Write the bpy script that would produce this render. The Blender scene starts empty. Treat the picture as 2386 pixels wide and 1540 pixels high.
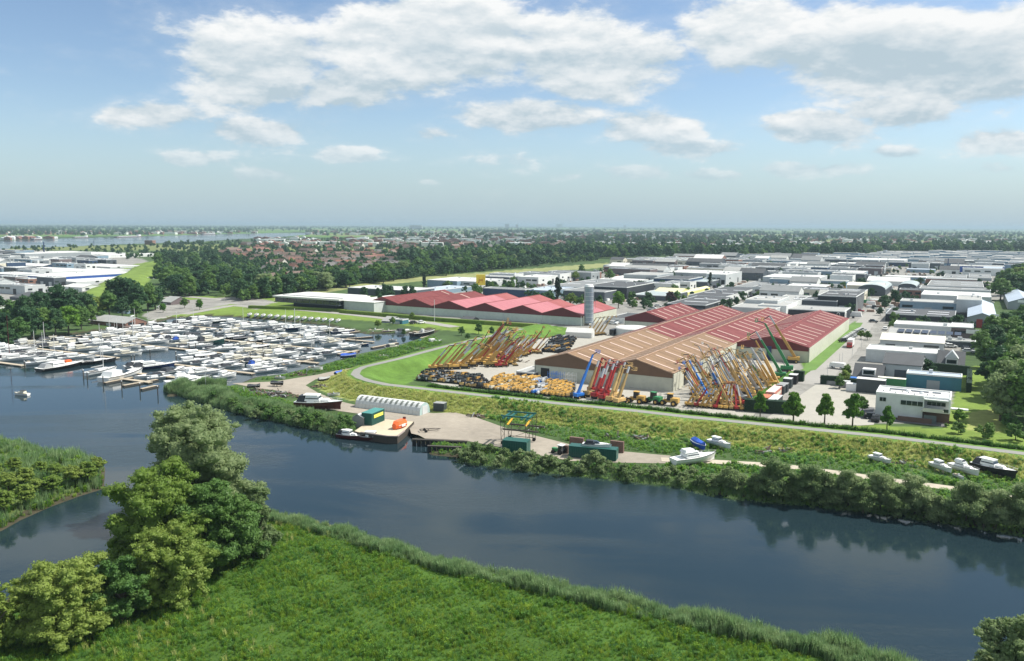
import bpy, math, random
import numpy as np
from mathutils import Matrix, Vector
random.seed(7); rng = np.random.default_rng(7)
SC = bpy.context.scene
COL = SC.collection
# ------------------------------------------------------------------ camera, world, sun, exposure
CAM_H = 50.0; FPX = 1900.0; CX, CY = 1192.5, 770.0
ROLL = math.atan2(12.0, 2385.0)
PITCH = math.atan(246.0*math.cos(ROLL)/FPX)
cr, sr, cp, sp = math.cos(ROLL), math.sin(ROLL), math.cos(PITCH), math.sin(PITCH)
RIGHT = Vector((cr, sr*sp, sr*cp)); UP = Vector((-sr, cr*sp, cr*cp)); FWD = Vector((0, cp, -sp))
cam_data = bpy.data.cameras.new('camera'); cam = bpy.data.objects.new('camera', cam_data); COL.objects.link(cam)
R3 = Matrix((RIGHT, UP, -FWD)).transposed()
cam.matrix_world = Matrix.Translation((0, 0, CAM_H)) @ R3.to_4x4()
cam_data.sensor_width = 36; cam_data.lens = FPX/2385.0*36; cam_data.clip_start = 1; cam_data.clip_end = 90000
SC.camera = cam
SUN_AZ, SUN_EL = math.radians(78), math.radians(52)      # azimuth from +Y towards +X
sd = Vector((math.sin(SUN_AZ)*math.cos(SUN_EL), math.cos(SUN_AZ)*math.cos(SUN_EL), math.sin(SUN_EL)))
sl = bpy.data.lights.new('sun', 'SUN'); sl.energy = 5.0; sl.angle = math.radians(0.55); sl.color = (1, .95, .87)
so = bpy.data.objects.new('sun', sl); COL.objects.link(so); so.location = (300, 200, 400)
so.rotation_euler = sd.to_track_quat('Z', 'Y').to_euler()
SC.view_settings.view_transform = 'Standard'; SC.view_settings.look = 'None'
SC.view_settings.gamma = 1; SC.view_settings.use_curve_mapping = False
SC.view_settings.exposure = 0.45
try:
    SC.cycles.use_adaptive_sampling = True; SC.cycles.max_bounces = 6; SC.cycles.volume_bounces = 0
    SC.cycles.diffuse_bounces = 2; SC.cycles.glossy_bounces = 2; SC.cycles.transmission_bounces = 3
    SC.cycles.caustics_reflective = False; SC.cycles.caustics_refractive = False
except Exception: pass

class NT:
    def __init__(s, tree): s.t = tree; s.n = tree.nodes; s.l = tree.links
    def node(s, ty, ins=None, **kw):
        n = s.n.new(ty)
        for k, v in kw.items(): setattr(n, k, v)
        for k, v in (ins or {}).items():
            if hasattr(v, 'is_output'): s.l.new(v, n.inputs[k])
            else: n.inputs[k].default_value = v
        return n
    def m(s, op, a, b=0.0, c=None, clamp=False):
        n = s.node('ShaderNodeMath', {0: a, 1: b} if c is None else {0: a, 1: b, 2: c}, operation=op); n.use_clamp = clamp
        return n.outputs[0]
    def vm(s, op, a, b=(0, 0, 0)):
        n = s.node('ShaderNodeVectorMath', {0: a, 1: b}, operation=op); return n.outputs[0]
    def mix(s, f, a, b):
        n = s.node('ShaderNodeMix', data_type='RGBA')
        for i, v in ((0, f), (6, a), (7, b)):
            if hasattr(v, 'is_output'): s.l.new(v, n.inputs[i])
            elif i == 0: n.inputs[i].default_value = v
            else: n.inputs[i].default_value = (*v[:3], 1)
        return n.outputs[2]
    def noise(s, vec, scale, detail=4, rough=.55, dist=0.0):
        n = s.node('ShaderNodeTexNoise', {'Vector': vec, 'Scale': scale, 'Detail': detail, 'Roughness': rough, 'Distortion': dist})
        return n.outputs[0]
    def ss(s, v, lo, hi, a=0.0, b=1.0):
        n = s.node('ShaderNodeMapRange', {0: v, 1: lo, 2: hi, 3: a, 4: b}, interpolation_type='SMOOTHSTEP'); return n.outputs[0]

def build_world():
    w = bpy.data.worlds.new('World'); SC.world = w; w.use_nodes = True
    g = NT(w.node_tree); g.n.clear()
    tc = g.node('ShaderNodeTexCoord').outputs['Generated']
    sky = g.node('ShaderNodeTexSky', sky_type='NISHITA', sun_disc=False, sun_elevation=SUN_EL, sun_rotation=SUN_AZ,
                 altitude=60, air_density=1.0, dust_density=.4, ozone_density=2.6)
    sep = g.node('ShaderNodeSeparateXYZ', {0: tc}); X, Y, Z = sep.outputs
    yy = g.m('MAXIMUM', Y, .05)
    az = g.m('DIVIDE', X, yy); el = g.m('DIVIDE', Z, yy)
    front = g.ss(Y, .35, .7)
    # cloud groups: position and size on the sky dome, in tangents of bearing and height
    def te(px, py): 
        d = FWD + RIGHT*((px-CX)/FPX) + UP*(-(py-CY)/FPX); return d.x/d.y, d.z/d.y
    blobs = [(590,150,200,125,1.1),(800,200,150,60,.9),(690,80,120,60,.6),(980,95,300,105,1.12),(1390,120,230,120,.92),(1740,60,190,95,.92),
             (2150,125,340,115,1.6),(330,268,140,40,1),(620,302,150,38,.9),(1010,312,130,26,.7),(1230,275,180,48,1),(1540,300,150,48,.95),(1620,345,160,30,.8),
             (1900,290,160,40,.85),(2080,250,150,52,.95),(2340,330,130,36,1),(820,358,80,22,.9),(615,408,80,16,.8),(1480,402,90,22,.9),
             (1680,408,110,18,.85),(1850,395,180,24,.85),(430,368,100,24,.7),(2092,354,60,15,.8),(1180,372,130,30,.55),(2330,395,110,26,.65),(1330,412,70,12,.6),(1000,425,34,10,.6),
             (40,420,70,12,.5),(150,385,60,14,.4)]
    acc = None; shd = None
    for px, py, rx, ry, wt in blobs:
        a, e = te(px, py)
        dx = g.m('MULTIPLY', g.m('SUBTRACT', az, a), FPX/rx); dy = g.m('MULTIPLY', g.m('SUBTRACT', el, e), FPX/ry)
        r2 = g.m('ADD', g.m('MULTIPLY', dx, dx), g.m('MULTIPLY', dy, dy))
        b = g.m('MULTIPLY', g.m('EXPONENT', g.m('MULTIPLY', r2, -1.0)), wt)
        acc = b if acc is None else g.m('MAXIMUM', acc, b)
        sh = g.m('MULTIPLY', b, dy); shd = sh if shd is None else g.m('ADD', shd, sh)
    zc = g.m('MAXIMUM', Z, .03)
    pl = g.node('ShaderNodeCombineXYZ', {0: g.m('DIVIDE', X, g.m('ADD', zc, .12)), 1: g.m('DIVIDE', Y, g.m('ADD', zc, .12)), 2: 0.0}).outputs[0]
    allover = g.m('ADD', g.ss(g.noise(pl, 1.1, 4), .40, .56), 0.0)
    # the clouds seen in the photograph up to about 15 degrees, further cumulus of the same kind above and around
    lowfade = g.ss(el, te(1192, 30)[1], te(1192, -260)[1])
    inframe = g.m('MULTIPLY', front, g.m('SUBTRACT', 1.0, lowfade))
    up = g.m('MULTIPLY', allover, g.ss(Z, .05, .2))
    base = g.mix(inframe, g.node('ShaderNodeCombineXYZ', {0: up, 1: up, 2: up}).outputs[0], g.node('ShaderNodeCombineXYZ', {0: acc, 1: acc, 2: acc}).outputs[0])
    base = g.node('ShaderNodeSeparateXYZ', {0: base}).outputs[0]
    st = g.node('ShaderNodeCombineXYZ', {0: X, 1: Y, 2: g.m('MULTIPLY', Z, 2.5)}).outputs[0]
    fine = g.ss(Z, .06, .16, 1.5, .8)
    def dens(off):
        v = g.vm('ADD', st, (0, 0, off))
        n1 = g.noise(v, 6.2, 10, .6, .05); n2 = g.noise(v, 2.3, 2); n3 = g.noise(v, 24.0, 6, .6)
        return g.m('ADD', g.m('MULTIPLY', g.m('SUBTRACT', n3, .5), fine), g.m('ADD', g.m('MULTIPLY', g.m('SUBTRACT', n1, .5), 2.5), g.m('MULTIPLY', g.m('SUBTRACT', n2, .5), .6)))
    d0, d1 = dens(0.0), dens(.03)
    thick = g.m('ADD', base, g.m('MULTIPLY', d0, .75))
    mask = g.ss(thick, .30, .64)
    faint = g.m('MULTIPLY', g.ss(thick, .05, .6), .22)
    mask = g.m('MAXIMUM', mask, faint)
    mask = g.m('MULTIPLY', mask, g.ss(el, .015, .13, .25, 1.0))
    lit = g.ss(g.m('SUBTRACT', d0, d1), -.55, .55)
    lit = g.m('ADD', lit, g.m('MULTIPLY', g.m('MULTIPLY', shd, inframe), .55), clamp=True)
    core = g.ss(thick, .95, 1.7)
    lit = g.m('SUBTRACT', lit, g.m('MULTIPLY', core, .75), clamp=True)
    ccol = g.mix(lit, (3.7, 4.55, 5.1), (7.0, 7.1, 7.1))
    hz = g.ss(Z, -.02, .13)                      # pale air low over the land
    hazed = g.mix(g.m('MULTIPLY', g.m('SUBTRACT', 1.0, hz), .88), sky.outputs[0], (2.75, 3.95, 4.9))
    ccol = g.mix(g.m('MULTIPLY', g.m('SUBTRACT', 1.0, hz), .45), ccol, (3.9, 4.9, 5.3))
    col = g.mix(mask, hazed, ccol)
    bg = g.node('ShaderNodeBackground', {0: col, 1: .1})
    out = g.node('ShaderNodeOutputWorld'); g.l.new(bg.outputs[0], out.inputs[0])
build_world()

# ------------------------------------------------------------------ measuring: picture points to points on the ground and back
def P(x, y, z=0.0):
    d = FWD + RIGHT*((x-CX)/FPX) + UP*(-(y-CY)/FPX)
    t = (z-CAM_H)/d.z
    return Vector((d.x*t, d.y*t, z))
def proj(p):
    v = Vector(p) - Vector((0, 0, CAM_H)); f = v.dot(FWD)
    return CX + FPX*v.dot(RIGHT)/f, CY - FPX*v.dot(UP)/f
FR = {'D': (0, 0, 1/.93495), 'R2': (850, 520, .3604), 'R3': (1700, 520, .35666), 'N': (1400, 600, .25147), 'Z': (1900, 640, .27284),
      'W': (2000, 600, .23093), 'L': (0, 560, .17603), 'M': (680, 700, .10059), 'C': (1840, 940, .07544), 'H': (2160, 930, .10897), 'G': (1230, 1010, .13831),
      'A': (0, 780, .19279), 'B': (400, 770, .19279), 'E': (800, 780, .12573), 'T': (1640, 820, .16764), 'Y': (1040, 780, .16885), 'K': (880, 1010, .06706),
      'F': (400, 900, .36043), 'V': (1200, 900, .29338), 'X': (1850, 900, .2938)}
def D(f, x, y): a = FR[f]; return (a[0]+x*a[2])*.93495, (a[1]+y*a[2])*.93495
def PF(f, x, y, z=0.0): return P(*D(f, x, y), z)
TH = math.radians(-29.2)
E1 = Vector((math.cos(TH), math.sin(TH), 0)); E2 = Vector((-E1.y, E1.x, 0))
O = P(*D('R2', 1340, 1165)); O.z = 0
def UV(u, v, z=0.0): return O + E1*u + E2*v + Vector((0, 0, z))
def toUV(p): q = Vector((p[0], p[1], 0)) - O; return q.dot(E1), q.dot(E2)
ORD = 'first second third fourth fifth sixth seventh eighth ninth tenth eleventh twelfth thirteenth fourteenth fifteenth sixteenth seventeenth eighteenth nineteenth'.split()
TENS = {20: 'twent', 30: 'thirt', 40: 'fort', 50: 'fift', 60: 'sixt', 70: 'sevent', 80: 'eight', 90: 'ninet'}
def ordw(n):
    n += 1
    if n < 20: return ORD[n-1]
    if n > 99: return str(n)+'th'
    t, r = n//10*10, n % 10
    return TENS[t]+('ieth' if r == 0 else 'y-'+ORD[r-1])

# ------------------------------------------------------------------ materials
MATS = {}
def mat(name, col, rough=.6, metal=0.0, var=.12, scale=.6, spec=.4, objvar=0.0):
    if name in MATS: return MATS[name]
    m = bpy.data.materials.new(name); m.use_nodes = True; g = NT(m.node_tree); g.n.clear()
    pos = g.node('ShaderNodeNewGeometry').outputs['Position']
    n1 = g.noise(pos, scale, 5, .65); n2 = g.noise(pos, scale*.09, 3)
    k = g.m('ADD', g.m('MULTIPLY', g.m('SUBTRACT', n1, .5), var*3.2), g.m('MULTIPLY', g.m('SUBTRACT', n2, .5), var*3.0))
    k = g.m('ADD', k, 1.0)
    if objvar:
        r = g.node('ShaderNodeObjectInfo').outputs['Random']
        k = g.m('ADD', k, g.m('MULTIPLY', g.m('SUBTRACT', r, .5), objvar*2))
    c = g.vm('SCALE', (col[0], col[1], col[2])); sc = c.node; sc.inputs['Scale'].default_value = 1; g.l.new(k, sc.inputs['Scale'])
    b = g.node('ShaderNodeBsdfPrincipled', {'Base Color': c, 'Roughness': rough, 'Metallic': metal, 'Specular IOR Level': spec})
    o = g.node('ShaderNodeOutputMaterial'); g.l.new(b.outputs[0], o.inputs[0])
    MATS[name] = m; return m
def corr(name, col, col2, vec_scale=.9, rough=.55, var=.34):
    """profiled metal sheet: rib shading painted as fine tone lines and sheet to sheet tone, on a real roof colour"""
    if name in MATS: return MATS[name]
    m = bpy.data.materials.new(name); m.use_nodes = True; g = NT(m.node_tree); g.n.clear()
    pos = g.node('ShaderNodeNewGeometry').outputs['Position']
    u = g.vm('DOT_PRODUCT', pos, tuple(E1)).node.outputs['Value']; v = g.vm('DOT_PRODUCT', pos, tuple(E2)).node.outputs['Value']
    cell = g.node('ShaderNodeCombineXYZ', {0: g.m('FLOOR', g.m('MULTIPLY', v, vec_scale)), 1: g.m('FLOOR', g.m('MULTIPLY', u, .16)), 2: 0.0}).outputs[0]
    wn = g.node('ShaderNodeTexWhiteNoise', {'Vector': cell}, noise_dimensions='3D').outputs[0]
    rib = g.m('SINE', g.m('MULTIPLY', v, 9.0))  # light and dark of the ribs painted into the colour, surface stays flat
    f = g.m('ADD', g.m('MULTIPLY', wn, .5), g.m('MULTIPLY', g.noise(pos, .05, 5, .6), .55))
    k = g.m('ADD', 1.0-var/2, g.m('ADD', g.m('MULTIPLY', rib, .05), g.m('MULTIPLY', g.noise(pos, .5, 5, .7), var)))
    c = g.vm('SCALE', g.mix(g.ss(f, .25, .75), col, col2)); g.l.new(k, c.node.inputs['Scale'])
    b = g.node('ShaderNodeBsdfPrincipled', {'Base Color': c, 'Roughness': rough, 'Specular IOR Level': .4})
    o = g.node('ShaderNodeOutputMaterial'); g.l.new(b.outputs[0], o.inputs[0]); MATS[name] = m; return m
def leafmat(name, c1, c2, trans=.38, nsc=.5):
    if name in MATS: return MATS[name]
    m = bpy.data.materials.new(name); m.use_nodes = True; g = NT(m.node_tree); g.n.clear()
    pos = g.node('ShaderNodeNewGeometry').outputs['Position']
    r = g.node('ShaderNodeObjectInfo').outputs['Random']
    f = g.m('ADD', g.m('MULTIPLY', r, .5), g.m('MULTIPLY', g.noise(pos, nsc, 3), .9))
    col = g.mix(g.ss(f, .25, 1.15), c1, c2)
    k = g.m('ADD', .75, g.m('MULTIPLY', g.noise(pos, 2.2, 2), .8))
    c = g.vm('SCALE', col); g.l.new(k, c.node.inputs['Scale'])
    b = g.node('ShaderNodeBsdfPrincipled', {'Base Color': c, 'Roughness': .55, 'Specular IOR Level': .25})
    t = g.node('ShaderNodeBsdfTranslucent', {0: c})
    ms = g.node('ShaderNodeMixShader', {0: trans, 1: b.outputs[0], 2: t.outputs[0]})
    o = g.node('ShaderNodeOutputMaterial'); g.l.new(ms.outputs[0], o.inputs[0]); MATS[name] = m; return m
WHITE = mat('white_paint', (.78, .79, .77), .35, var=.04); CREAM = mat('cream_gelcoat', (.66, .63, .52), .35, var=.05)
DARK = mat('black_paint', (.018, .02, .024), .4); NAVY = mat('navy_paint', (.02, .04, .12), .35); GLASS = mat('dark_glass', (.02, .03, .035), .08, spec=.9)
TYRE = mat('tyre_rubber', (.02, .02, .021), .8); GREY = mat('grey_paint', (.3, .31, .31), .5); LGREY = mat('light_grey_paint', (.56, .58, .58), .45)
YEL = mat('machine_yellow', (.55, .34, .09), .45, var=.15, objvar=.25); RED = mat('machine_red', (.36, .03, .03), .35, var=.08); BLUE = mat('machine_blue', (.03, .18, .58), .35)
SAND = mat('faded_ochre_paint', (.5, .34, .14), .5, objvar=.25); GREEN = mat('machine_green', (.04, .22, .08), .4); STEEL = mat('galvanised_steel', (.42, .45, .47), .4, .4)
OCHRE = mat('boom_ochre', (.44, .26, .07), .45, objvar=.25); SILVER = mat('silver_arm', (.45, .47, .5), .4)
DGREEN = mat('container_green', (.015, .09, .075), .4); WOOD = mat('weathered_planks', (.42, .36, .27), .8); DWOOD = mat('wet_timber', (.07, .06, .05), .7)
TARPB = mat('blue_tarpaulin', (.02, .09, .45), .5, var=.25, scale=1.5); TARPD = mat('dark_tarpaulin', (.035, .04, .05), .6, var=.25, scale=1.5); TARPR = mat('red_tarpaulin', (.25, .02, .03), .6)
BRICK = mat('brown_brick', (.16, .1, .08), .8); REDBRICK = mat('red_brick', (.28, .1, .07), .8); ORANGE = mat('signal_orange', (.85, .14, .03), .4)
HULLR = mat('oxblood_hull', (.09, .018, .02), .4); HULLG = mat('dark_green_hull', (.02, .07, .06), .4); ALU = mat('mast_aluminium', (.62, .63, .62), .35)
PINK = mat('faded_pink_container', (.68, .3, .24), .6); TERRA = mat('terracotta_container', (.5, .17, .09), .6); SGREY = mat('slate_grey_container', (.05, .065, .07), .5)
BARK = mat('bark', (.09, .075, .055), .9)

# ------------------------------------------------------------------ mesh helpers
class MB:
    def __init__(s): s.v = []; s.f = []
    def add(s, vs, fs):
        n = len(s.v); s.v += [tuple(p) for p in vs]; s.f += [tuple(i+n for i in f) for f in fs]
    def box(s, x0, y0, z0, x1, y1, z1):
        s.add([(x0,y0,z0),(x1,y0,z0),(x1,y1,z0),(x0,y1,z0),(x0,y0,z1),(x1,y0,z1),(x1,y1,z1),(x0,y1,z1)],
              [(0,3,2,1),(4,5,6,7),(0,1,5,4),(1,2,6,5),(2,3,7,6),(3,0,4,7)]); return s
    def beam(s, a, b, w, h=None):
        a, b = Vector(a), Vector(b); h = h or w; d = (b-a).normalized()
        up = Vector((0, 0, 1)) if abs(d.z) < .95 else Vector((0, 1, 0))
        r = d.cross(up).normalized()*w/2; q = r.cross(d).normalized()*h/2
        vs = [a-r-q, a+r-q, a+r+q, a-r+q, b-r-q, b+r-q, b+r+q, b-r+q]
        s.add(vs, [(0,3,2,1),(4,5,6,7),(0,1,5,4),(1,2,6,5),(2,3,7,6),(3,0,4,7)]); return s
    def cyl(s, a, b, r0, r1=None, n=10, caps=True):
        r1 = r0 if r1 is None else r1; a, b = Vector(a), Vector(b); d = (b-a).normalized()
        up = Vector((0, 0, 1)) if abs(d.z) < .95 else Vector((0, 1, 0))
        e = d.cross(up).normalized(); f = e.cross(d)
        vs = []
        for c, r in ((a, r0), (b, r1)):
            for k in range(n): t = 2*math.pi*k/n; vs.append(c + e*(r*math.cos(t)) + f*(r*math.sin(t)))
        fs = [(k, (k+1) % n, n+(k+1) % n, n+k) for k in range(n)]
        if caps: fs += [tuple(range(n-1, -1, -1)), tuple(range(n, 2*n))]
        s.add(vs, fs); return s
    def prism(s, prof, y0, y1):          # profile in x,z extruded along y
        n = len(prof); vs = [(x, y0, z) for x, z in prof]+[(x, y1, z) for x, z in prof]
        s.add(vs, [tuple(range(n)), tuple(range(2*n-1, n-1, -1))]+[(k, n+k, n+(k+1) % n, (k+1) % n) for k in range(n)]); return s
    def loft(s, secs, cap=True):
        m = len(secs[0]); n = len(s.v)
        for q in secs: s.v += [tuple(p) for p in q]
        for i in range(len(secs)-1):
            for k in range(m-1):
                a = n+i*m+k; s.f.append((a, a+m, a+m+1, a+1))
        if cap:
            s.f.append(tuple(n+k for k in range(m))); s.f.append(tuple(n+(len(secs)-1)*m+k for k in range(m-1, -1, -1)))
        return s
    def mesh(s, name, m, smooth=False):
        me = bpy.data.meshes.new(name); me.from_pydata(s.v, [], s.f); me.materials.append(m)
        if smooth: me.shade_smooth()
        me.update(); return me
_cube = {}
def cube(m):
    if m.name not in _cube: _cube[m.name] = MB().box(-.5, -.5, 0, .5, .5, 1).mesh('box_'+m.name, m)
    return _cube[m.name]
USED = set(); DUPW = []
def tagit(o, label=None, cat=None, group=None, kind=None):
    if label:
        o['label'] = label
        if cat and not group and label in USED: DUPW.append(label)
        USED.add(label)
    if cat: o['category'] = cat
    if group: o['group'] = group
    if kind: o['kind'] = kind
    return o
def obj(name, me, parent=None, loc=None, rz=0, scale=None, matx=None):
    o = bpy.data.objects.new(name, me); COL.objects.link(o)
    if parent: o.parent = parent
    if matx is not None: o.matrix_local = matx
    else:
        if loc is not None: o.location = loc
        if rz: o.rotation_euler = (0, 0, rz)
        if scale is not None: o.scale = scale
    return o
def thing(name, label, cat, loc=(0, 0, 0), rz=0, group=None, scale=1, tilt=(0, 0)):
    o = bpy.data.objects.new(name, None); COL.objects.link(o); o.empty_display_size = .3
    o.location = loc; o.rotation_euler = (tilt[0], tilt[1], rz); o.scale = (scale,)*3 if not isinstance(scale, tuple) else scale
    return tagit(o, label, cat, group)
def inst(T, name, label, cat, loc, rz=0, group=None, scale=1, recol=None, tilt=(0, 0), skip=()):
    """T: list of (part name, mesh, location, sub-parts)"""
    r = thing(name, label, cat, loc, rz, group, scale, tilt)
    def rec(items, par):
        for it in items:
            if it[0] in skip: continue
            o = obj(it[0], it[1], par, it[2] if len(it) > 2 else None)
            if recol and it[0] in recol:
                o.material_slots[0].link = 'OBJECT'; o.material_slots[0].material = recol[it[0]]
            if len(it) > 3: rec(it[3], o)
    rec(T, r); return r
def inpoly(X, Y, poly):
    X = np.asarray(X, float); Y = np.asarray(Y, float); ins = np.zeros(X.shape, bool); n = len(poly)
    for i in range(n):
        x0, y0 = poly[i][0], poly[i][1]; x1, y1 = poly[(i+1) % n][0], poly[(i+1) % n][1]
        if y0 == y1: continue
        c = ((y0 > Y) != (y1 > Y)) & (X < (x1-x0)*(Y-y0)/(y1-y0)+x0); ins ^= c
    return ins
def distline(X, Y, pts, closed=False):
    X = np.asarray(X, float); Y = np.asarray(Y, float); best = np.full(X.shape, 1e9); n = len(pts)
    for i in range(n if closed else n-1):
        x0, y0 = pts[i][0], pts[i][1]; x1, y1 = pts[(i+1) % n][0], pts[(i+1) % n][1]
        dx, dy = x1-x0, y1-y0; L = dx*dx+dy*dy+1e-9
        t = np.clip(((X-x0)*dx+(Y-y0)*dy)/L, 0, 1); best = np.minimum(best, np.hypot(X-x0-t*dx, Y-y0-t*dy))
    return best
def PP(pts, z=0.0): return [P(x, y, z) for x, y in pts]

# ------------------------------------------------------------------ terrain
WZ = -1.0
north_bank = [(2700,1340),(2385,1246),(2200,1214),(2050,1193),(1850,1170),(1680,1154),(1600,1132),(1450,1114),(1250,1092),(1080,1068),(1000,1060),(995,1036),(960,1031),(958,1024),(972,1014),(955,1006),(930,1030),(905,1032),(790,1016),(700,993),(600,972),(540,958),(480,940),(420,922),(388,925),(392,912),(450,902),(520,903),(560,893),(590,880),(640,876),(720,858),(790,838),(830,826),(870,818),(920,806),(985,786),(1010,775),(1000,768),(960,776),(905,776),(850,778),(800,768),(760,758),(700,752),(620,745),(540,738),(480,736),(400,742),(360,752),(250,768),(150,782),(60,792),(-200,800),(-900,830)]
south_bank = [(-900,1500),(-300,1420),(0,1372),(60,1318),(150,1300),(240,1290),(290,1230),(330,1180),(400,1130),(480,1110),(560,1130),(610,1165),(700,1185),(800,1207),(950,1255),(1100,1295),(1300,1335),(1500,1380),(1700,1422),(1900,1460),(2050,1503),(2200,1548),(2600,1680),(3100,1850)]
island = [(-900,1010),(-300,1015),(0,1030),(100,1052),(200,1072),(246,1088),(242,1125),(190,1140),(120,1165),(50,1195),(0,1222),(-300,1330),(-900,1600)]
NB = [P(x, y, WZ) for x, y in north_bank]; SB = [P(x, y, 1.2) for x, y in south_bank]; IS = [P(x, y, WZ if y < 1100 else .2) for x, y in island]
west = [Vector((-900, 420, 0)), Vector((-900, 60, 0))]
WATER1 = [(p.x, p.y) for p in NB] + [(-900., 400.), (-900., 60.)] + [(p.x, p.y) for p in SB] + [(500., 20.), (500., 110.)]
far_n = [(-400,566),(0,561),(150,556),(330,551),(500,546),(640,543),(705,543)]; far_s = [(720,547),(640,553),(560,557),(480,562),(350,567),(220,572),(100,577),(0,581),(-400,590)]
WATER2 = [(p.x, p.y) for p in PP(far_n+far_s, WZ)]
ISL = [(p.x, p.y) for p in IS]
dike_px = [(3100,1140),(2700,1093),(2385,1057),(2200,1034),(2059,1017),(1900,1001),(1730,984),(1600,971),(1478,957),(1300,940),(1122,921),(1040,912),(963,903),(900,896),(862,888),(838,880),(827,872),(833,862),(848,855),(890,845),(929,836),(1030,809),(1132,785),(1216,766),(1262,756)]
DK = PP(dike_px, 3.0)
dike2_px = [(205,692),(250,672),(300,645),(340,625),(362,611)]
DK2 = PP(dike2_px, 4.0)
def height(X, Y):
    X = np.asarray(X, float); Y = np.asarray(Y, float)
    w = (inpoly(X, Y, WATER1) & ~inpoly(X, Y, ISL)) | inpoly(X, Y, WATER2)
    near = (Y < 900) & (np.abs(X) < 1000)
    dd = np.full(X.shape, 50.0)
    if near.any():
        a = distline(X[near], Y[near], WATER1, True); b = distline(X[near], Y[near], ISL, True); dd[near] = np.minimum(a, b)
    s = np.where(w, -dd, dd)
    h = np.where(w, -1.0 - np.clip(dd, 0, 6)*.4, -1.0 + np.clip(dd, 0, 3.5)/3.5)
    h = np.where(w & (dd >= 50), -3.0, h)
    d1 = np.full(X.shape, 99.0)
    if near.any():
        d1[near] = distline(X[near], Y[near], DK)
    t = np.clip((10.5-d1)/8.0, 0, 1); k = t*t*(3-2*t)
    h = h + 3.0*k
    d2 = np.full(X.shape, 99.0); m2 = (Y > 400) & (Y < 1400) & (X < 0)
    if m2.any(): d2[m2] = distline(X[m2], Y[m2], DK2)
    t = np.clip((24-d2)/18.0, 0, 1); h = h + 4.0*t*t*(3-2*t)
    return h
def hz(x, y): return float(height(np.array([x]), np.array([y]))[0])
def G(x, y):           # picture point to the terrain surface
    z = 0.0
    for _ in range(8): p = P(x, y, z); z = max(hz(p.x, p.y), WZ)
    return P(x, y, z)
# colours of the land as it is: (polygon in picture points, colour)
C_MEADOW = (.055, .11, .02); C_LAWN = (.10, .185, .035); C_DRY = (.24, .27, .085); C_ROUGH = (.10, .19, .035); C_PAVE = (.25, .245, .225); C_GRAVEL = (.42, .36, .29)
C_LAWN2 = (.15, .22, .045); C_BANK = (.06, .055, .035)
regions = [
 ([(-900,1800),(-900,1100),(-900,560),(3200,545),(3200,1800)], (.06, .10, .035)),
 ([(-200,700),(-200,580),(0,580),(250,588),(320,600),(350,612),(215,690),(100,720)], C_PAVE),
 ([(980,700),(1000,668),(1130,650),(1400,632),(1420,612),(1640,600),(2500,590),(2600,690),(2260,700),(2210,990),(1740,975),(1560,950),(1000,890),(985,870),(1230,790),(1255,770),(860,722),(860,700)], C_PAVE),
 ([(190,696),(300,618),(360,608),(372,612),(370,640),(300,700),(230,706)], C_LAWN2),
 ([(640,735),(400,742),(350,730),(400,690),(560,690),(640,680),(700,690),(860,700),(860,722),(1255,768),(1180,785),(1000,765),(860,748)], C_LAWN2),
 ([(400,702),(560,690),(640,702),(600,722),(540,708),(450,725),(350,745),(330,735)], C_PAVE),
 ([(640,702),(700,690),(850,668),(980,655),(1130,645),(1400,624),(1420,612),(1130,634),(980,645),(850,660),(640,692)], (.24, .26, .11)),
 ([(2200,985),(2245,860),(2290,848),(2330,900),(2360,1020),(2385,1040),(2190,1010)], C_LAWN2),
 ([(2260,960),(2330,950),(2330,1020),(2250,1000)], C_DRY),
 ([(1720,985),(1740,972),(2210,1000),(2600,1030),(2600,1085),(2200,1030)], C_LAWN2),
 ([(1868,842),(1990,748),(2010,752),(1890,880),(1870,870)], C_LAWN),
 ([(1262,756),(1380,770),(1330,790),(1240,790),(1100,820),(1050,850),(985,868),(960,888),(940,897),(900,896),(838,880),(827,868),(848,855),(1030,809)], C_LAWN),
]
def land_colour(X, Y, Zz):
    C = np.tile(np.array(C_ROUGH), (len(X), 1))
    for poly, c in regions:
        w = [(p.x, p.y) for p in PP([(a, max(b, 532)) for a, b in poly])]
        C[inpoly(X, Y, w)] = c
    sb = [(p.x, p.y) for p in SB] + [(500., 10.), (-900., 10.)]
    C[inpoly(X, Y, sb)] = C_MEADOW
    C[inpoly(X, Y, ISL)] = (.10, .14, .04)
    dd = np.full(len(X), 99.0); n = (Y < 700); dd[n] = distline(X[n], Y[n], DK)
    # outer (river) side of the dike is rough and dry, crest and inner side mown
    side = np.zeros(len(X), bool)
    ring = [(p.x, p.y) for p in DK] + [(600., 700.), (900., 400.)]
    inside = inpoly(X, Y, ring)
    C[(dd < 12) & ~inside & (dd > 2.6)] = C_DRY
    C[(dd <= 3.4)] = C_LAWN
    C[(dd < 9) & inside & (dd > 3.4)] = C_LAWN
    C[Zz < -.45] = C_BANK
    far = (Y > 1500)
    cell = (np.sin(X*.004+3)+np.sin(Y*.0023+X*.0016)+np.sin(X*.0011-Y*.0031+2))
    C[far & (cell > .8)] = (.16, .19, .07); C[far & (cell < -1.0)] = (.05, .085, .035)
    return C
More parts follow.
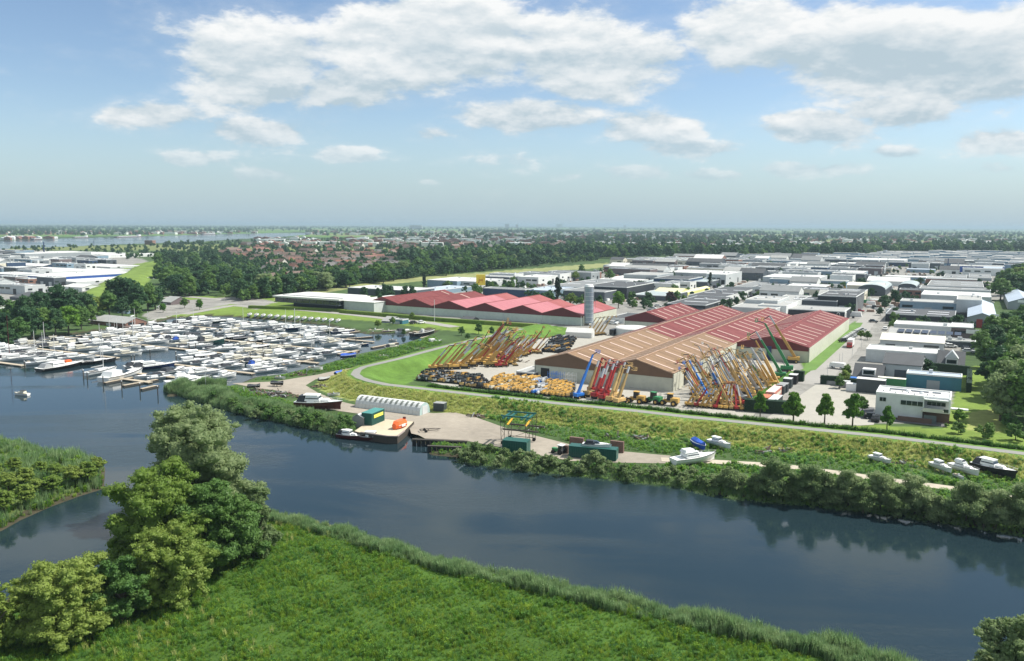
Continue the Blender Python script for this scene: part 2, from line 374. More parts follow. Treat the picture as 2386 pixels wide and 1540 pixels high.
def build_ground():
    rows = list(np.arange(20, 330, 1.7)) + list(np.arange(330, 620, 3.2))
    y = 620.0; st = 3.6
    while y < 45000: rows.append(y); y += st; st *= 1.045
    rows = np.array(rows); nu = 560
    us = np.linspace(-1, 1, nu)
    RY = np.repeat(rows, nu); U = np.tile(us, len(rows))
    RX = U*(95 + RY*.82)
    Zz = height(RX, RY)
    n = len(rows)
    V = np.column_stack([RX, RY, Zz])
    i = np.arange((n-1)*(nu-1)); r, c = i//(nu-1), i % (nu-1); a = r*nu+c
    F = np.column_stack([a, a+1, a+nu+1, a+nu])
    me = npmesh('ground', V, F, None)
    C = land_colour(RX, RY, Zz)
    at = me.color_attributes.new('land', 'FLOAT_COLOR', 'POINT'); at.data.foreach_set('color', np.column_stack([C, np.ones(len(C))]).ravel().astype(np.float32))
    m = bpy.data.materials.new('land'); m.use_nodes = True; g = NT(m.node_tree); g.n.clear()
    pos = g.node('ShaderNodeNewGeometry').outputs['Position']
    col = g.node('ShaderNodeAttribute', attribute_name='land').outputs['Color']
    f1 = g.noise(pos, .35, 6, .7); f2 = g.noise(pos, .06, 5, .65); f3 = g.noise(pos, 2.5, 3)
    k = g.m('ADD', -.35, g.m('ADD', g.m('MULTIPLY', f1, 1.0), g.m('ADD', g.m('MULTIPLY', f2, 1.3), g.m('MULTIPLY', f3, .4))))
    c = g.vm('SCALE', col); g.l.new(k, c.node.inputs['Scale'])
    b = g.node('ShaderNodeBsdfPrincipled', {'Base Color': c, 'Roughness': .9, 'Specular IOR Level': .1})
    o = g.node('ShaderNodeOutputMaterial'); g.l.new(b.outputs[0], o.inputs[0]); me.materials.append(m)
    me.shade_smooth()
    obj('ground', me)['kind'] = 'structure'
def npmesh(name, V, F, m):
    me = bpy.data.meshes.new(name); V = np.asarray(V, np.float32); F = np.asarray(F, np.int32)
    me.vertices.add(len(V)); me.vertices.foreach_set('co', V.ravel())
    k = F.shape[1]; me.loops.add(F.size); me.loops.foreach_set('vertex_index', F.ravel())
    me.polygons.add(len(F)); me.polygons.foreach_set('loop_start', np.arange(0, F.size, k, dtype=np.int32))
    me.polygons.foreach_set('loop_total', np.full(len(F), k, np.int32))
    me.update(calc_edges=True)
    if m: me.materials.append(m)
    return me
build_ground()
def build_water():
    m = bpy.data.materials.new('river_water'); m.use_nodes = True; g = NT(m.node_tree); g.n.clear()
    pos = g.node('ShaderNodeNewGeometry').outputs['Position']
    st = g.vm('MULTIPLY', pos, (1, 1, 0)); st2 = g.vm('MULTIPLY', pos, (.25, 1, 0))
    wind = g.ss(g.noise(st2, .03, 5, .6, .8), .45, .60)
    r1 = g.noise(st, 1.3, 4, .6); r2 = g.noise(st, .35, 3)
    h = g.m('ADD', r1, g.m('MULTIPLY', r2, 1.2))
    bump = g.node('ShaderNodeBump', {'Strength': .22, 'Distance': .09, 'Height': h})
    g.l.new(g.m('ADD', .08, g.m('MULTIPLY', wind, .55)), bump.inputs['Strength'])
    b = g.node('ShaderNodeBsdfPrincipled', {'Base Color': (.013, .027, .034, 1), 'IOR': 1.33, 'Normal': bump.outputs[0]})
    g.l.new(g.m('ADD', .06, g.m('MULTIPLY', wind, .16)), b.inputs['Roughness'])
    o = g.node('ShaderNodeOutputMaterial'); g.l.new(b.outputs[0], o.inputs[0])
    me = MB(); me.add([(-1100, -20, WZ), (700, -20, WZ), (700, 600, WZ), (-1100, 600, WZ)], [(0, 1, 2, 3)])
    w = obj('river', me.mesh('river', m)); w['kind'] = 'structure'
    q = MB(); ys = [p[1] for p in WATER2]; xs = [p[0] for p in WATER2]
    q.add([(min(xs)-50, min(ys)-50, WZ), (max(xs)+50, min(ys)-50, WZ), (max(xs)+50, max(ys)+50, WZ), (min(xs)-50, max(ys)+50, WZ)], [(0, 1, 2, 3)])
    w = obj('far_river', q.mesh('far_river', m)); w['kind'] = 'structure'
build_water()
def ribbon(name, pts, width, m, dz=.06, z=None, step=4.0):
    pts = [Vector((p[0], p[1], 0)) for p in pts]; out = []
    for i in range(len(pts)-1):
        n = max(1, int((pts[i+1]-pts[i]).length/step))
        for k in range(n): out.append(pts[i].lerp(pts[i+1], k/n))
    out.append(pts[-1]); vs = []
    for i, p in enumerate(out):
        d = (out[min(i+1, len(out)-1)]-out[max(i-1, 0)]).normalized(); nrm = Vector((-d.y, d.x, 0))
        w = width/2*(1+.05*math.sin(i*1.7))
        for s_ in (-1, 1):
            q = p+nrm*w*s_; vs.append((q.x, q.y, (hz(q.x, q.y) if z is None else z)+dz))
    mb = MB(); mb.add(vs, [(2*i, 2*i+2, 2*i+3, 2*i+1) for i in range(len(out)-1)])
    o = obj(name, mb.mesh(name, m)); o['kind'] = 'structure'; return o
def sheet(name, pts, m, dz=.05, z=0.0):
    mb = MB(); mb.add([(p[0], p[1], z+dz) for p in pts], [tuple(range(len(pts)))])
    o = obj(name, mb.mesh(name, m)); o['kind'] = 'structure'; return o
M_PATH = mat('dike_path_asphalt', (.24, .24, .22), .9, var=.1); M_GRAV = mat('pale_gravel', (.30, .265, .215), .95, var=.2, scale=.5)
M_CONC = mat('yard_concrete', (.36, .345, .30), .9, var=.12, scale=.4); M_ROAD = mat('street_paving', (.30, .29, .265), .9, var=.1); M_SAND = mat('sandy_deck', (.5, .44, .32), .9, var=.15)
M_LAWN = mat('mown_verge', (.10, .19, .035), .95, var=.25, scale=.8); M_TRACK = mat('sandy_track', (.44, .39, .31), .95, var=.18, scale=.6)
ribbon('dike_path', DK[:-1], 2.7, M_PATH, .05)
yard = [(540,893),(600,905),(655,911),(700,922),(735,938),(770,955),(835,964),(868,990),(950,986),(958,1010),(975,1014),(990,1022),(1080,1026),(1165,1042),(1240,1058),(1330,1074),(1440,1078),(1560,1080),(1562,1062),(1440,1051),(1330,1036),(1250,1016),(1180,998),(1110,973),(1060,961),(1010,963),(830,944),(790,935),(740,915),(712,898),(735,884),(800,869),(826,860),(812,857),(740,873),(640,889)]
sheet('gravel_yard', PP(yard), M_GRAV)
ribbon('riverside_track', PP([(1540,1071),(1660,1076),(1760,1082),(1860,1090),(1950,1102),(2060,1118),(2170,1132),(2240,1142),(2390,1166),(2600,1200)]), 3.0, M_TRACK, .09)
ribbon('estate_street', PP([(1892,897),(1925,860),(1960,825),(1985,792),(2005,765),(2030,735),(2052,705),(2075,682),(2095,660)]), 9.0, M_ROAD, .06, z=0)
sheet('machinery_yard', PP([(968,883),(1150,925),(1300,946),(1500,965),(1740,985),(1770,950),(1870,868),(1830,850),(1600,800),(1380,775),(1250,790),(1030,850)]), M_CONC, .05)
sheet('parking_lot', PP([(1770,985),(1905,893),(1990,905),(2060,915),(2035,990),(2000,992)]), M_CONC, .07)
ribbon('harbour_road', PP([(330,760),(380,742),(450,728),(540,712),(620,716),(700,722),(800,731),(900,742),(1000,752),(1060,762)]), 6.5, M_ROAD, .06)
ribbon('estate_road', PP([(300,700),(420,690),(540,700),(640,706)]), 7, M_ROAD, .06)
for i, q in enumerate([[(1868,868),(1900,862),(1995,775),(2010,752),(1985,752),(1880,838)]]): sheet('grass_verge', PP(q), M_LAWN, .075)
# ------------------------------------------------------------------ large buildings
def skylight_mesh(m, w, l): return MB().box(-w/2, -l/2, 0, w/2, l/2, .12).mesh('skylight', m)
M_REDROOF = corr('red_roof_sheet', (.125, .018, .02), (.18, .04, .038), rough=.8); M_PINKROOF = corr('new_pink_red_roof', (.36, .125, .145), (.40, .15, .165), var=.12, rough=.8)
M_BROWNROOF = corr('brown_roof_sheet', (.175, .108, .058), (.23, .145, .082), rough=.8); M_MAROON = mat('maroon_gable_sheet', (.13, .025, .03), .6); M_BROWNG = mat('brown_gable_sheet', (.17, .10, .06), .6)
M_WALLC = mat('pale_precast_wall', (.55, .56, .46), .8, var=.12); M_WALLM = mat('mint_white_wall', (.50, .56, .50), .8, var=.12); M_SKY = mat('skylight_sheet', (.62, .46, .38), .5)
M_TRIM = mat('roof_trim', (.4, .26, .17), .5); M_TRIMR = mat('red_roof_trim', (.26, .07, .065), .6)
def bay_hall(name, label, cat, base, bays, wall_h, ze, zr, wallm, step_sky, sides='r'):
    """row of gabled bays: bays = [(u0,u1,v0,v1,roof material list [(v0,v1,mat)], gable material, skylights?)] ; one thing"""
    t = thing(name, label, cat, base, TH)
    for (u0, u1, v0, v1, roofs, gm, sky) in bays:
        um = (u0+u1)/2
        MBw = MB().box(u0, v0, 0, u1, v0+.3, wall_h); obj('front_wall', MBw.mesh('front_wall', wallm), t)
        g = MB().prism([(u0, wall_h+.004), (u1, wall_h+.004), (u1, ze), (um, zr), (u0, ze)], v0-.12, v0+.25); obj('gable', g.mesh('gable', gm), t)
        g = MB().prism([(u0, 0), (u1, 0), (u1, ze), (um, zr), (u0, ze)], v1-.3, v1); obj('rear_wall', g.mesh('rear_wall', gm), t)
        for (a, b, rm) in roofs:
            for (ua, za, ub, zb, nm) in ((u0-.02, ze+.05, um, zr+.05, 1), (um, zr+.05, u1+.02, ze+.05, 2)):
                q = MB(); q.add([(ua, a, za), (ub, a, zb), (ub, b, zb), (ua, b, za), (ua, a, za-.25), (ub, a, zb-.25), (ub, b, zb-.25), (ua, b, za-.25)],
                      [(0,1,2,3), (4,7,6,5), (0,4,5,1), (1,5,6,2), (2,6,7,3), (3,7,4,0)])
                ro = obj('roof', q.mesh('roof', rm), t)
            if sky:
                L = math.hypot((u1-u0)/2, zr-ze); ang = math.atan2(zr-ze, (u1-u0)/2)
                ms = MB().box(-L*.38, -.42, 0, L*.38, .42, .1).mesh('skylight', M_SKY)
                n = int((b-a)/step_sky)
                for i in range(n):
                    v = a + (i+.5)*(b-a)/n
                    if abs(v-(v0+v1)/2) < 2: continue
                    for s_ in (-1, 1):
                        if sky == 2 and random.random() < .45: continue
                        uc = um + s_*(u1-u0)/4; zc = (ze+zr)/2+.06
                        obj('skylight', ms, t, matx=Matrix.Translation((uc, v, zc)) @ Matrix.Rotation(s_*ang, 4, 'Y'))
        tm = M_TRIM if gm is M_BROWNG else M_TRIMR
        q = MB(); q.beam((um, v0-.2, zr+.12), (um, v1+.1, zr+.12), .5, .16); obj('ridge_cap', q.mesh('ridge_cap', tm), t)
        q = MB(); q.beam((u0, v0-.22, ze+.12), (um, v0-.22, zr+.14), .18, .3); q.beam((um, v0-.22, zr+.14), (u1, v0-.22, ze+.12), .18, .3); obj('verge_trim', q.mesh('verge_trim', tm), t)
        q = MB(); q.beam((u1, v0, ze+.1), (u1, v1, ze+.1), .45, .16); obj('gutter', q.mesh('gutter', tm), t)
    return t
def side_panels(t, u, v0, v1, h, m, n, face=1, gap=.12):
    w = (v1-v0)/n; me = MB().box(-.15, -w/2+gap/2, 0, .15, w/2-gap/2, h).mesh('wall_panel', m)
    back = MB().box(u-.3*face-.1, v0, 0, u-.3*face+.1, v1, h-.05); obj('side_wall', back.mesh('side_wall', DARK), t)
    for i in range(n): obj('wall_panel', me, t, (u, v0+w*(i+.5), 0))
hallB = bay_hall('brown_and_red_warehouse', 'huge gabled warehouse with brown front roofs and red roofs behind, beside the street', 'warehouse', O,
   [(0, 23.5, 0, 188, [(0, 74, M_BROWNROOF), (74, 188, M_REDROOF)], M_BROWNG, 1), (23.5, 47, 0, 188, [(0, 74, M_BROWNROOF), (74, 188, M_REDROOF)], M_BROWNG, 1),
    (47, 73.5, 77, 189, [(77, 189, M_REDROOF)], M_MAROON, 1), (-21, 0, 134, 188, [(134, 188, M_REDROOF)], M_MAROON, 1)], 4.2, 5.6, 8.9, M_WALLC, 8.6)
side_panels(hallB, 47.15, 0, 10, 5.4, M_WALLC, 1); side_panels(hallB, 47.15, 17, 77, 5.4, M_WALLC, 12); side_panels(hallB, 73.65, 77, 189, 5.4, M_WALLC, 22)
side_panels(hallB, -.15, 0, 134, 5.4, M_WALLC, 20, -1); side_panels(hallB, -21.15, 134, 188, 5.4, M_WALLC, 8, -1)
q = MB().box(46.9, 10, 0, 47.0, 17, 5.0); obj('doorway_shade_panel', q.mesh('doorway_shade_panel', DARK), hallB)  # black panel across the opening, painted shade of the hall interior
q = MB().box(2.2, -.2, 0, 5.2, -.02, 3.4); obj('door', q.mesh('door', DARK), hallB)
q = MB().box(58.5, 76.6, 0, 60.2, 76.85, 5.2); obj('door', q.mesh('door', NAVY), hallB)
q = MB().cyl((23.5, -.35, 0), (23.5, -.35, 5.6), .15, n=6); obj('downpipe', q.mesh('downpipe', LGREY), hallB)
OA = P(*D('R2', 180, 705)); OA.z = 0
baysA = []
for i in range(6):
    u0, u1 = 22.9*i, 22.9*(i+1); vb = 64 if i < 4 else 44
    rm = M_REDROOF if i < 2 else M_PINKROOF
    roofs = [(0, vb, rm)] if i < 2 else [(0, vb-16, M_PINKROOF), (vb-16, vb, corr('rosy_roof_sheet', (.27, .07, .07), (.31, .09, .085), rough=.8))]
    baysA.append((u0, u1, 0, vb, roofs, M_MAROON, 2 if i < 2 else 0))
hallA = bay_hall('red_roofed_warehouse', 'long low warehouse of six gabled bays with red and pink roofs behind the marina', 'warehouse', OA, baysA, 4.0, 5.0, 8.4, M_WALLM, 11)
side_panels(hallA, 137.55, 0, 44, 4.8, M_WALLC, 9)
me = MB().box(-.1, -.1, 0, .1, .12, 4.0).mesh('pilaster', LGREY)
for i in range(1, 6): obj('pilaster', me, hallA, (22.9*i, -.12, 0))

# ------------------------------------------------------------------ estate buildings
WM = {'white': mat('white_wall', (.66, .68, .66), .7), 'grey': mat('grey_wall', (.30, .33, .34), .7), 'lgrey': mat('light_grey_wall', (.48, .51, .51), .7), 'black': mat('black_wall', (.02, .025, .032), .6),
      'slate': mat('slate_wall', (.07, .085, .10), .6), 'teal': mat('teal_wall', (.045, .17, .23), .6), 'blue': mat('blue_wall', (.02, .08, .33), .6), 'brick': mat('brick_wall', (.22, .12, .09), .8),
      'brown': mat('brown_wall', (.15, .12, .12), .8), 'cream': mat('cream_wall', (.60, .57, .46), .7), 'yellow': mat('pale_yellow_wall', (.62, .62, .22), .7), 'bluegrey': mat('blue_grey_wall', (.2, .29, .36), .7),
      'red': mat('red_wall', (.35, .05, .045), .6), 'navy': mat('navy_wall', (.03, .06, .12), .6)}
RM = {'white': mat('white_roof', (.62, .62, .59), .6, var=.06, scale=.3), 'grey': mat('grey_bitumen_roof', (.20, .21, .21), .85, var=.16, scale=.3), 'dark': mat('dark_bitumen_roof', (.075, .08, .085), .85, var=.18, scale=.3),
      'pale': mat('pale_gravel_roof', (.34, .345, .33), .85, var=.14, scale=.3), 'blue': mat('pale_blue_roof', (.40, .47, .55), .6), 'yellow': mat('pale_yellow_roof', (.66, .64, .38), .6), 'cream': mat('cream_roof', (.66, .64, .55), .6),
      'sheet': mat('grey_green_sheet_roof', (.36, .42, .42), .5)}
M_SKYW = mat('white_skylight', (.82, .83, .83), .3, var=.02); M_PV = mat('solar_panel', (.05, .06, .08), .2, spec=.7)
OCC = []; BW = {}
def measure(f, xl, yt, xr, ybk, yb=None, h=None, slope=0.0):
    xt, ytt = D(f, xl, yt)
    if h is None:
        _, ybb = D(f, xl, yb); Gp = P(xt, ybb); lo, hi = .2, 40
        for _ in range(40):
            m = (lo+hi)/2
            if proj(Gp+Vector((0, 0, m)))[1] > ytt: lo = m
            else: hi = m
        h = lo
    else: Gp = P(xt, ytt, h); Gp.z = 0
    xrr, _ = D(f, xr, 0); lo, hi = 1, 400
    for _ in range(40):
        m = (lo+hi)/2
        if proj(Gp+E1*m)[0] < xrr: lo = m
        else: hi = m
    w = lo; _, yk = D(f, 0, ybk); lo, hi = 1, 300
    for _ in range(40):
        m = (lo+hi)/2
        if proj(Gp+E2*m+Vector((0, 0, h+slope*m)))[1] > yk: lo = m
        else: hi = m
    return Gp, w, lo, h
def building(name, label, cat, Gp, w, d, h, wall, roof, nsky=0, kind='flat', rise=.18, openings=3, accent=None, seed=0, group=None, para=.35):
    rr = random.Random(seed*7+int(abs(Gp.x)*10)+int(abs(Gp.y)*3))
    t = thing(name, label, cat, Gp, TH, group)
    wm = WM[wall]; rm = RM[roof]
    if kind == 'flat':
        obj('wall', cube(wm), t, (w/2, d/2, 0), scale=(w, d, h-.25))
        obj('roof', cube(rm), t, (w/2, d/2, h-.26), scale=(w-.5, d-.5, .2))
        q = MB(); p_ = .25
        for (x0, y0, x1, y1) in ((-.05, -.05, w+.05, p_), (-.05, d-p_, w+.05, d+.05), (-.05, p_+.002, p_, d-p_-.002), (w-p_, p_+.002, w+.05, d-p_-.002)): q.box(x0, y0, h-.245, x1, y1, h+para*.6)
        obj('roof_edge', q.mesh('roof_edge', WM['white'] if rr.random() < .55 or wall in ('white', 'lgrey', 'cream') else LGREY), t)
    elif kind == 'gx':
        zr = h + d/2*rise*2
        q = MB(); q.add([(0, 0, 0), (0, d, 0), (0, d, h), (0, d/2, zr), (0, 0, h), (w, 0, 0), (w, d, 0), (w, d, h), (w, d/2, zr), (w, 0, h)],
              [(0, 4, 3, 2, 1), (5, 6, 7, 8, 9), (0, 5, 9, 4), (1, 2, 7, 6)]); obj('wall', q.mesh('wall', wm), t)
        for a, b, za, zb in ((-.3, d/2, h-.05, zr+.06), (d+.3, d/2, h-.05, zr+.06)):
            q = MB(); q.add([(-.25, a, za), (w+.25, a, za), (w+.25, b, zb), (-.25, b, zb), (-.25, a, za-.2), (w+.25, a, za-.2), (w+.25, b, zb-.2), (-.25, b, zb-.2)],
               [(0,1,2,3), (4,7,6,5), (0,4,5,1), (1,5,6,2), (2,6,7,3), (3,7,4,0)]); obj('roof', q.mesh('roof', rm), t)
    elif kind in ('gy', 'arch'):
        if kind == 'gy': prof = [(0, 0), (w, 0), (w, h), (w/2, h+w/2*rise*2), (0, h)]
        else: prof = [(0, 0), (w, 0), (w, h)] + [(w/2+w/2*math.cos(a*math.pi/8), h+w*rise*math.sin(a*math.pi/8)) for a in range(1, 8)] + [(0, h)]
        obj('wall', MB().prism(prof, 0, d).mesh('wall', wm), t)
        top = prof[2:]
        for a in range(len(top)-1):
            (x0, z0), (x1, z1) = top[a], top[a+1]
            q = MB(); q.add([(x0, -.3, z0+.05), (x0, d+.3, z0+.05), (x1, d+.3, z1+.05), (x1, -.3, z1+.05), (x0, -.3, z0+.22), (x0, d+.3, z0+.22), (x1, d+.3, z1+.22), (x1, -.3, z1+.22)],
               [(0,1,2,3), (4,7,6,5), (0,4,5,1), (1,5,6,2), (2,6,7,3), (3,7,4,0)]); obj('roof', q.mesh('roof', rm), t)
    if kind == 'flat':
        rows = 1 if nsky <= 2 else 2
        if nsky:
            per = max(1, nsky//rows); sw = w*.62/per; me = skylight_mesh(M_SKYW, sw, min(2.2, d*.16))
            for r_ in range(rows):
                for k in range(per): obj('skylight', me, t, (w*(k+.5)/per, d*(r_+1)/(rows+1), h-.04))
        for k in range(rr.choice((0, 1, 2, 3)) if w > 9 else 0):
            s_ = rr.uniform(.8, 2.0); obj('roof_unit', cube(LGREY), t, (rr.uniform(.1, .9)*w, rr.uniform(.3, .8)*d, h-.06), scale=(s_, s_*.8, rr.uniform(.5, 1.2)))
    hh = min(h*.62, 4.2)
    n = openings if openings >= 0 else 0
    if n:
        for k in range(n):
            x = w*(k+.5)/n + rr.uniform(-.1, .1)*w/n
            if rr.random() < .5:
                m_ = accent and WM[accent] or (rr.choice([WM['lgrey'], WM['slate'], WM['grey'], DARK])); ww = min(3.6, w/n*.7)
                obj('roller_door', cube(m_), t, (x, -.04, 0), scale=(ww, .16, hh))
            else:
                ww = min(5.5, w/n*.7); obj('window', cube(GLASS), t, (x, -.04, h*.52), scale=(ww, .14, min(1.4, h*.22)))
        if w > 10 and d > 10:
            for k in range(2):
                y = d*(k+.5)/2; obj('side_door' if k else 'side_window', cube(DARK if k else GLASS), t, (w+.04, y, 0 if k else h*.5), scale=(.14, 3.0, hh if k else 1.2))
    OCC.append((*toUV(Gp), w, d)); BW[label] = (w, d, h); return t
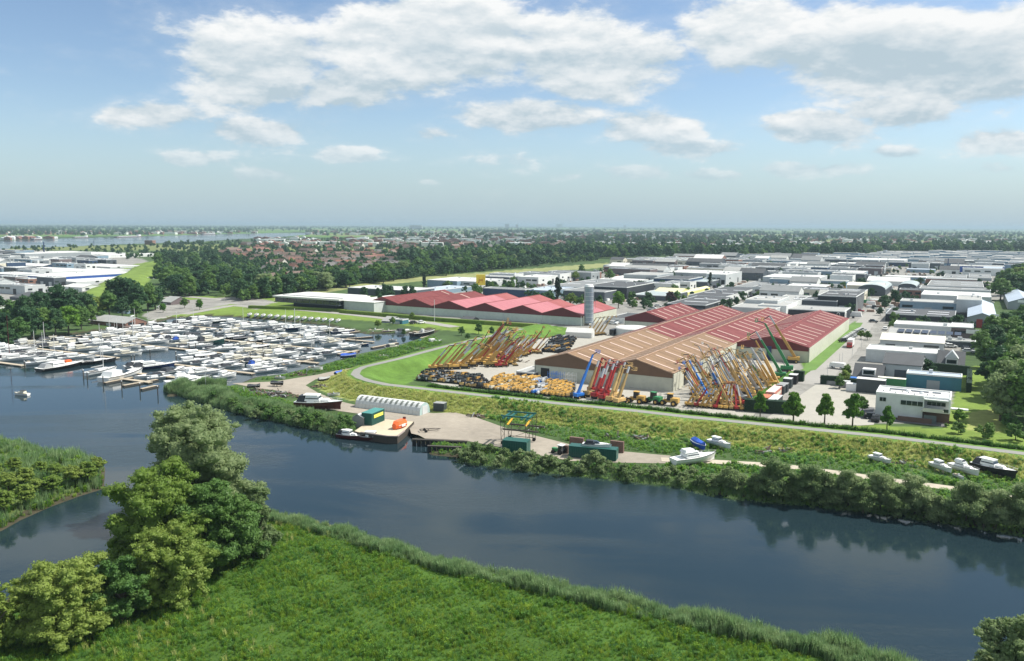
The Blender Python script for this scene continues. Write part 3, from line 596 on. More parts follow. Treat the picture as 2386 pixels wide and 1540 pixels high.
SPEC = [ # frame, xl, ytop, xr, yback, ybase, h, kind, wall, roof, skylights, openings, label
 ('Z', 1305, 1062, 1810, 1032, 1185, None, 'flat', 'teal', 'blue', 0, 1, 'long teal blue shed with pale roof behind the white villa'),
 ('Z', 1090, 968, 1443, 872, 1105, None, 'gx', 'lgrey', 'dark', 0, 1, 'white walled hall with dark sloping roof behind the teal shed'),
 ('Z', 945, 842, 1592, 800, None, 4.6, 'flat', 'lgrey', 'white', 0, 0, 'low white roofed hall with solar panels beside the dark gabled house'),
 ('Z', 1068, 752, 1650, 690, 850, None, 'gx', 'lgrey', 'cream', 0, 3, 'cream roofed gabled hall across from the parked cars'),
 ('Z', 1150, 700, 1515, 645, None, 5.5, 'gx', 'lgrey', 'pale', 0, 0, 'pale hall with a row of solar panels behind the cream roofed hall'),
 ('Z', 1190, 612, 1710, 580, 735, None, 'flat', 'lgrey', 'white', 3, 2, 'long white roofed building joined to a brown brick office'),
 ('Z', 1712, 640, 1916, 600, 750, None, 'flat', 'brown', 'white', 0, 1, 'brown brick office block with white sign at the end of the white roofed building'),
 ('Z', 1660, 762, 1940, 738, 815, None, 'flat', 'slate', 'pale', 0, 0, 'low slate garage row in front of the brown brick office'),
 ('Z', 1118, 518, 1750, 466, 590, None, 'flat', 'black', 'dark', 4, 0, 'black walled hall with four white skylights near the street'),
 ('Z', 1246, 402, 1960, 378, 515, None, 'flat', 'bluegrey', 'pale', 0, 4, 'long blue-grey hall with flat pale roof behind the black walled hall'),
 ('Z', 1772, 390, 1990, 352, None, 9.5, 'flat', 'lgrey', 'pale', 0, 0, 'taller pale block behind the right end of the blue-grey hall'),
 ('Z', 1242, 296, 1442, 285, 378, None, 'flat', 'brick', 'dark', 0, 3, 'red-brown brick block at the bend of the street'),
 ('Z', 1446, 345, 2080, 305, None, 7.0, 'flat', 'lgrey', 'white', 4, 0, 'long white roofed hall right of the brick block'),
 ('Z', 1430, 288, 2075, 262, None, 7.5, 'flat', 'grey', 'grey', 2, 0, 'grey roofed hall with long white edge behind the brick block'),
 ('Z', 1500, 262, 2010, 212, None, 8.0, 'flat', 'grey', 'grey', 4, 0, 'grey roofed hall with four big white skylights'),
 ('Z', 1236, 270, 1400, 240, None, 5.5, 'arch', 'slate', 'sheet', 0, 0, 'small arched dark hall behind the brick block'),
 ('Z', 1860, 552, 2135, 400, 640, None, 'gy', 'grey', 'blue', 0, 1, 'grey gabled hall with a red door near the right hand trees'),
 ('Z', 2235, 415, 2520, 330, 480, None, 'gy', 'grey', 'blue', 0, 1, 'large grey gabled hall with white sign at the right edge'),
 ('Z', 498, 352, 845, 310, 500, None, 'flat', 'black', 'dark', 2, 4, 'tall dark hall with white pillars left of the street'),
 ('Z', 280, 388, 670, 366, None, 7.0, 'flat', 'slate', 'dark', 2, 0, 'slate block with white skylights beside the tall dark hall'),
 ('Z', 222, 475, 742, 440, 560, None, 'flat', 'black', 'pale', 0, 1, 'black fronted shop with pale roof and white lettering behind the red roof'),
 ('Z', -40, 440, 210, 345, None, 7.0, 'flat', 'white', 'pale', 4, 0, 'white walled hall with skylights behind the red roofed bays'),
 ('Z', -160, 390, 130, 352, None, 8.5, 'flat', 'lgrey', 'pale', 2, 0, 'pale hall with skylights left of the white walled hall'),
 ('Z', 866, 292, 1118, 250, 350, None, 'arch', 'slate', 'sheet', 0, 1, 'dark fronted hall with shallow arched roof at the street bend'),
 ('Z', 770, 256, 1100, 228, None, 6.5, 'gx', 'cream', 'cream', 0, 0, 'cream roofed hall behind the arched dark hall'),
 ('Z', 950, 215, 1330, 178, 260, None, 'gx', 'white', 'white', 0, 0, 'bright white roofed hall beyond the street bend'),
 ('Z', 216, 262, 566, 242, 330, None, 'flat', 'brown', 'white', 0, 4, 'brown office with white roof and red door left of the street bend'),
 ('Z', 60, 200, 760, 190, 262, None, 'flat', 'bluegrey', 'pale', 0, 5, 'long blue-green hall with pale frames'),
 ('Z', 0, 182, 500, 155, None, 6.5, 'flat', 'lgrey', 'white', 3, 0, 'white roofed hall behind the long blue-green hall'),
 ('Z', 200, 122, 640, 108, 175, None, 'flat', 'navy', 'grey', 0, 1, 'navy fronted hall in the middle of the estate'),
 ('Z', 660, 140, 915, 122, 190, None, 'flat', 'bluegrey', 'white', 0, 4, 'blue and white office with white roof'),
 ('Z', 205, 60, 640, 45, 110, None, 'flat', 'lgrey', 'white', 0, 2, 'white hall with dark left part in the far estate'),
 ('Z', 665, 58, 830, 48, 108, None, 'flat', 'navy', 'white', 0, 0, 'navy block beside the far white hall'),
 ('Z', 850, 70, 1075, 45, 112, None, 'flat', 'slate', 'grey', 0, 1, 'dark grey hall near the tall grey chimney'),
 ('Z', 800, 22, 1292, 8, 62, None, 'flat', 'lgrey', 'white', 0, 1, 'large white hall with bright end wall at the back of the estate'),
 ('Z', 1110, 178, 1635, 165, 232, None, 'flat', 'bluegrey', 'white', 0, 4, 'blue-grey hall with white roof edge'),
 ('Z', 1310, 112, 1570, 104, 142, None, 'flat', 'bluegrey', 'blue', 0, 0, 'pale blue flat hall in the back of the estate'),
 ('Z', 1710, 82, 2205, 68, 138, None, 'flat', 'blue', 'pale', 0, 0, 'bright blue fronted factory at the back right'),
 ('Z', 2015, 112, 2185, 88, 158, None, 'gx', 'bluegrey', 'blue', 0, 0, 'light blue shed in front of the bright blue factory'),
 ('Z', 1640, 200, 1860, 150, 222, None, 'flat', 'lgrey', 'grey', 2, 0, 'grey roofed hall left of the right hand trees'),
 ('Z', 1880, 190, 2090, 150, 215, None, 'flat', 'grey', 'grey', 2, 0, 'grey hall with white skylights beside the right hand trees'),
 ('N', 1165, 512, 1245, 462, 545, None, 'gy', 'yellow', 'yellow', 0, 1, 'pale yellow gabled shed with yellow end wall'),
 ('N', 905, 508, 1165, 462, 545, None, 'gx', 'yellow', 'yellow', 0, 0, 'pale yellow roofed shed joined to the yellow gable'),
 ('N', 700, 532, 1040, 488, 580, None, 'flat', 'slate', 'sheet', 0, 1, 'sheet roofed showroom with white stepped edge'),
 ('N', 810, 402, 905, 338, 440, None, 'flat', 'slate', 'sheet', 0, 0, 'grey-green roofed wing left of the dark navy hall'),
 ('N', 905, 370, 1252, 345, 445, None, 'flat', 'navy', 'dark', 0, 0, 'dark navy hall between two grey-green roofs'),
 ('N', 1255, 402, 1440, 355, 455, None, 'flat', 'slate', 'sheet', 0, 0, 'grey-green roofed wing right of the dark navy hall'),
 ('N', 230, 445, 640, 400, None, 8.0, 'flat', 'black', 'dark', 0, 0, 'long black hall behind the round silo'),
 ('N', 20, 490, 420, 440, None, 6.0, 'flat', 'slate', 'grey', 0, 0, 'grey roofed hall behind the pink roofed bays'),
 ('N', -150, 445, 250, 378, None, 5.5, 'flat', 'white', 'grey', 4, 0, 'white walled hall with skylights near the poplar'),
 ('N', 225, 398, 640, 330, 430, None, 'flat', 'lgrey', 'white', 0, 3, 'white roofed workshop with grey doors'),
 ('N', 610, 332, 940, 308, 400, None, 'flat', 'grey', 'pale', 0, 2, 'grey hall with dark window band'),
 ('N', 1040, 310, 1430, 285, 360, None, 'flat', 'grey', 'white', 0, 0, 'long white roofed hall with pale skylight strip'),
 ('N', 1430, 330, 1620, 300, 430, None, 'flat', 'lgrey', 'white', 0, 4, 'three storey pale office with window bands'),
 ('N', 1250, 540, 1620, 455, 600, None, 'flat', 'white', 'dark', 4, 2, 'white hall with white bays and dark roof'),
 ('N', 1035, 620, 1420, 545, 690, None, 'flat', 'black', 'dark', 3, 3, 'black workshop with skylights just behind the red bays'),
 ('N', 1680, 655, 2110, 545, None, 6.5, 'flat', 'lgrey', 'pale', 4, 0, 'grey hall with many white skylights behind the red bays'),
 ('N', 1240, 360, 1430, 352, 372, None, 'flat', 'white', 'white', 0, 0, 'narrow white flat shed'),
 ('N', 1700, 455, 2080, 400, 480, None, 'flat', 'slate', 'grey', 0, 0, 'low grey hall with dark yard front'),
 ('N', 410, 240, 860, 222, 268, None, 'flat', 'bluegrey', 'pale', 0, 0, 'long pale hall under the far tree belt'),
 ('N', 890, 250, 1280, 240, 290, None, 'flat', 'brown', 'pale', 0, 0, 'long brown-grey hall in the far estate'),
 ('R2', 595, 492, 800, 472, 540, None, 'flat', 'bluegrey', 'white', 0, 0, 'white roofed grey hall left of the yellow sign'),
 ('R2', 800, 500, 935, 480, 545, None, 'flat', 'lgrey', 'white', 0, 1, 'pale hall just left of the yellow sign'),
 ('R2', 1000, 505, 1075, 490, 555, None, 'flat', 'lgrey', 'pale', 0, 1, 'pale showroom wall just right of the yellow sign'),
 ('R2', 980, 548, 1270, 540, 610, None, 'flat', 'navy', 'grey', 0, 0, 'navy hall behind the pink roofed bays'),
 ('R2', 1265, 560, 1450, 530, 610, None, 'flat', 'bluegrey', 'blue', 0, 0, 'light blue hall left of the dark poplar'),
 ('R2', 1218, 470, 1362, 455, 525, None, 'flat', 'white', 'white', 0, 3, 'white two storey office behind the yellow sign'),
 ('R2', 45, 545, 480, 528, 590, None, 'flat', 'slate', 'white', 0, 0, 'dark hall with white roof edge behind the office of the marina road'),
 ('R2', 485, 560, 640, 530, 590, None, 'flat', 'bluegrey', 'blue', 0, 0, 'pale blue-green roofed hall left of the conifer'),
 ('L', 160, 405, 360, 362, 520, None, 'flat', 'grey', 'white', 0, 1, 'tall grey hall with white roof beside the far river'),
 ('L', -120, 425, 155, 350, 520, None, 'flat', 'grey', 'grey', 0, 1, 'big blue-grey shed at the left edge of the photo'),
 ('L', 360, 388, 1245, 372, 415, None, 'flat', 'lgrey', 'white', 0, 6, 'very long white office in the left estate'),
 ('L', 800, 435, 1180, 425, 480, None, 'flat', 'lgrey', 'white', 0, 3, 'white roofed hall in front of the long white office'),
 ('L', 1345, 425, 1515, 395, 465, None, 'flat', 'white', 'white', 0, 2, 'white block left of the dark tree group'),
 ('L', 205, 712, 760, 645, 760, None, 'flat', 'blue', 'white', 0, 0, 'white roofed hall with bright blue walls'),
 ('L', -200, 685, 200, 665, 740, None, 'flat', 'navy', 'white', 0, 0, 'navy hall left of the bright blue one'),
 ('L', 975, 572, 1560, 552, 600, None, 'flat', 'lgrey', 'white', 0, 4, 'long white hall near the red paved road'),
 ('L', 870, 640, 1400, 615, 660, None, 'flat', 'grey', 'white', 0, 0, 'white roofed sheds in the left estate'),
 ('L', 880, 692, 1350, 655, 720, None, 'flat', 'grey', 'pale', 0, 2, 'grey roofed sheds in the left estate'),
 ('L', 20, 560, 600, 530, 590, None, 'gx', 'navy', 'white', 0, 3, 'hall with white gables and blue fronts in the left estate'),
 ('L', 0, 630, 740, 600, 655, None, 'flat', 'lgrey', 'white', 0, 0, 'long white flat roof behind the bright blue hall'),
 ('L', 400, 895, 890, 838, 930, None, 'flat', 'lgrey', 'pale', 0, 0, 'pale roofed hall behind the marina trees'),
 ('L', 900, 870, 1165, 830, 940, None, 'gx', 'white', 'white', 0, 1, 'white gabled house at the foot of the grass dike'),
 ('L', 1165, 770, 1420, 735, 805, None, 'flat', 'black', 'grey', 0, 1, 'black cube house with white wall near the grass dike'),
 ('L', 720, 790, 1080, 725, 830, None, 'flat', 'lgrey', 'white', 0, 2, 'white terrace building in the left estate'),
 ('L', -60, 1185, 310, 1150, 1240, None, 'flat', 'white', 'white', 0, 2, 'white canopy building behind the left marina trees'),
 ('L', 140, 1020, 330, 945, 1060, None, 'gx', 'slate', 'dark', 0, 1, 'dark gabled shed behind the left marina trees'),
]
def build_specs():
    for s in SPEC:
        f, xl, yt, xr, ybk, yb, h, kind, wall, roof, nsky, op, label = s
        Gp, w, d, hh = measure(f, xl, yt, xr, ybk, yb, h, .2 if kind == 'gx' else 0)
        if kind == 'gx': d *= 2
        d = min(d, 90); hh = min(hh, 14)
        building('industrial_building' if 'house' not in label and 'office' not in label else 'office_building', label, 'building', Gp, w, d, hh, wall, roof, nsky, kind, .10 if kind == 'gx' else .18, openings=op, seed=len(label))
build_specs()
def solar(t, n, m, x0, y0, z, dx, sx, sy, ry=0):
    me = MB().box(-sx/2, -sy/2, 0, sx/2, sy/2, .1).mesh('solar_panel', M_PV)
    for i in range(n): obj('solar_panel', me, t, matx=Matrix.Translation((x0+i*dx, y0, z)) @ Matrix.Rotation(ry, 4, 'X'))
for o in list(COL.objects):
    L = o.get('label', '')
    if L.startswith('pale hall with a row of solar'): solar(o, 8, 0, 4.5, 3.5, 6.75, 3.0, 2.4, 4.2, .19)
    if L.startswith('low white roofed hall with solar'): solar(o, 4, 0, 38, 4, 4.45, 2.2, 1.8, 5)
    if L.startswith('black fronted shop'):
        for i, (ch) in enumerate([(0,)]):
            q = MB()
            for k in range(14):      # the ring of the figure 0
                a0, a1 = 2*math.pi*k/14, 2*math.pi*(k+1)/14
                q.beam((.75*math.cos(a0), 0, 1.05*math.sin(a0)), (.75*math.cos(a1), 0, 1.05*math.sin(a1)), .1, .32)
            obj('letter', q.mesh('letter', WHITE), o, (BW[L][0]-3, -.15, BW[L][2]-1.6))
        obj('white_sign_board', cube(WHITE), o, (BW[L][0]+.1, 4, BW[L][2]-4.4), scale=(.2, 6, 4))
        for k in range(3): obj('sign_bar', cube(DARK), o, (BW[L][0]+.22, 3.2+k*.7, BW[L][2]-3.6+k*.9), scale=(.12, 2.2, .45))
    if L.startswith('tall dark hall with white pillars'):
        for k in range(6): obj('pillar', cube(WHITE), o, (BW[L][0]+.05, 1.5+k*BW[L][1]/6.2, 0), scale=(.5, .8, BW[L][2]-.8))
    if L.startswith('grey gabled hall with a red door'):
        obj('red_door', cube(WM['red']), o, (BW[L][0]*.42, -.12, 0), scale=(BW[L][0]*.2, .2, 4.2)); obj('doorway_shade_panel', cube(DARK), o, (BW[L][0]*.68, -.12, 0), scale=(BW[L][0]*.24, .2, 4)); obj('sign_board', cube(WHITE), o, (12, -.12, 6.2), scale=(3.4, .2, 1))  # doorway: black slab on the wall standing in for the shade inside
    if L.startswith('large grey gabled hall'): obj('sign_board', cube(WHITE), o, (8, -.12, 4.5), scale=(6, .2, 1.6))
    if L.startswith('brown brick office block'): obj('sign_board', cube(WHITE), o, (8.5, -.16, 3.0), scale=(5, .2, 1.8))
FARM = ['white', 'lgrey', 'grey', 'slate', 'navy', 'bluegrey', 'brick', 'cream', 'white', 'lgrey', 'slate', 'brown', 'grey', 'white']
ESTATE = [(1000,672),(1130,655),(1400,640),(1420,612),(1640,600),(1720,590),(2500,588),(2500,640),(2300,660),(2262,700),(2255,745),(2200,740),(1990,725),(1990,745),(1800,705),(1600,690),(1450,705),(1290,690),(1200,670),(1090,668)]
LEFT_EST = [(-60,590),(0,587),(240,592),(262,606),(300,622),(255,650),(212,688),(150,690),(110,700),(60,702),(-60,720)]
def free(u, v, w, d, mg=2.0):
    for (a, b, ww, dd) in OCC:
        if u < a+ww+mg and u+w+mg > a and v < b+dd+mg and v+d+mg > b: return False
    return True
STREET = [toUV(P(x, y)) for x, y in [(1892,897),(1960,825),(2005,765),(2052,705),(2095,660),(2120,640)]]
def on_street(u, v, w, d):
    for k in range(5):
        for (x, y) in ((u+w*k/4, v), (u+w*k/4, v+d)):
            if distline(np.array([x]), np.array([y]), STREET)[0] < 9: return True
    return False
for (a, b, c, d) in ((-2, -3, 52, 194), (46, 76, 30, 116), (-22, 132, 24, 58)): OCC.append((a, b, c, d))
ua, va = toUV(OA); OCC.append((ua-2, va-3, 142, 70))
def fill_estate(poly, vr, ur, lab, seed, rowgap, cap):
    rr = random.Random(seed); row = 0; v = vr[0]; cnt = 0; fw, fr = MB(), MB()
    while v < vr[1]:
        d = rr.uniform(14, 26) if 'left' not in lab else rr.uniform(9, 20); u = ur[0]+rr.uniform(0, 20); k = 0
        while u < ur[1]:
            w = rr.uniform(14, 44) if 'left' not in lab else rr.uniform(9, 34)
            pc = [proj(UV(u+a*w, v+b*d)) for a in (0, 1) for b in (0, 1)]
            if all(inpoly([p[0]], [p[1]], poly)[0] for p in pc) and free(u, v, w, d) and not on_street(u, v, w, d):
                wall = rr.choice(FARM); roof = rr.choice(['white', 'pale', 'grey', 'dark', 'pale', 'dark', 'grey', 'grey']); h = rr.uniform(5, 8.5)
                kind = rr.choice(['flat']*5+['gx'])
                if cnt >= cap:
                    q_ = [UV(u, v), UV(u+w, v), UV(u+w, v+d), UV(u, v+d)]; cnt += 1; k += 1
                    for M_, z0_, z1_ in ((fw, 0, h-.2), (fr, h-.19, h)): M_.add([(p.x, p.y, z0_) for p in q_]+[(p.x, p.y, z1_) for p in q_], [(0,3,2,1), (4,5,6,7), (0,1,5,4), (1,2,6,5), (2,3,7,6), (3,0,4,7)])
                else: building('industrial_building', f'{ {"lgrey":"light-grey","bluegrey":"blue-grey"}.get(wall, wall)} hall with {roof} roof, {ordw(k)} from left in the {ordw(row)} row of {lab}', 'building',
                         UV(u, v), w, d, h, wall, roof, rr.choice([0, 2, 4, 4, 6]), kind, openings=2 if w < 24 else 4 if w < 38 else 6, seed=cnt); k += 1; cnt += 1
            u += w + rr.choice([2.5, 3, 4, 12])
        if k: row += 1
        v += d + rr.choice(rowgap)
    if fw.v:
        for nm, M_, mm in (('far_hall_walls', fw, WM['bluegrey']), ('far_hall_roofs', fr, RM['pale'])):
            o = obj(nm, M_.mesh(nm, mm)); o['kind'] = 'stuff'; o['label'] = 'farthest flat halls of ' + lab
    return cnt
nf = fill_estate(ESTATE, (60, 1500), (-700, 900), 'the main estate', 3, (3, 4, 14), 165)
nf2 = fill_estate(LEFT_EST, (-200, 1200), (-1200, -150), 'the left estate', 5, (4, 6, 16), 45)
print('filled', nf, nf2)
# --- white villa in the foreground
def villa():
    B0 = PF('Z', 1022, 1462); t = thing('white_villa', 'white flat-roofed two storey villa with dark window strip beside the dike', 'house', B0, TH)
    W, Dp, H = 17.4, 10.5, 6.6
    obj('wall', cube(WM['white']), t, (5.6, Dp/2, .5), scale=(11.2, Dp, H-.75)); obj('plinth', cube(BRICK), t, (5.7, Dp/2, 0), scale=(10.8, Dp-.2, .5))
    obj('wall', cube(WM['white']), t, (11.2+3.1, Dp/2+.9, 3.3), scale=(6.2, Dp-1.8, H-3.56)); obj('brick_wall', cube(BRICK), t, (14.3, Dp/2+.8, 0), scale=(6.1, Dp-1.6, 3.2))
    obj('roof', cube(RM['white']), t, (W/2, Dp/2, H-.25), scale=(W, Dp, .2))
    q = MB()
    for (x0, y0, x1, y1) in ((-.05, -.05, 11.2, .3), (11.2, -.05, W+.05, .45), (-.05, Dp-.3, W+.05, Dp+.05), (-.05, .302, .3, Dp-.302), (W-.3, .452, W+.05, Dp-.302)): q.box(x0, y0, H-.244, x1, y1, H+.25)
    obj('parapet', q.mesh('parapet', WHITE), t)
    for (x, w_, z, h_) in ((1.7, 1.5, 4.5, 1.0), (8.6, 5.2, 4.1, 1.15), (12.0+2.2, 4.2, 4.3, .9)):
        yy_ = -.04 if x < 11 else 1.6
        f = obj('window', cube(GLASS), t, (x, yy_, z), scale=(w_, .16, h_))
        for k in range(1, 4 if w_ > 3 else 2): obj('mullion', MB().box(-.04/w_, -.8, 0, .04/w_, -.5, 1).mesh('mullion', LGREY), f, (-.5+k/(4 if w_ > 3 else 2), 0, 0))
    obj('balcony_floor', cube(mat('balcony_plaster', (.6, .58, .5))), t, (14.2, .1, 3.05), scale=(6.5, 2.8, .25))
    obj('balcony_rail', cube(mat('balcony_plaster', (.6, .58, .5))), t, (13.6, -1.25, 3.3), scale=(4.6, .12, .75))
    obj('balcony_glass', cube(GLASS), t, (16.6, -1.25, 3.3), scale=(1.2, .06, .85))
    obj('white_frame', MB().box(17.1, -1.3, 3.3, 17.45, .45, H+.1).mesh('white_frame', WHITE), t); obj('white_frame', MB().box(11.2, -.9, 3.3, 11.45, .3, H+.1).mesh('white_frame', WHITE), t)
    obj('canopy', MB().box(11.452, -1.2, H-.5, 17.098, .4, H-.26).mesh('canopy', WHITE), t)
    for (x, y, w_, d_) in ((5.0, 7.6, 4.6, 1.7), (9.6, 7.4, 5.0, 1.7), (14.0, 7.5, 2.0, 1.7)): obj('solar_panel', cube(M_PV), t, (x, y, H-.04), scale=(w_, d_, .12))
    for i in range(9): obj('roof_vent', cube(LGREY), t, (1.5+i*1.5, 3.5+1.2*math.sin(i*2.3), H-.06), scale=(.35, .35, .4))
    obj('roof_dome', MB().cyl((7.3, 6.0, H-.05), (7.3, 6.0, H+.45), .8, .4, 10).mesh('roof_dome', WHITE), t); obj('roof_dome', MB().cyl((10.6, 4.6, H-.05), (10.6, 4.6, H+.4), .7, .4, 10).mesh('roof_dome', WHITE), t)
    obj('low_wall', MB().box(5.6, -1.6, 0, 13.5, -1.3, 1.3).mesh('low_wall', BRICK), t); obj('entrance_screen', MB().box(11.6, -1.25, 0, 14.5, -1.1, 2.2).mesh('entrance_screen', mat('grey_slats', (.12, .14, .15))), t)
    obj('carport', MB().box(17.5, 4.8, 3.1, 21.5, 6.5, 3.4).mesh('carport', WHITE), t)
    OCC.append((*toUV(B0), W, Dp)); return B0
VB = villa()
sheet('villa_forecourt', [VB+E1*a+E2*b for a, b in ((-8, -3), (17, -3.2), (17, 0), (-1, 0), (-1, 12), (-6, 12))], mat('dark_paving', (.12, .12, .125), .9), .08)
# dark house with dormers, dark gabled house
def dormer_house(f, xl, yt, xr, ybk, yb, label, dormer):
    Gp, w, d, h = measure(f, xl, yt, xr, ybk, yb, None, .6); t = building('gabled_house', label, 'house', Gp, w, d*2, h, 'slate', 'dark', 0, 'gx', .30, openings=2)
    obj('dormer', MB().box(w*.3, .8, h+.2, w*.75, 4.4, h+2.6).mesh('dormer', WHITE), t); obj('dormer_window', MB().box(w*.34, .7, h+.9, w*.71, .8, h+2.2).mesh('dormer_window', GLASS), t)
    if dormer:
        obj('dormer_gable', MB().prism([(w*.27, h+2.65), (w*.78, h+2.65), (w*.525, h+5.4)], .6, 5.5).mesh('dormer_gable', LGREY), t)
    return t
dormer_house('Z', 822, 1090, 1088, 968, 1125, 'dark roofed house with white box dormer behind the white containers', False)
dormer_house('Z', 1590, 990, 1835, 850, 1035, 'dark roofed house with pointed white gable dormer by the right lawn', True)
# modern dark office with white roof band near the marina road
def office():
    B0 = PF('M', 150, 640); t = thing('modern_office', 'low dark glazed office with overhanging white roof band beside the marina road', 'office', B0, TH)
    obj('lower_wall', cube(WM['black']), t, (27, 12, 0), scale=(34, 20, 3.4)); obj('glass_band', cube(GLASS), t, (25, 10, 3.7), scale=(50, 26, 2.6)); obj('floor_slab', cube(WM['slate']), t, (25, 10, 3.35), scale=(51, 27, .34))
    obj('roof', cube(RM['white']), t, (25, 10, 6.3), scale=(52, 28, .9)); obj('roof_step', cube(RM['white']), t, (26, 12, 7.2), scale=(47, 22, .5))
    for k in range(10): obj('mullion', cube(WM['slate']), t, (1.5+k*5.2, -3.08, 3.7), scale=(.25, .12, 2.6))
    obj('rear_wing', cube(WM['lgrey']), t, (62, 22, 0), scale=(22, 44, 6)); obj('roof', cube(RM['white']), t, (62, 22, 6), scale=(22.5, 44.5, .3))
    OCC.append((*toUV(B0), 75, 45))
    tr = thing('semi_trailer_truck', 'white articulated lorry parked beside the modern office', 'truck', PF('M', 1460, 660), TH+.1)
    obj('trailer', cube(WHITE), tr, (7, 0, 1.1), scale=(13.4, 2.5, 2.8)); obj('cab', MB().prism([(14, .5), (16.4, .5), (16.4, 2.0), (15.9, 3.3), (14, 3.4)], -1.2, 1.2).mesh('cab', WHITE), tr); obj('windscreen', MB().box(16.2, -1, 2.0, 16.45, 1, 2.9).mesh('windscreen', GLASS), tr)
    for x in (1.5, 2.9, 4.3, 13.2, 15.4):
        obj('wheel', MB().cyl((x, -1.25, .5), (x, 1.25, .5), .5, n=10).mesh('wheel', TYRE), tr)
office()
# club house and sheds by the marina
def shed(name, label, f, xl, yt, xr, ybk, yb, wall, roof, kind='gx', rise=.20, cat='shed'):
    Gp, w, d, h = measure(f, xl, yt, xr, ybk, yb, None, .4 if kind == 'gx' else 0)
    return building(name, label, cat, Gp, w, d*(2 if kind == 'gx' else 1), h, wall, roof, 0, kind, rise, openings=1)
shed('club_house', 'low clubhouse with grey roof and white fascia at the marina edge', 'L', 1255, 1345, 1780, 1265, 1400, 'brick', 'pale', cat='clubhouse')
shed('boat_shed', 'black roofed boathouse among bushes by the ditch', 'E', 2750, 130, 2980, 60, 180, 'black', 'dark')
shed('garden_shed', 'small grey shed with pale roof beside the marina walkway', 'E', 1200, 150, 1380, 60, 190, 'grey', 'pale')
shed('green_hut', 'green metal hut beside the grey shed', 'E', 1420, 125, 1610, 105, 210, 'teal', 'grey', 'flat')
shed('harbour_hut', 'small dark hut with white awning near the grass dike', 'L', 2275, 1085, 2420, 1010, 1125, 'brown', 'pale')
shed('blue_hut', 'pale blue cabin under the trees by the clubhouse', 'L', 1665, 1205, 1805, 1188, 1250, 'bluegrey', 'blue', 'flat')
shed('open_store', 'low grey storage shed at the left corner of the brown hall', 'R2', 1210, 1125, 1330, 1090, 1165, 'brown', 'pale', 'flat')
q = shed('white_store', 'white low building beside the street of the red hall', 'N', 440, 765, 615, 715, 810, 'white', 'dark', 'flat')
# silo and tank
def silo():
    b = PF('R2', 1708, 806); t = thing('silo', 'tall grey cylindrical silo with ladder and cap between the two red halls', 'silo', b)
    obj('shell', MB().cyl((0, 0, 1.2), (0, 0, 19.5), 2.25, n=20).mesh('shell', mat('silo_steel', (.30, .36, .42), .45, .3, var=.35, scale=.5), False), t)
    for k in range(9): obj('hoop', MB().cyl((0, 0, 2+2.1*k), (0, 0, 2.18+2.1*k), 2.36, n=20).mesh('hoop', LGREY), t)
    obj('cap', MB().cyl((0, 0, 19.5), (0, 0, 20.6), 2.5, 1.9, n=20).mesh('cap', WHITE), t)
    q = MB(); q.beam((2.5, -.4, 0), (2.5, -.4, 21), .12); q.beam((2.5, .4, 0), (2.5, .4, 21), .12)
    for k in range(26): q.beam((2.5, -.4, .6+k*.8), (2.5, .4, .6+k*.8), .07)
    obj('ladder', q.mesh('ladder', WHITE), t)
    for a in range(4): obj('leg', MB().cyl((1.8*math.cos(a*1.571), 1.8*math.sin(a*1.571), 0), (1.8*math.cos(a*1.571), 1.8*math.sin(a*1.571), 1.3), .2, n=6).mesh('leg', GREY), t)
    b = PF('N', 700, 935); t = thing('storage_tank', 'round white storage tank behind the brown roof', 'tank', b)
    obj('shell', MB().cyl((0, 0, 0), (0, 0, 3.4), 8, n=32).mesh('shell', WM['lgrey']), t); obj('cover', MB().cyl((0, 0, 3.4), (0, 0, 3.8), 8.1, 7.6, n=32).mesh('cover', RM['white']), t)
    b = PF('R2', 1640, 893); t = thing('storage_tent', 'small white storage tent beside the raised yellow booms', 'tent', b, TH+math.pi/2+.2)
    obj('canvas', MB().prism([(0, 0), (6, 0), (6, 2.4), (3, 4.2), (0, 2.4)], -6, 6).mesh('canvas', RM['white']), t); obj('door', MB().box(1.6, -6.1, 0, 4.4, -6.0, 2.4).mesh('door', LGREY), t)
silo()
def roadsign():
    b = PF('R2', 965, 560); t = thing('advertising_sign', 'bright yellow square sign box with an orange letter mark above the pink roofs', 'sign', b, .05)
    M1 = mat('sign_yellow', (1.0, .74, .08), .4, var=.02); s_ = 7.2; z = 3.5
    obj('panel', MB().box(-s_/2, -.6, z, s_/2, .6, z+8.2).mesh('panel', M1), t)
    q = MB(); z0 = z+1.6; q.beam((-1.9, -.7, z0), (-1.1, -.7, z0+4.8), .15, .9); q.beam((1.1, -.7, z0), (1.9, -.7, z0+4.8), .15, .9); q.beam((-1.5, -.7, z0+2.4), (1.5, -.7, z0+2.4), .15, .9); q.beam((-2.3, -.7, z0+.1), (-.9, -.7, z0+1.2), .15, .5)
    obj('letter', q.mesh('letter', mat('sign_orange', (.62, .28, .02), .4)), t)
    obj('mast', MB().cyl((0, 0, 0), (0, 0, z), .5, n=8).mesh('mast', GREY), t)
roadsign()
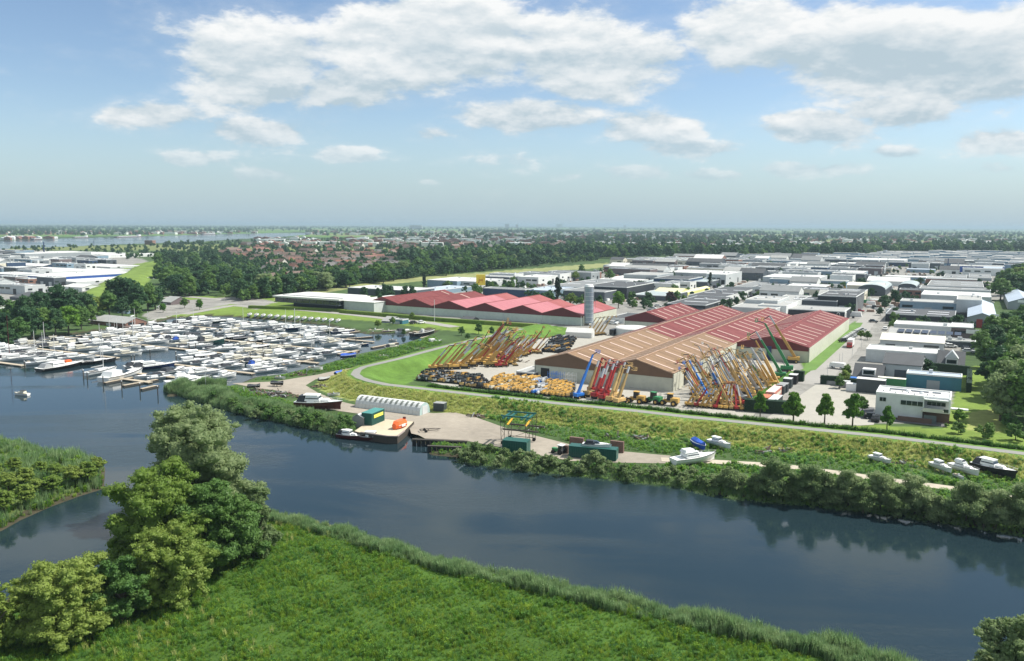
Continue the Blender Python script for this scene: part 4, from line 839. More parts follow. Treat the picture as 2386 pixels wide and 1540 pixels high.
# ------------------------------------------------------------------ vegetation
def crown_mesh(name, lobes, nleaf, size, m, seed, core=True, flat=.0, spiky=0.0):
    r = np.random.default_rng(seed); L = np.array([[*c, *rd] for c, rd in lobes], float)
    vol = (L[:, 3]*L[:, 4]*L[:, 5])**(2/3); cnt = np.maximum(4, (vol/vol.sum()*nleaf).astype(int)); VS = []; FS = []; n0 = 0
    for i, q in enumerate(L):
        n = cnt[i]; d = r.normal(size=(n, 3)); d /= np.linalg.norm(d, axis=1)[:, None]; d[:, 2] = np.where(d[:, 2] < -.5, -d[:, 2], d[:, 2])
        rad = r.uniform(.72, 1.08, n)**1.0; p = q[:3] + d*q[3:6]*rad[:, None]
        keep = np.ones(n, bool)
        for j, w in enumerate(L):
            if j != i: keep &= (((p-w[:3])/w[3:6])**2).sum(1) > .55
        p, d = p[keep], d[keep]; n = len(p)
        if not n: continue
        nr = d + r.normal(size=(n, 3))*.55; nr[:, 2] += .25; nr /= np.linalg.norm(nr, axis=1)[:, None]
        t = np.cross(nr, r.normal(size=(n, 3))); t /= np.linalg.norm(t, axis=1)[:, None]; b = np.cross(nr, t)
        s = size*r.uniform(.55, 1.3, n)[:, None]; asp = r.uniform(.45, .9, n)[:, None]
        if spiky: t = t*(1-spiky)+d*spiky; t /= np.linalg.norm(t, axis=1)[:, None]
        quad = np.stack([p-t*s, p-b*s*asp, p+t*s, p+b*s*asp], 1).reshape(-1, 3)
        VS.append(quad); FS.append(np.arange(n*4).reshape(-1, 4)+n0); n0 += n*4
    if core:
        th = np.linspace(0, 2*math.pi, 7)[:-1]; ph = [-.9, -.3, .3, .9]
        for q in L:
            vs = [q[:3]+np.array([math.cos(a)*math.cos(f), math.sin(a)*math.cos(f), math.sin(f)])*q[3:6]*.74 for f in ph for a in th]
            fs = [(r_*6+k, r_*6+(k+1) % 6, (r_+1)*6+(k+1) % 6, (r_+1)*6+k) for r_ in range(3) for k in range(6)]
            fs += [(18, 19, 20, 21), (18, 21, 22, 23)]
            VS.append(np.array(vs)); FS.append(np.array(fs)+n0); n0 += len(vs)
    return npmesh(name, np.concatenate(VS), np.concatenate(FS), m)
def lobes_round(seed, W, H, z0, n, jitter=.35, taper=.0):
    r = random.Random(seed); out = []
    for i in range(n):
        f = (i+.5)/n; z = z0 + (H-z0)*(.18+.68*f); prof = math.sin(math.pi*min(.98, .28+.62*f))*(1-taper*f)
        a = i*2.4+r.uniform(-.5, .5); rr = W/2*prof*r.uniform(.35, .75)
        s = W*r.uniform(.17, .27)*(1-.35*f*taper); out.append(((rr*math.cos(a), rr*math.sin(a), z+r.uniform(-.05, .05)*H), (s, s, s*r.uniform(.75, 1.0))))
    out.append(((0, 0, z0+(H-z0)*.5), (W*.27, W*.27, (H-z0)*.4))); return out
def sub_lobes(lobes, k, seed, f=.45):
    r = random.Random(seed); out = []
    for c, rd in lobes:
        for _ in range(k):
            d = Vector((r.gauss(0, 1), r.gauss(0, 1), r.gauss(.35, .8))).normalized(); s = f*r.uniform(.7, 1.25)
            out.append(((c[0]+d.x*rd[0]*.75, c[1]+d.y*rd[1]*.75, c[2]+d.z*rd[2]*.75), (rd[0]*s, rd[1]*s, rd[2]*s*.85)))
        out.append((c, (rd[0]*.7, rd[1]*.7, rd[2]*.7)))
    return out
def trunk_mesh(name, h, r0, seed=0, limbs=5):
    q = MB(); q.cyl((0, 0, -.4), (0, 0, h*.45), r0, r0*.7, 7, False); q.cyl((0, 0, h*.45), (.1*r0, 0, h*.85), r0*.7, r0*.3, 6, False); rr = random.Random(seed)
    for k in range(limbs):
        a = k*2.4+rr.uniform(-.3, .3); z = h*rr.uniform(.28, .55); q.cyl((0, 0, z), (h*.27*math.cos(a), h*.27*math.sin(a), z+h*.3), r0*.42, r0*.15, 5, False)
    return q.mesh(name, BARK)
LF = {'dark': leafmat('dark_leaves', (.026, .075, .03), (.05, .115, .04)), 'mid': leafmat('green_leaves', (.065, .15, .035), (.13, .22, .05), .42), 'olive': leafmat('olive_leaves', (.13, .215, .035), (.24, .31, .07), .48),
      'grey': leafmat('willow_leaves', (.15, .225, .085), (.28, .35, .17), .58), 'bright': leafmat('bright_leaves', (.06, .17, .015), (.13, .25, .03)), 'conifer': leafmat('conifer_needles', (.015, .04, .022), (.03, .06, .03)), 'yellow': leafmat('yellow_green_leaves', (.16, .2, .03), (.24, .27, .05)), 'purple': leafmat('purple_leaves', (.06, .025, .03), (.08, .04, .035))}
TREES = {}
def tree_T(kind, leaf, n, size, seed, spec):
    W, H, z0, nl, taper = spec
    lob = lobes_round(seed, W, H, z0, nl, taper=taper); lob = sub_lobes(lob, 5, seed+1)
    return [('crown', crown_mesh('crown_'+kind, lob, n, size, LF[leaf], seed)), ('trunk', trunk_mesh('trunk_'+kind, H*.8, H*.022+.08, seed))]
# unit trees 10 m high
for i, lf in enumerate(['dark', 'mid', 'olive', 'grey', 'bright', 'dark', 'mid', 'purple', 'yellow']):
    TREES[(lf, i)] = tree_T(f'broad_{lf}_{i}', lf, 2600, .32, 20+i, (9.5, 10, 1.5, 11, .3))
TREES['poplar'] = tree_T('poplar', 'conifer', 2200, .3, 50, (2.9, 10, .4, 9, .3)); TREES['cone'] = tree_T('cone', 'bright', 5200, .34, 51, (7.0, 10, 1.6, 14, .75))
TREES['shrub'] = [('crown', crown_mesh('crown_shrub', sub_lobes(lobes_round(60, 2.3, 1.9, .1, 5), 4, 3), 900, .10, LF['grey'], 60, spiky=.5)), ('stem', trunk_mesh('stem_shrub', 1.4, .06, 1, 3))]
TREES['shrub2'] = [('crown', crown_mesh('crown_bush', sub_lobes(lobes_round(61, 2.4, 1.8, .1, 6), 4, 4), 900, .10, LF['mid'], 61, spiky=.3)), ('stem', trunk_mesh('stem_bush', 1.4, .06, 2, 3))]
TREES['small'] = [('crown', crown_mesh('crown_small', sub_lobes(lobes_round(62, 9, 9.6, 1.0, 8), 3, 5), 900, .55, LF['mid'], 62)), ('trunk', MB().cyl((0, 0, 0), (0, 0, 5), .25, .15, 5).mesh('trunk_small', BARK))]
BROAD = {k[0]: [] for k in TREES if isinstance(k, tuple)}
for k in TREES:
    if isinstance(k, tuple): BROAD[k[0]].append(TREES[k])
ntree = [0]
def tree(kind, x, y, h, label, wf=1.0, group=None, rz=None, name='tree', z=None, world=False):
    p = Vector((x, y, hz(x, y))) if world else G(x, y)
    if z is not None: p.z = z
    T = TREES[kind] if kind in TREES else random.choice(BROAD[kind])
    s = h/(1.9 if kind.startswith('shrub') else 10.0); ntree[0] += 1
    return inst(T, name, label, 'shrub' if 'shrub' in kind else 'tree', p, random.uniform(0, 6.28) if rz is None else rz, group, (s*wf, s*wf, s))
def hpx(x, ybase, ytop):   # height of something standing at a picture point
    g = G(x, ybase); lo, hi = .1, 60
    for _ in range(30):
        m = (lo+hi)/2
        if proj(g+Vector((0, 0, m)))[1] > ytop: lo = m
        else: hi = m
    return lo
# --- the big foreground willows
def big_tree(x, yb, ytop, Wm, leaf, label, seed, n, size, shape, nl=15):
    g = G(x, yb); H = hpx(x, yb, ytop)
    t = thing('willow_tree', label, 'tree', g, 0)
    lob = lobes_round(seed, Wm, H, *shape, nl) if False else lobes_round(seed, Wm, H, shape[0], nl, taper=shape[1])
    low = [((Wm*.33*math.cos(a*1.05), Wm*.33*math.sin(a*1.05), H*.22), (Wm*.2, Wm*.2, H*.2)) for a in range(6)]
    lob = sub_lobes(sub_lobes(lob+low, 4, seed+5, .5), 4, seed+9, .5)
    obj('crown', crown_mesh('willow_crown', lob, n, size, LF[leaf], seed, spiky=.35), t); obj('trunk', trunk_mesh('willow_trunk', H*.8, .5, seed, 8), t); return t
big_tree(452, 1195, 952, 22, 'grey', 'tallest pale willow on the river bank, top reaching into the far water', 101, 52000, .21, (1.0, .2), 20)
big_tree(385, 1340, 1098, 17, 'olive', 'broad yellow-green willow left in the middle of the bank clump', 102, 42000, .18, (.8, .2), 14)
big_tree(500, 1320, 1120, 14, 'mid', 'dark green willow right in the middle of the bank clump', 103, 38000, .18, (.8, .2), 14)
big_tree(600, 1290, 1138, 6.5, 'grey', 'narrow grey-green willow at the right end of the bank clump', 104, 14000, .17, (.5, .4), 9)
big_tree(400, 1400, 1215, 11, 'olive', 'low rounded willow in front of the bank clump', 105, 24000, .155, (.5, .2), 11)
big_tree(285, 1440, 1290, 8, 'mid', 'dark green bush between the left bush tree and the bank clump', 110, 16000, .155, (.3, .1), 9)
big_tree(160, 1480, 1312, 12.5, 'olive', 'round olive bush tree in the lower left beside the water', 106, 36000, .15, (.4, .1), 14)
big_tree(-12, 1520, 1350, 5.5, 'olive', 'yellow-green bush cut off by the left edge of the photo', 107, 9000, .18, (.4, .1), 9)
big_tree(2345, 1640, 1412, 8, 'grey', 'pale bush in the lower right corner of the photo', 108, 14000, .16, (.4, .2), 11)
# --- willows along the right river bank
for i, (x, yb, yt, w) in enumerate([(1800,1160,1068,7.5),(1890,1170,1080,7.5),(1975,1180,1092,7),(2050,1190,1095,7),(2130,1200,1105,7),(2250,1215,1118,7.5),(2320,1232,1140,6.5),(2385,1240,1130,7),(1700,1140,1098,5.5),(2010,1195,1120,5),(1930,1180,1115,5),(2090,1205,1125,5),(2180,1215,1150,4.5),(2290,1232,1150,5),(1760,1150,1105,5),(1850,1168,1115,5)]):
    g = G(x, yb); H = hpx(x, yb, yt); t = thing('bank_willow', f'grey-green willow shrub leaning over the river, {ordw(i)} of the right bank group', 'tree', g)
    lob = sub_lobes(lobes_round(200+i, w*1.15, H, .2, 8, taper=.15)+[((0, 0, H*.3), (w*.42, w*.42, H*.3))], 5, 300+i, .5)
    obj('crown', crown_mesh('bank_willow_crown', lob, 7500, .16, LF['grey'], 200+i, spiky=.55), t); obj('trunk', trunk_mesh('bank_willow_trunk', H*.7, .16, i), t)
for i, (x, yb, h) in enumerate([(205,1128,4.2),(170,1132,4),(228,1108,3.2),(130,1120,3.4),(95,1112,3.2),(60,1135,3.8),(20,1150,4),(125,1152,3.6),(60,1180,3.8),(10,1195,4),(-20,1120,4),(35,1100,3),(85,1155,3.2)]):
    tree('olive', x, yb, h, f'low olive willow bush, {ordw(i)} on the small island at the left edge', 1.25, None, name='island_bush', z=.1)
# --- round clipped shrubs and pollards on the bank
SHR = [(1110,1068,1030),(1145,1060,1035),(1085,1078,1048),(1120,1085,1052),(1165,1090,1060),(1205,1082,1048),(1235,1088,1050),(1265,1092,1060),(1215,1100,1072),(1290,1098,1062),(1320,1095,1066),(1390,1095,1050),(1360,1102,1070),(1420,1100,1075),
       (1450,1110,1080),(1485,1112,1085),(1400,1112,1085),(1345,1108,1082),(1520,1118,1085),(1550,1122,1092),(1470,1124,1098),(1590,1132,1098),(1630,1140,1104),(1660,1140,1108),(1180,1070,1045),(1070,1068,1045),(1255,1108,1085),(1310,1112,1086),(1570,1108,1085),(1610,1115,1090)]
for i, (x, yb, yt) in enumerate(SHR):
    tree('shrub', x, yb-2, hpx(x, yb, yt)*1.02, f'round pale green shrub, {ordw(i)} on the bank between quay and cruiser', 1.05, None, name='round_shrub')
PAR = [(598,972),(628,976),(660,980),(690,985),(722,990),(752,992),(782,998),(810,1002),(560,962),(575,950),(610,962),(645,965),(676,970),(706,976),(738,980),(770,986),(800,990),(545,948),(520,938),(500,930)]
for i, (x, yb) in enumerate(PAR):
    tree('shrub2' if i % 3 else 'shrub', x, yb+4, 3.0+.5*math.sin(i*2), f'rounded green bush, {ordw(i)} of the hedge row above the reeds left of the barge', 1.1, None, name='round_bush')
# --- young street trees and garden shapes
for i, (x, yb, yt, wf) in enumerate([(1770,975,908,.72),(1847,992,908,.9),(1920,990,912,.82),(1985,996,912,.82),(2065,1006,942,.75)]):
    tree('cone', x, yb, hpx(x, yb, yt), f'bright green conical young tree, {ordw(i)} from the left along the dike path', wf, None, name='young_tree')
tree('mid', 2008, 962, 4.5, 'small dark garden tree left of the white villa', 1.0); tree('bright', 2232, 985, 3.6, 'garden bush on the right side of the white villa', 1.2)
for i, (x, yb, yt) in enumerate([(2345,995,960),(2300,1022,984),(2365,1026,985),(2232,1010,982),(2203,995,985),(2250,990,985)]):
    tree('shrub2', x, yb, hpx(x, yb, yt), f'ball shaped garden shrub, {ordw(i)} in the lawn right of the villa', 1.0, None, name='ball_shrub')
# --- big trees at the right edge
n = 0
for (x, y, h, k) in [(2330,980,11,'grey'),(2362,965,13,'grey'),(2395,990,13,'mid'),(2345,930,12,'mid'),(2385,930,14,'grey'),(2420,950,14,'mid'),(2320,905,11,'dark'),(2362,895,13,'mid'),(2400,890,14,'dark'),(2300,858,9,'mid'),(2335,860,11,'dark'),
        (2375,850,12,'mid'),(2410,840,13,'dark'),(2285,825,8,'mid'),(2315,820,10,'dark'),(2350,812,11,'mid'),(2390,800,12,'dark'),(2310,790,9,'mid'),(2345,780,9,'dark'),(2380,765,10,'mid'),(2420,780,12,'dark'),
        (2330,700,13,'mid'),(2352,690,14,'dark'),(2378,688,15,'mid'),(2405,700,15,'dark'),(2345,672,14,'mid'),(2372,665,14,'olive'),(2400,668,15,'mid'),(2362,652,13,'dark'),(2390,645,13,'mid'),(2440,900,14,'dark'),(2450,850,14,'mid'),(2460,990,14,'grey')]:
    tree(k, x, y, h*1.15, f'tall {k if k!="mid" else "green"} leafed tree, {ordw(n)} in the wood along the right edge', random.uniform(1.0, 1.3)); n += 1
# --- tree groups around the marina
n = 0
for (x, y, h, k) in [(20,812,9,'dark'),(8,790,12,'dark'),(45,800,11,'mid'),(75,793,14,'dark'),(62,770,16,'dark'),(105,786,13,'mid'),(100,762,18,'dark'),(130,782,12,'dark'),(140,757,19,'dark'),(160,775,12,'bright'),(170,752,17,'dark'),
      (190,768,11,'mid'),(200,745,15,'dark'),(215,758,10,'mid'),(225,740,11,'olive'),(255,738,13,'mid'),(270,722,17,'dark'),(300,725,19,'dark'),(320,728,16,'dark'),(345,724,15,'mid'),(362,722,14,'dark'),(285,740,11,'dark'),(318,742,9,'mid'),(380,728,5,'bright'),(240,752,6,'mid'),(-20,800,14,'dark'),(-30,770,16,'mid'),(28,745,10,'mid'),(60,735,8,'olive'),(465,722,6,'bright'),(430,718,6,'mid'),(0,720,8,'dark')]:
    tree(k, x, y, h, f'{ {"mid":"green","bright":"light green"}.get(k,k)} broad tree, {ordw(n)} of the group between marina and grass dike', random.uniform(.85, 1.15)); n += 1
n = 0; rr = random.Random(4)
WOOD_PX = [(372,690),(360,640),(368,605),(430,590),(500,600),(545,640),(560,694),(480,694)]
while n < 62:
    x, y = rr.uniform(355, 565), rr.uniform(598, 696)
    if not inpoly([x], [y], WOOD_PX)[0]: continue
    k = rr.choice(['dark', 'dark', 'mid', 'dark', 'mid']); tree(k, x, y, rr.uniform(11, 16), f'{"green" if k=="mid" else k} crown, {ordw(n)} in the dense wood right of the grass dike', rr.uniform(.9, 1.3)); n += 1
def belt(poly, cnt, hr, kinds, lab, seed, wf=(.85, 1.2), small=False):
    rr = random.Random(seed); k = 0; xs = [p[0] for p in poly]; ys = [p[1] for p in poly]; pts = []
    while len(pts) < cnt:
        x, y = rr.uniform(min(xs), max(xs)), rr.uniform(min(ys), max(ys))
        if inpoly([x], [y], poly)[0]: pts.append((x, y))
    pts.sort()
    for x, y in pts:
        kd = rr.choice(kinds); tree(kd, x, y, rr.uniform(*hr), f'{ {"mid":"green","bright":"light green","small":"small green"}.get(kd, kd)} {"poplar" if kd=="poplar" else "tree"}, {ordw(k)} from the left {lab}', rr.uniform(*wf)); k += 1
belt([(552,688),(700,668),(850,652),(850,670),(720,684),(640,694),(560,700)], 44, (11, 16), ['mid','mid','dark','dark','grey'], 'in the belt behind the modern office', 11)
belt([(850,650),(980,628),(1150,612),(1350,600),(1400,604),(1350,612),(1150,632),(980,648),(860,666)], 62, (11, 17), ['mid','mid','dark','dark','mid','grey'], 'in the long belt above the pink roofs', 12)
pass
pass
pass
belt([(845,712),(850,690),(990,684),(1000,690),(870,722)], 12, (7, 10), ['dark'], 'in the dark group left of the red hall', 16, (.7, .9))
belt([(1010,690),(1030,680),(1200,672),(1200,690),(1120,695)], 9, (6, 9), ['mid','dark','mid'], 'just behind the red roofs', 17)
for i, (x, y, h, k) in enumerate([(988,680,14,'poplar'),(1298,712,19,'poplar'),(1653,672,14,'poplar'),(1440,718,10,'bright'),(1510,715,9,'dark'),(1560,712,9,'purple'),(1860,655,7,'dark'),(1355,640,10,'mid'),(1420,655,11,'mid'),(1330,712,8,'olive'),(2060,720,9,'dark'),(2085,712,10,'dark'),(2050,735,5,'dark'),(2085,740,6,'dark'),(1340,655,9,'olive'),(1195,668,8,'mid'),
       (1955,905,4,'mid'),(1966,898,5,'olive'),(1972,878,4,'mid'),(2020,792,4,'mid'),(2005,790,4,'olive'),(2160,880,6,'dark'),(1115,778,5,'mid'),(1145,782,4,'mid'),(1075,782,4,'mid'),(960,745,4,'olive'),(1285,705,6,'mid'),(2215,860,6,'dark'),(1090,792,3,'mid'),(940,782,3,'mid'),(880,765,4,'olive'),(915,757,4,'mid')]):
    tree(k, x, y, h, f'single {ordw(i)} {"dark columnar poplar" if k=="poplar" else "purple leafed tree" if k=="purple" else "tree"} standing {"behind the red roofs" if y<700 else "among the yards and halls"}', 1.0)
# --- hedges
def hedge(label, f, pts, h, w, m='conifer', name='hedge'):
    ps = [PF(f, x, y) for x, y in pts]; g0 = ps[0]; t = thing(name, label, 'hedge', g0)
    for i in range(len(ps)-1):
        a, b = ps[i]-g0, ps[i+1]-g0; d = (b-a); n = d.normalized(); L = d.length
        q = MB(); q.beam(a+Vector((0, 0, h/2)), b+Vector((0, 0, h/2)), w, h); obj('foliage_core', q.mesh('foliage_core', LF[m]), t)
        lb = [((a+n*(k+.5)*w+Vector((0, 0, h*.5))), (w*.62, w*.62, h*.56)) for k in range(int(L/w))]
        if lb: obj('foliage', crown_mesh('hedge_leaves', [(tuple(c), r_) for c, r_ in lb], int(L*h*26), .16, LF[m], i+int(L), core=False), t)
hedge('long dark clipped hedge between dike and container yard', 'T', [(1275,1215),(1900,1255),(2080,1270)], 3.4, 2.2)
hedge('short dark hedge block at the corner of the boom lift yard', 'T', [(2010,765),(2160,780)], 3.4, 2.0)
hedge('dark hedge behind the parking lot', 'Z', [(525,1160),(740,1172)], 2.8, 1.4); hedge('dark hedge left of the white containers', 'Z', [(740,1172),(1015,1190)], 2.2, 1.2)
hedge('clipped green hedge strip along the boom lift yard', 'T', [(1340,1160),(1480,1060),(1700,900),(1990,680)], 1.3, 1.6, 'bright')
hedge('tall dark hedge behind the teal shed', 'Z', [(1500,1040),(1885,1080)], 3.0, 1.4); hedge('tall dark hedge right of the teal shed', 'Z', [(1885,1100),(1880,1240)], 3.0, 1.4)
hedge('rough reed hedge along the red roofed warehouse', 'R2', [(0,720),(300,745),(700,780),(1000,800),(1350,822)], 1.8, 3.0, 'olive', 'reed_hedge')
hedge('rough reed hedge along the modern office', 'B', [(1150,-12),(1800,10),(2386,40)], 1.6, 3.0, 'olive', 'reed_hedge')
# --- scattered plants nobody could count: geometry nodes on point clouds
def blade_mesh(name, n, h, w, spread, lean, m, seed, leafy=0):
    r = random.Random(seed); q = MB()
    for i in range(n):
        a = r.uniform(0, 6.28); d = spread*math.sqrt(r.random()); x, y = d*math.cos(a), d*math.sin(a); b = r.uniform(0, 6.28)
        hh = h*r.uniform(.6, 1.1); ww = w*r.uniform(.6, 1.2); lx, ly = lean*hh*math.cos(b), lean*hh*math.sin(b); c, s = math.cos(b+1.57), math.sin(b+1.57)
        q.add([(x-c*ww, y-s*ww, 0), (x+c*ww, y+s*ww, 0), (x+lx*.4+c*ww*.8, y+ly*.4+s*ww*.8, hh*.6), (x+lx*.4-c*ww*.8, y+ly*.4-s*ww*.8, hh*.6), (x+lx, y+ly, hh)], [(0, 1, 2, 3), (3, 2, 4)])
    for i in range(leafy):
        a = r.uniform(0, 6.28); d = spread*r.random(); z = h*r.uniform(.35, 1.0); p = Vector((d*math.cos(a), d*math.sin(a), z)); t = Vector((r.gauss(0, 1), r.gauss(0, 1), r.gauss(0, .4))).normalized(); b = t.cross(Vector((r.gauss(0, .5), r.gauss(0, .5), 1))).normalized(); s = w*2.6*r.uniform(.6, 1.2)
        q.add([p-t*s, p-b*s*.5, p+t*s, p+b*s*.5], [(0, 1, 2, 3)])
    return q.mesh(name, m)
def scatter(name, label, pts, protos, smin, smax, seed=1, zoff=0.0, clump=None):
    r = np.random.default_rng(seed); pts = np.asarray(pts); n = len(pts)
    z = height(pts[:, 0], pts[:, 1])+zoff
    me = bpy.data.meshes.new(name+'_points'); me.vertices.add(n); me.vertices.foreach_set('co', np.column_stack([pts[:, 0], pts[:, 1], z]).astype(np.float32).ravel())
    scl = r.uniform(smin, smax, n)
    if clump:
        X_, Y_ = pts[:, 0]*clump, pts[:, 1]*clump; w_ = np.sin(X_+1.3*np.sin(Y_*.7))*np.sin(Y_*1.3+X_*.4)+.6*np.sin(X_*2.7+Y_*1.9)+.4*np.sin(Y_*4.1-X_*3.3); scl *= np.clip(.82+.32*w_, .35, 1.5)
    for an, arr in (('sc', scl), ('rz', r.uniform(0, 6.28, n))):
        a = me.attributes.new(an, 'FLOAT', 'POINT'); a.data.foreach_set('value', arr.astype(np.float32))
    a = me.attributes.new('pick', 'INT', 'POINT'); a.data.foreach_set('value', r.integers(0, len(protos), n).astype(np.int32))
    o = obj(name, me); o['kind'] = 'stuff'; o['label'] = label
    pc = bpy.data.collections.new(name+'_kinds')
    for i, pm in enumerate(protos):
        po = bpy.data.objects.new(f'plant_kind', pm); pc.objects.link(po)
    ng = bpy.data.node_groups.new(name+'_nodes', 'GeometryNodeTree'); ng.interface.new_socket('Geometry', in_out='INPUT', socket_type='NodeSocketGeometry'); ng.interface.new_socket('Geometry', in_out='OUTPUT', socket_type='NodeSocketGeometry')
    N, L = ng.nodes, ng.links; gi, go = N.new('NodeGroupInput'), N.new('NodeGroupOutput')
    ci = N.new('GeometryNodeCollectionInfo'); ci.inputs['Collection'].default_value = pc; ci.inputs['Separate Children'].default_value = True; ci.inputs['Reset Children'].default_value = True
    ip = N.new('GeometryNodeInstanceOnPoints'); ip.inputs['Pick Instance'].default_value = True
    def na(nm, ty):
        q = N.new('GeometryNodeInputNamedAttribute'); q.data_type = ty; q.inputs[0].default_value = nm; return q.outputs['Attribute']
    cx = N.new('ShaderNodeCombineXYZ'); L.new(na('rz', 'FLOAT'), cx.inputs[2])
    L.new(gi.outputs[0], ip.inputs['Points']); L.new(ci.outputs[0], ip.inputs['Instance']); L.new(na('pick', 'INT'), ip.inputs['Instance Index'])
    L.new(cx.outputs[0], ip.inputs['Rotation']); L.new(na('sc', 'FLOAT'), ip.inputs['Scale']); L.new(ip.outputs[0], go.inputs[0])
    md = o.modifiers.new('plants', 'NODES'); md.node_group = ng; return o
def sample(poly, n, seed, near=None):
    r = np.random.default_rng(seed); xs = [p[0] for p in poly]; ys = [p[1] for p in poly]; out = np.zeros((0, 2))
    while len(out) < n:
        q = np.column_stack([r.uniform(min(xs), max(xs), n*2), r.uniform(min(ys), max(ys), n*2)]); q = q[inpoly(q[:, 0], q[:, 1], poly)]
        out = np.concatenate([out, q])
    return out[:n]
def along(pts, n, w, seed, off=0.0):
    r = np.random.default_rng(seed); P_ = np.array([(p[0], p[1]) for p in pts]); d = np.diff(P_, axis=0); L = np.hypot(d[:, 0], d[:, 1]); cs = np.concatenate([[0], np.cumsum(L)])
    s = r.uniform(0, cs[-1], n); i = np.clip(np.searchsorted(cs, s)-1, 0, len(L)-1); t = (s-cs[i])/L[i]; p = P_[i]+d[i]*t[:, None]
    nr = np.column_stack([-d[i][:, 1], d[i][:, 0]])/L[i][:, None]; return p+nr*(off+r.uniform(-w/2, w/2, n))[:, None]
g_leaf = leafmat('meadow_leaves', (.05, .165, .012), (.23, .345, .03), .45, .12); g_leaf2 = leafmat('meadow_herbs', (.03, .12, .025), (.13, .25, .04), .42, .07); g_leaf3 = leafmat('meadow_grass', (.08, .2, .015), (.30, .36, .05), .42, .05); g_reed = leafmat('reed_leaves', (.13, .24, .09), (.27, .36, .17), .45, .2); g_dry = leafmat('dry_grass', (.38, .42, .12), (.5, .5, .19), .5, .15)
g_weed = leafmat('bank_weeds', (.11, .26, .03), (.24, .38, .07), .5, .12); g_brown = leafmat('brown_dock', (.16, .1, .04), (.25, .2, .08), .2, .3)
meadow = [(p.x, p.y) for p in SB[1:-1]] + [(130, 40), (70, 25), (-60, 25), (-180, 60)]
mp = sample(meadow, 140000, 1); k_ = (np.abs(mp[:, 0]) < 14+mp[:, 1]*.72) & (mp[:, 1] > 52) & (height(mp[:, 0], mp[:, 1]) > -.4); mp = mp[k_]
scatter('meadow_plants', 'tall green herbs and grass of the foreground meadow', mp, [blade_mesh('herb', 9, .8, .04, .35, .35, g_leaf, 1, 22), blade_mesh('tuft', 26, .8, .025, .3, .5, g_leaf, 2, 4), blade_mesh('tuft_b', 24, .95, .025, .35, .45, g_leaf3, 21, 2), blade_mesh('herb2', 6, .7, .045, .35, .3, g_leaf2, 3, 26), blade_mesh('herb3', 6, 1.0, .035, .3, .3, g_leaf2, 8, 20)], .4, .98, 2, clump=.3)
mp2 = sample(meadow, 3000, 77); k_ = (mp2[:, 1] > 52) & (np.sin(mp2[:, 0]*.11)+np.sin(mp2[:, 1]*.17+mp2[:, 0]*.05) > .9); 
scatter('seed_heads', 'pale flowering grass patches in the foreground meadow', mp2[k_], [blade_mesh('seed_head', 14, 1.15, .03, .3, .3, g_dry, 9, 6)], .6, 1.1, 5)
reed = blade_mesh('reed', 24, 2.3, .055, .45, .22, g_reed, 4, 0); reed2 = blade_mesh('reed_b', 20, 2.0, .06, .5, .3, g_reed, 5, 6)
sbl = SB[8:-1]; ps = along(sbl, 5200, 5.0, 3, -2.6); ps = ps[height(ps[:, 0], ps[:, 1]) > -1.3]
scatter('near_bank_reeds', 'reeds fringing the near bank of the river', ps, [reed, reed2], .5, 1.0, 3, clump=.45)
nbl = [P(x, y, WZ) for x, y in [(815,1012),(790,1014),(700,992),(600,971),(540,957),(480,939),(420,921),(392,918)]]
ps = along(nbl, 3400, 7.5, 4, -3.0)
ps = np.concatenate([ps, along([P(x, y, WZ) for x, y in [(392,914),(450,905),(520,905)]], 900, 5, 5, 0)])
scatter('reed_bed', 'dense reed bed along the far bank left of the barge', ps, [reed, reed2], .85, 1.3, 4, clump=.3)
ps = along([P(x, y, WZ) for x, y in [(2385,1235),(2200,1203),(2050,1180),(1850,1158),(1680,1146),(1600,1130),(1450,1112),(1250,1090),(1080,1066)]], 4200, 6, 6, 2.2)
scatter('bank_reeds', 'reeds and weeds at the water line of the right bank', ps, [reed2, blade_mesh('weed_l', 6, 1.2, .08, .5, .4, g_weed, 6, 26)], .4, .8, 6)
isl = [p for p in ISL]; ps = sample([(max(-300, a), b) for a, b in isl], 15000, 7); k_ = (height(ps[:, 0], ps[:, 1]) > -.9) & (np.abs(ps[:, 0]) < 14+ps[:, 1]*.72)
scatter('island_reeds', 'reeds and tall herbs covering the small island at the left edge', ps[k_], [reed, blade_mesh('isl_herb', 10, 1.3, .08, .5, .4, g_leaf, 12, 24)], .6, 1.1, 7, clump=.2)
weed = blade_mesh('weed', 8, 1.0, .08, .45, .45, g_weed, 10, 26); weed2 = blade_mesh('weed_b', 10, .8, .07, .5, .5, leafmat('nettle', (.08, .2, .06), (.15, .3, .09), .45, .1), 11, 24)
W1 = [(980,1046),(1000,1030),(1060,1036),(1160,1050),(1240,1062),(1330,1078),(1440,1083),(1560,1084),(1660,1082),(1760,1088),(1860,1097),(1950,1110),(2060,1126),(2170,1140),(2400,1178),(2400,1240),(2200,1205),(2050,1182),(1850,1160),(1680,1148),(1600,1132),(1450,1114),(1250,1092),(1080,1068)]
W2 = [(1110,965),(1180,988),(1250,1008),(1330,1030),(1440,1046),(1560,1058),(1700,1068),(1860,1082),(1950,1094),(2060,1110),(2170,1124),(2400,1158),(2400,1105),(2200,1072),(2000,1052),(1800,1032),(1600,1015),(1400,990),(1250,965),(1150,950)]
W3 = [(392,925),(480,925),(560,950),(640,968),(760,990),(820,1000),(835,975),(760,962),(680,940),(590,915),(535,900),(450,905)]
W4 = [(590,885),(640,880),(720,862),(790,845),(860,825),(960,800),(1010,785),(1030,800),(930,830),(850,850),(800,862),(735,868),(640,884)]
ps = np.concatenate([sample([(p.x, p.y) for p in PP(w_)], c_, i) for i, (w_, c_) in enumerate([(W1, 4500), (W2, 4600), (W3, 2600), (W4, 3000)])])
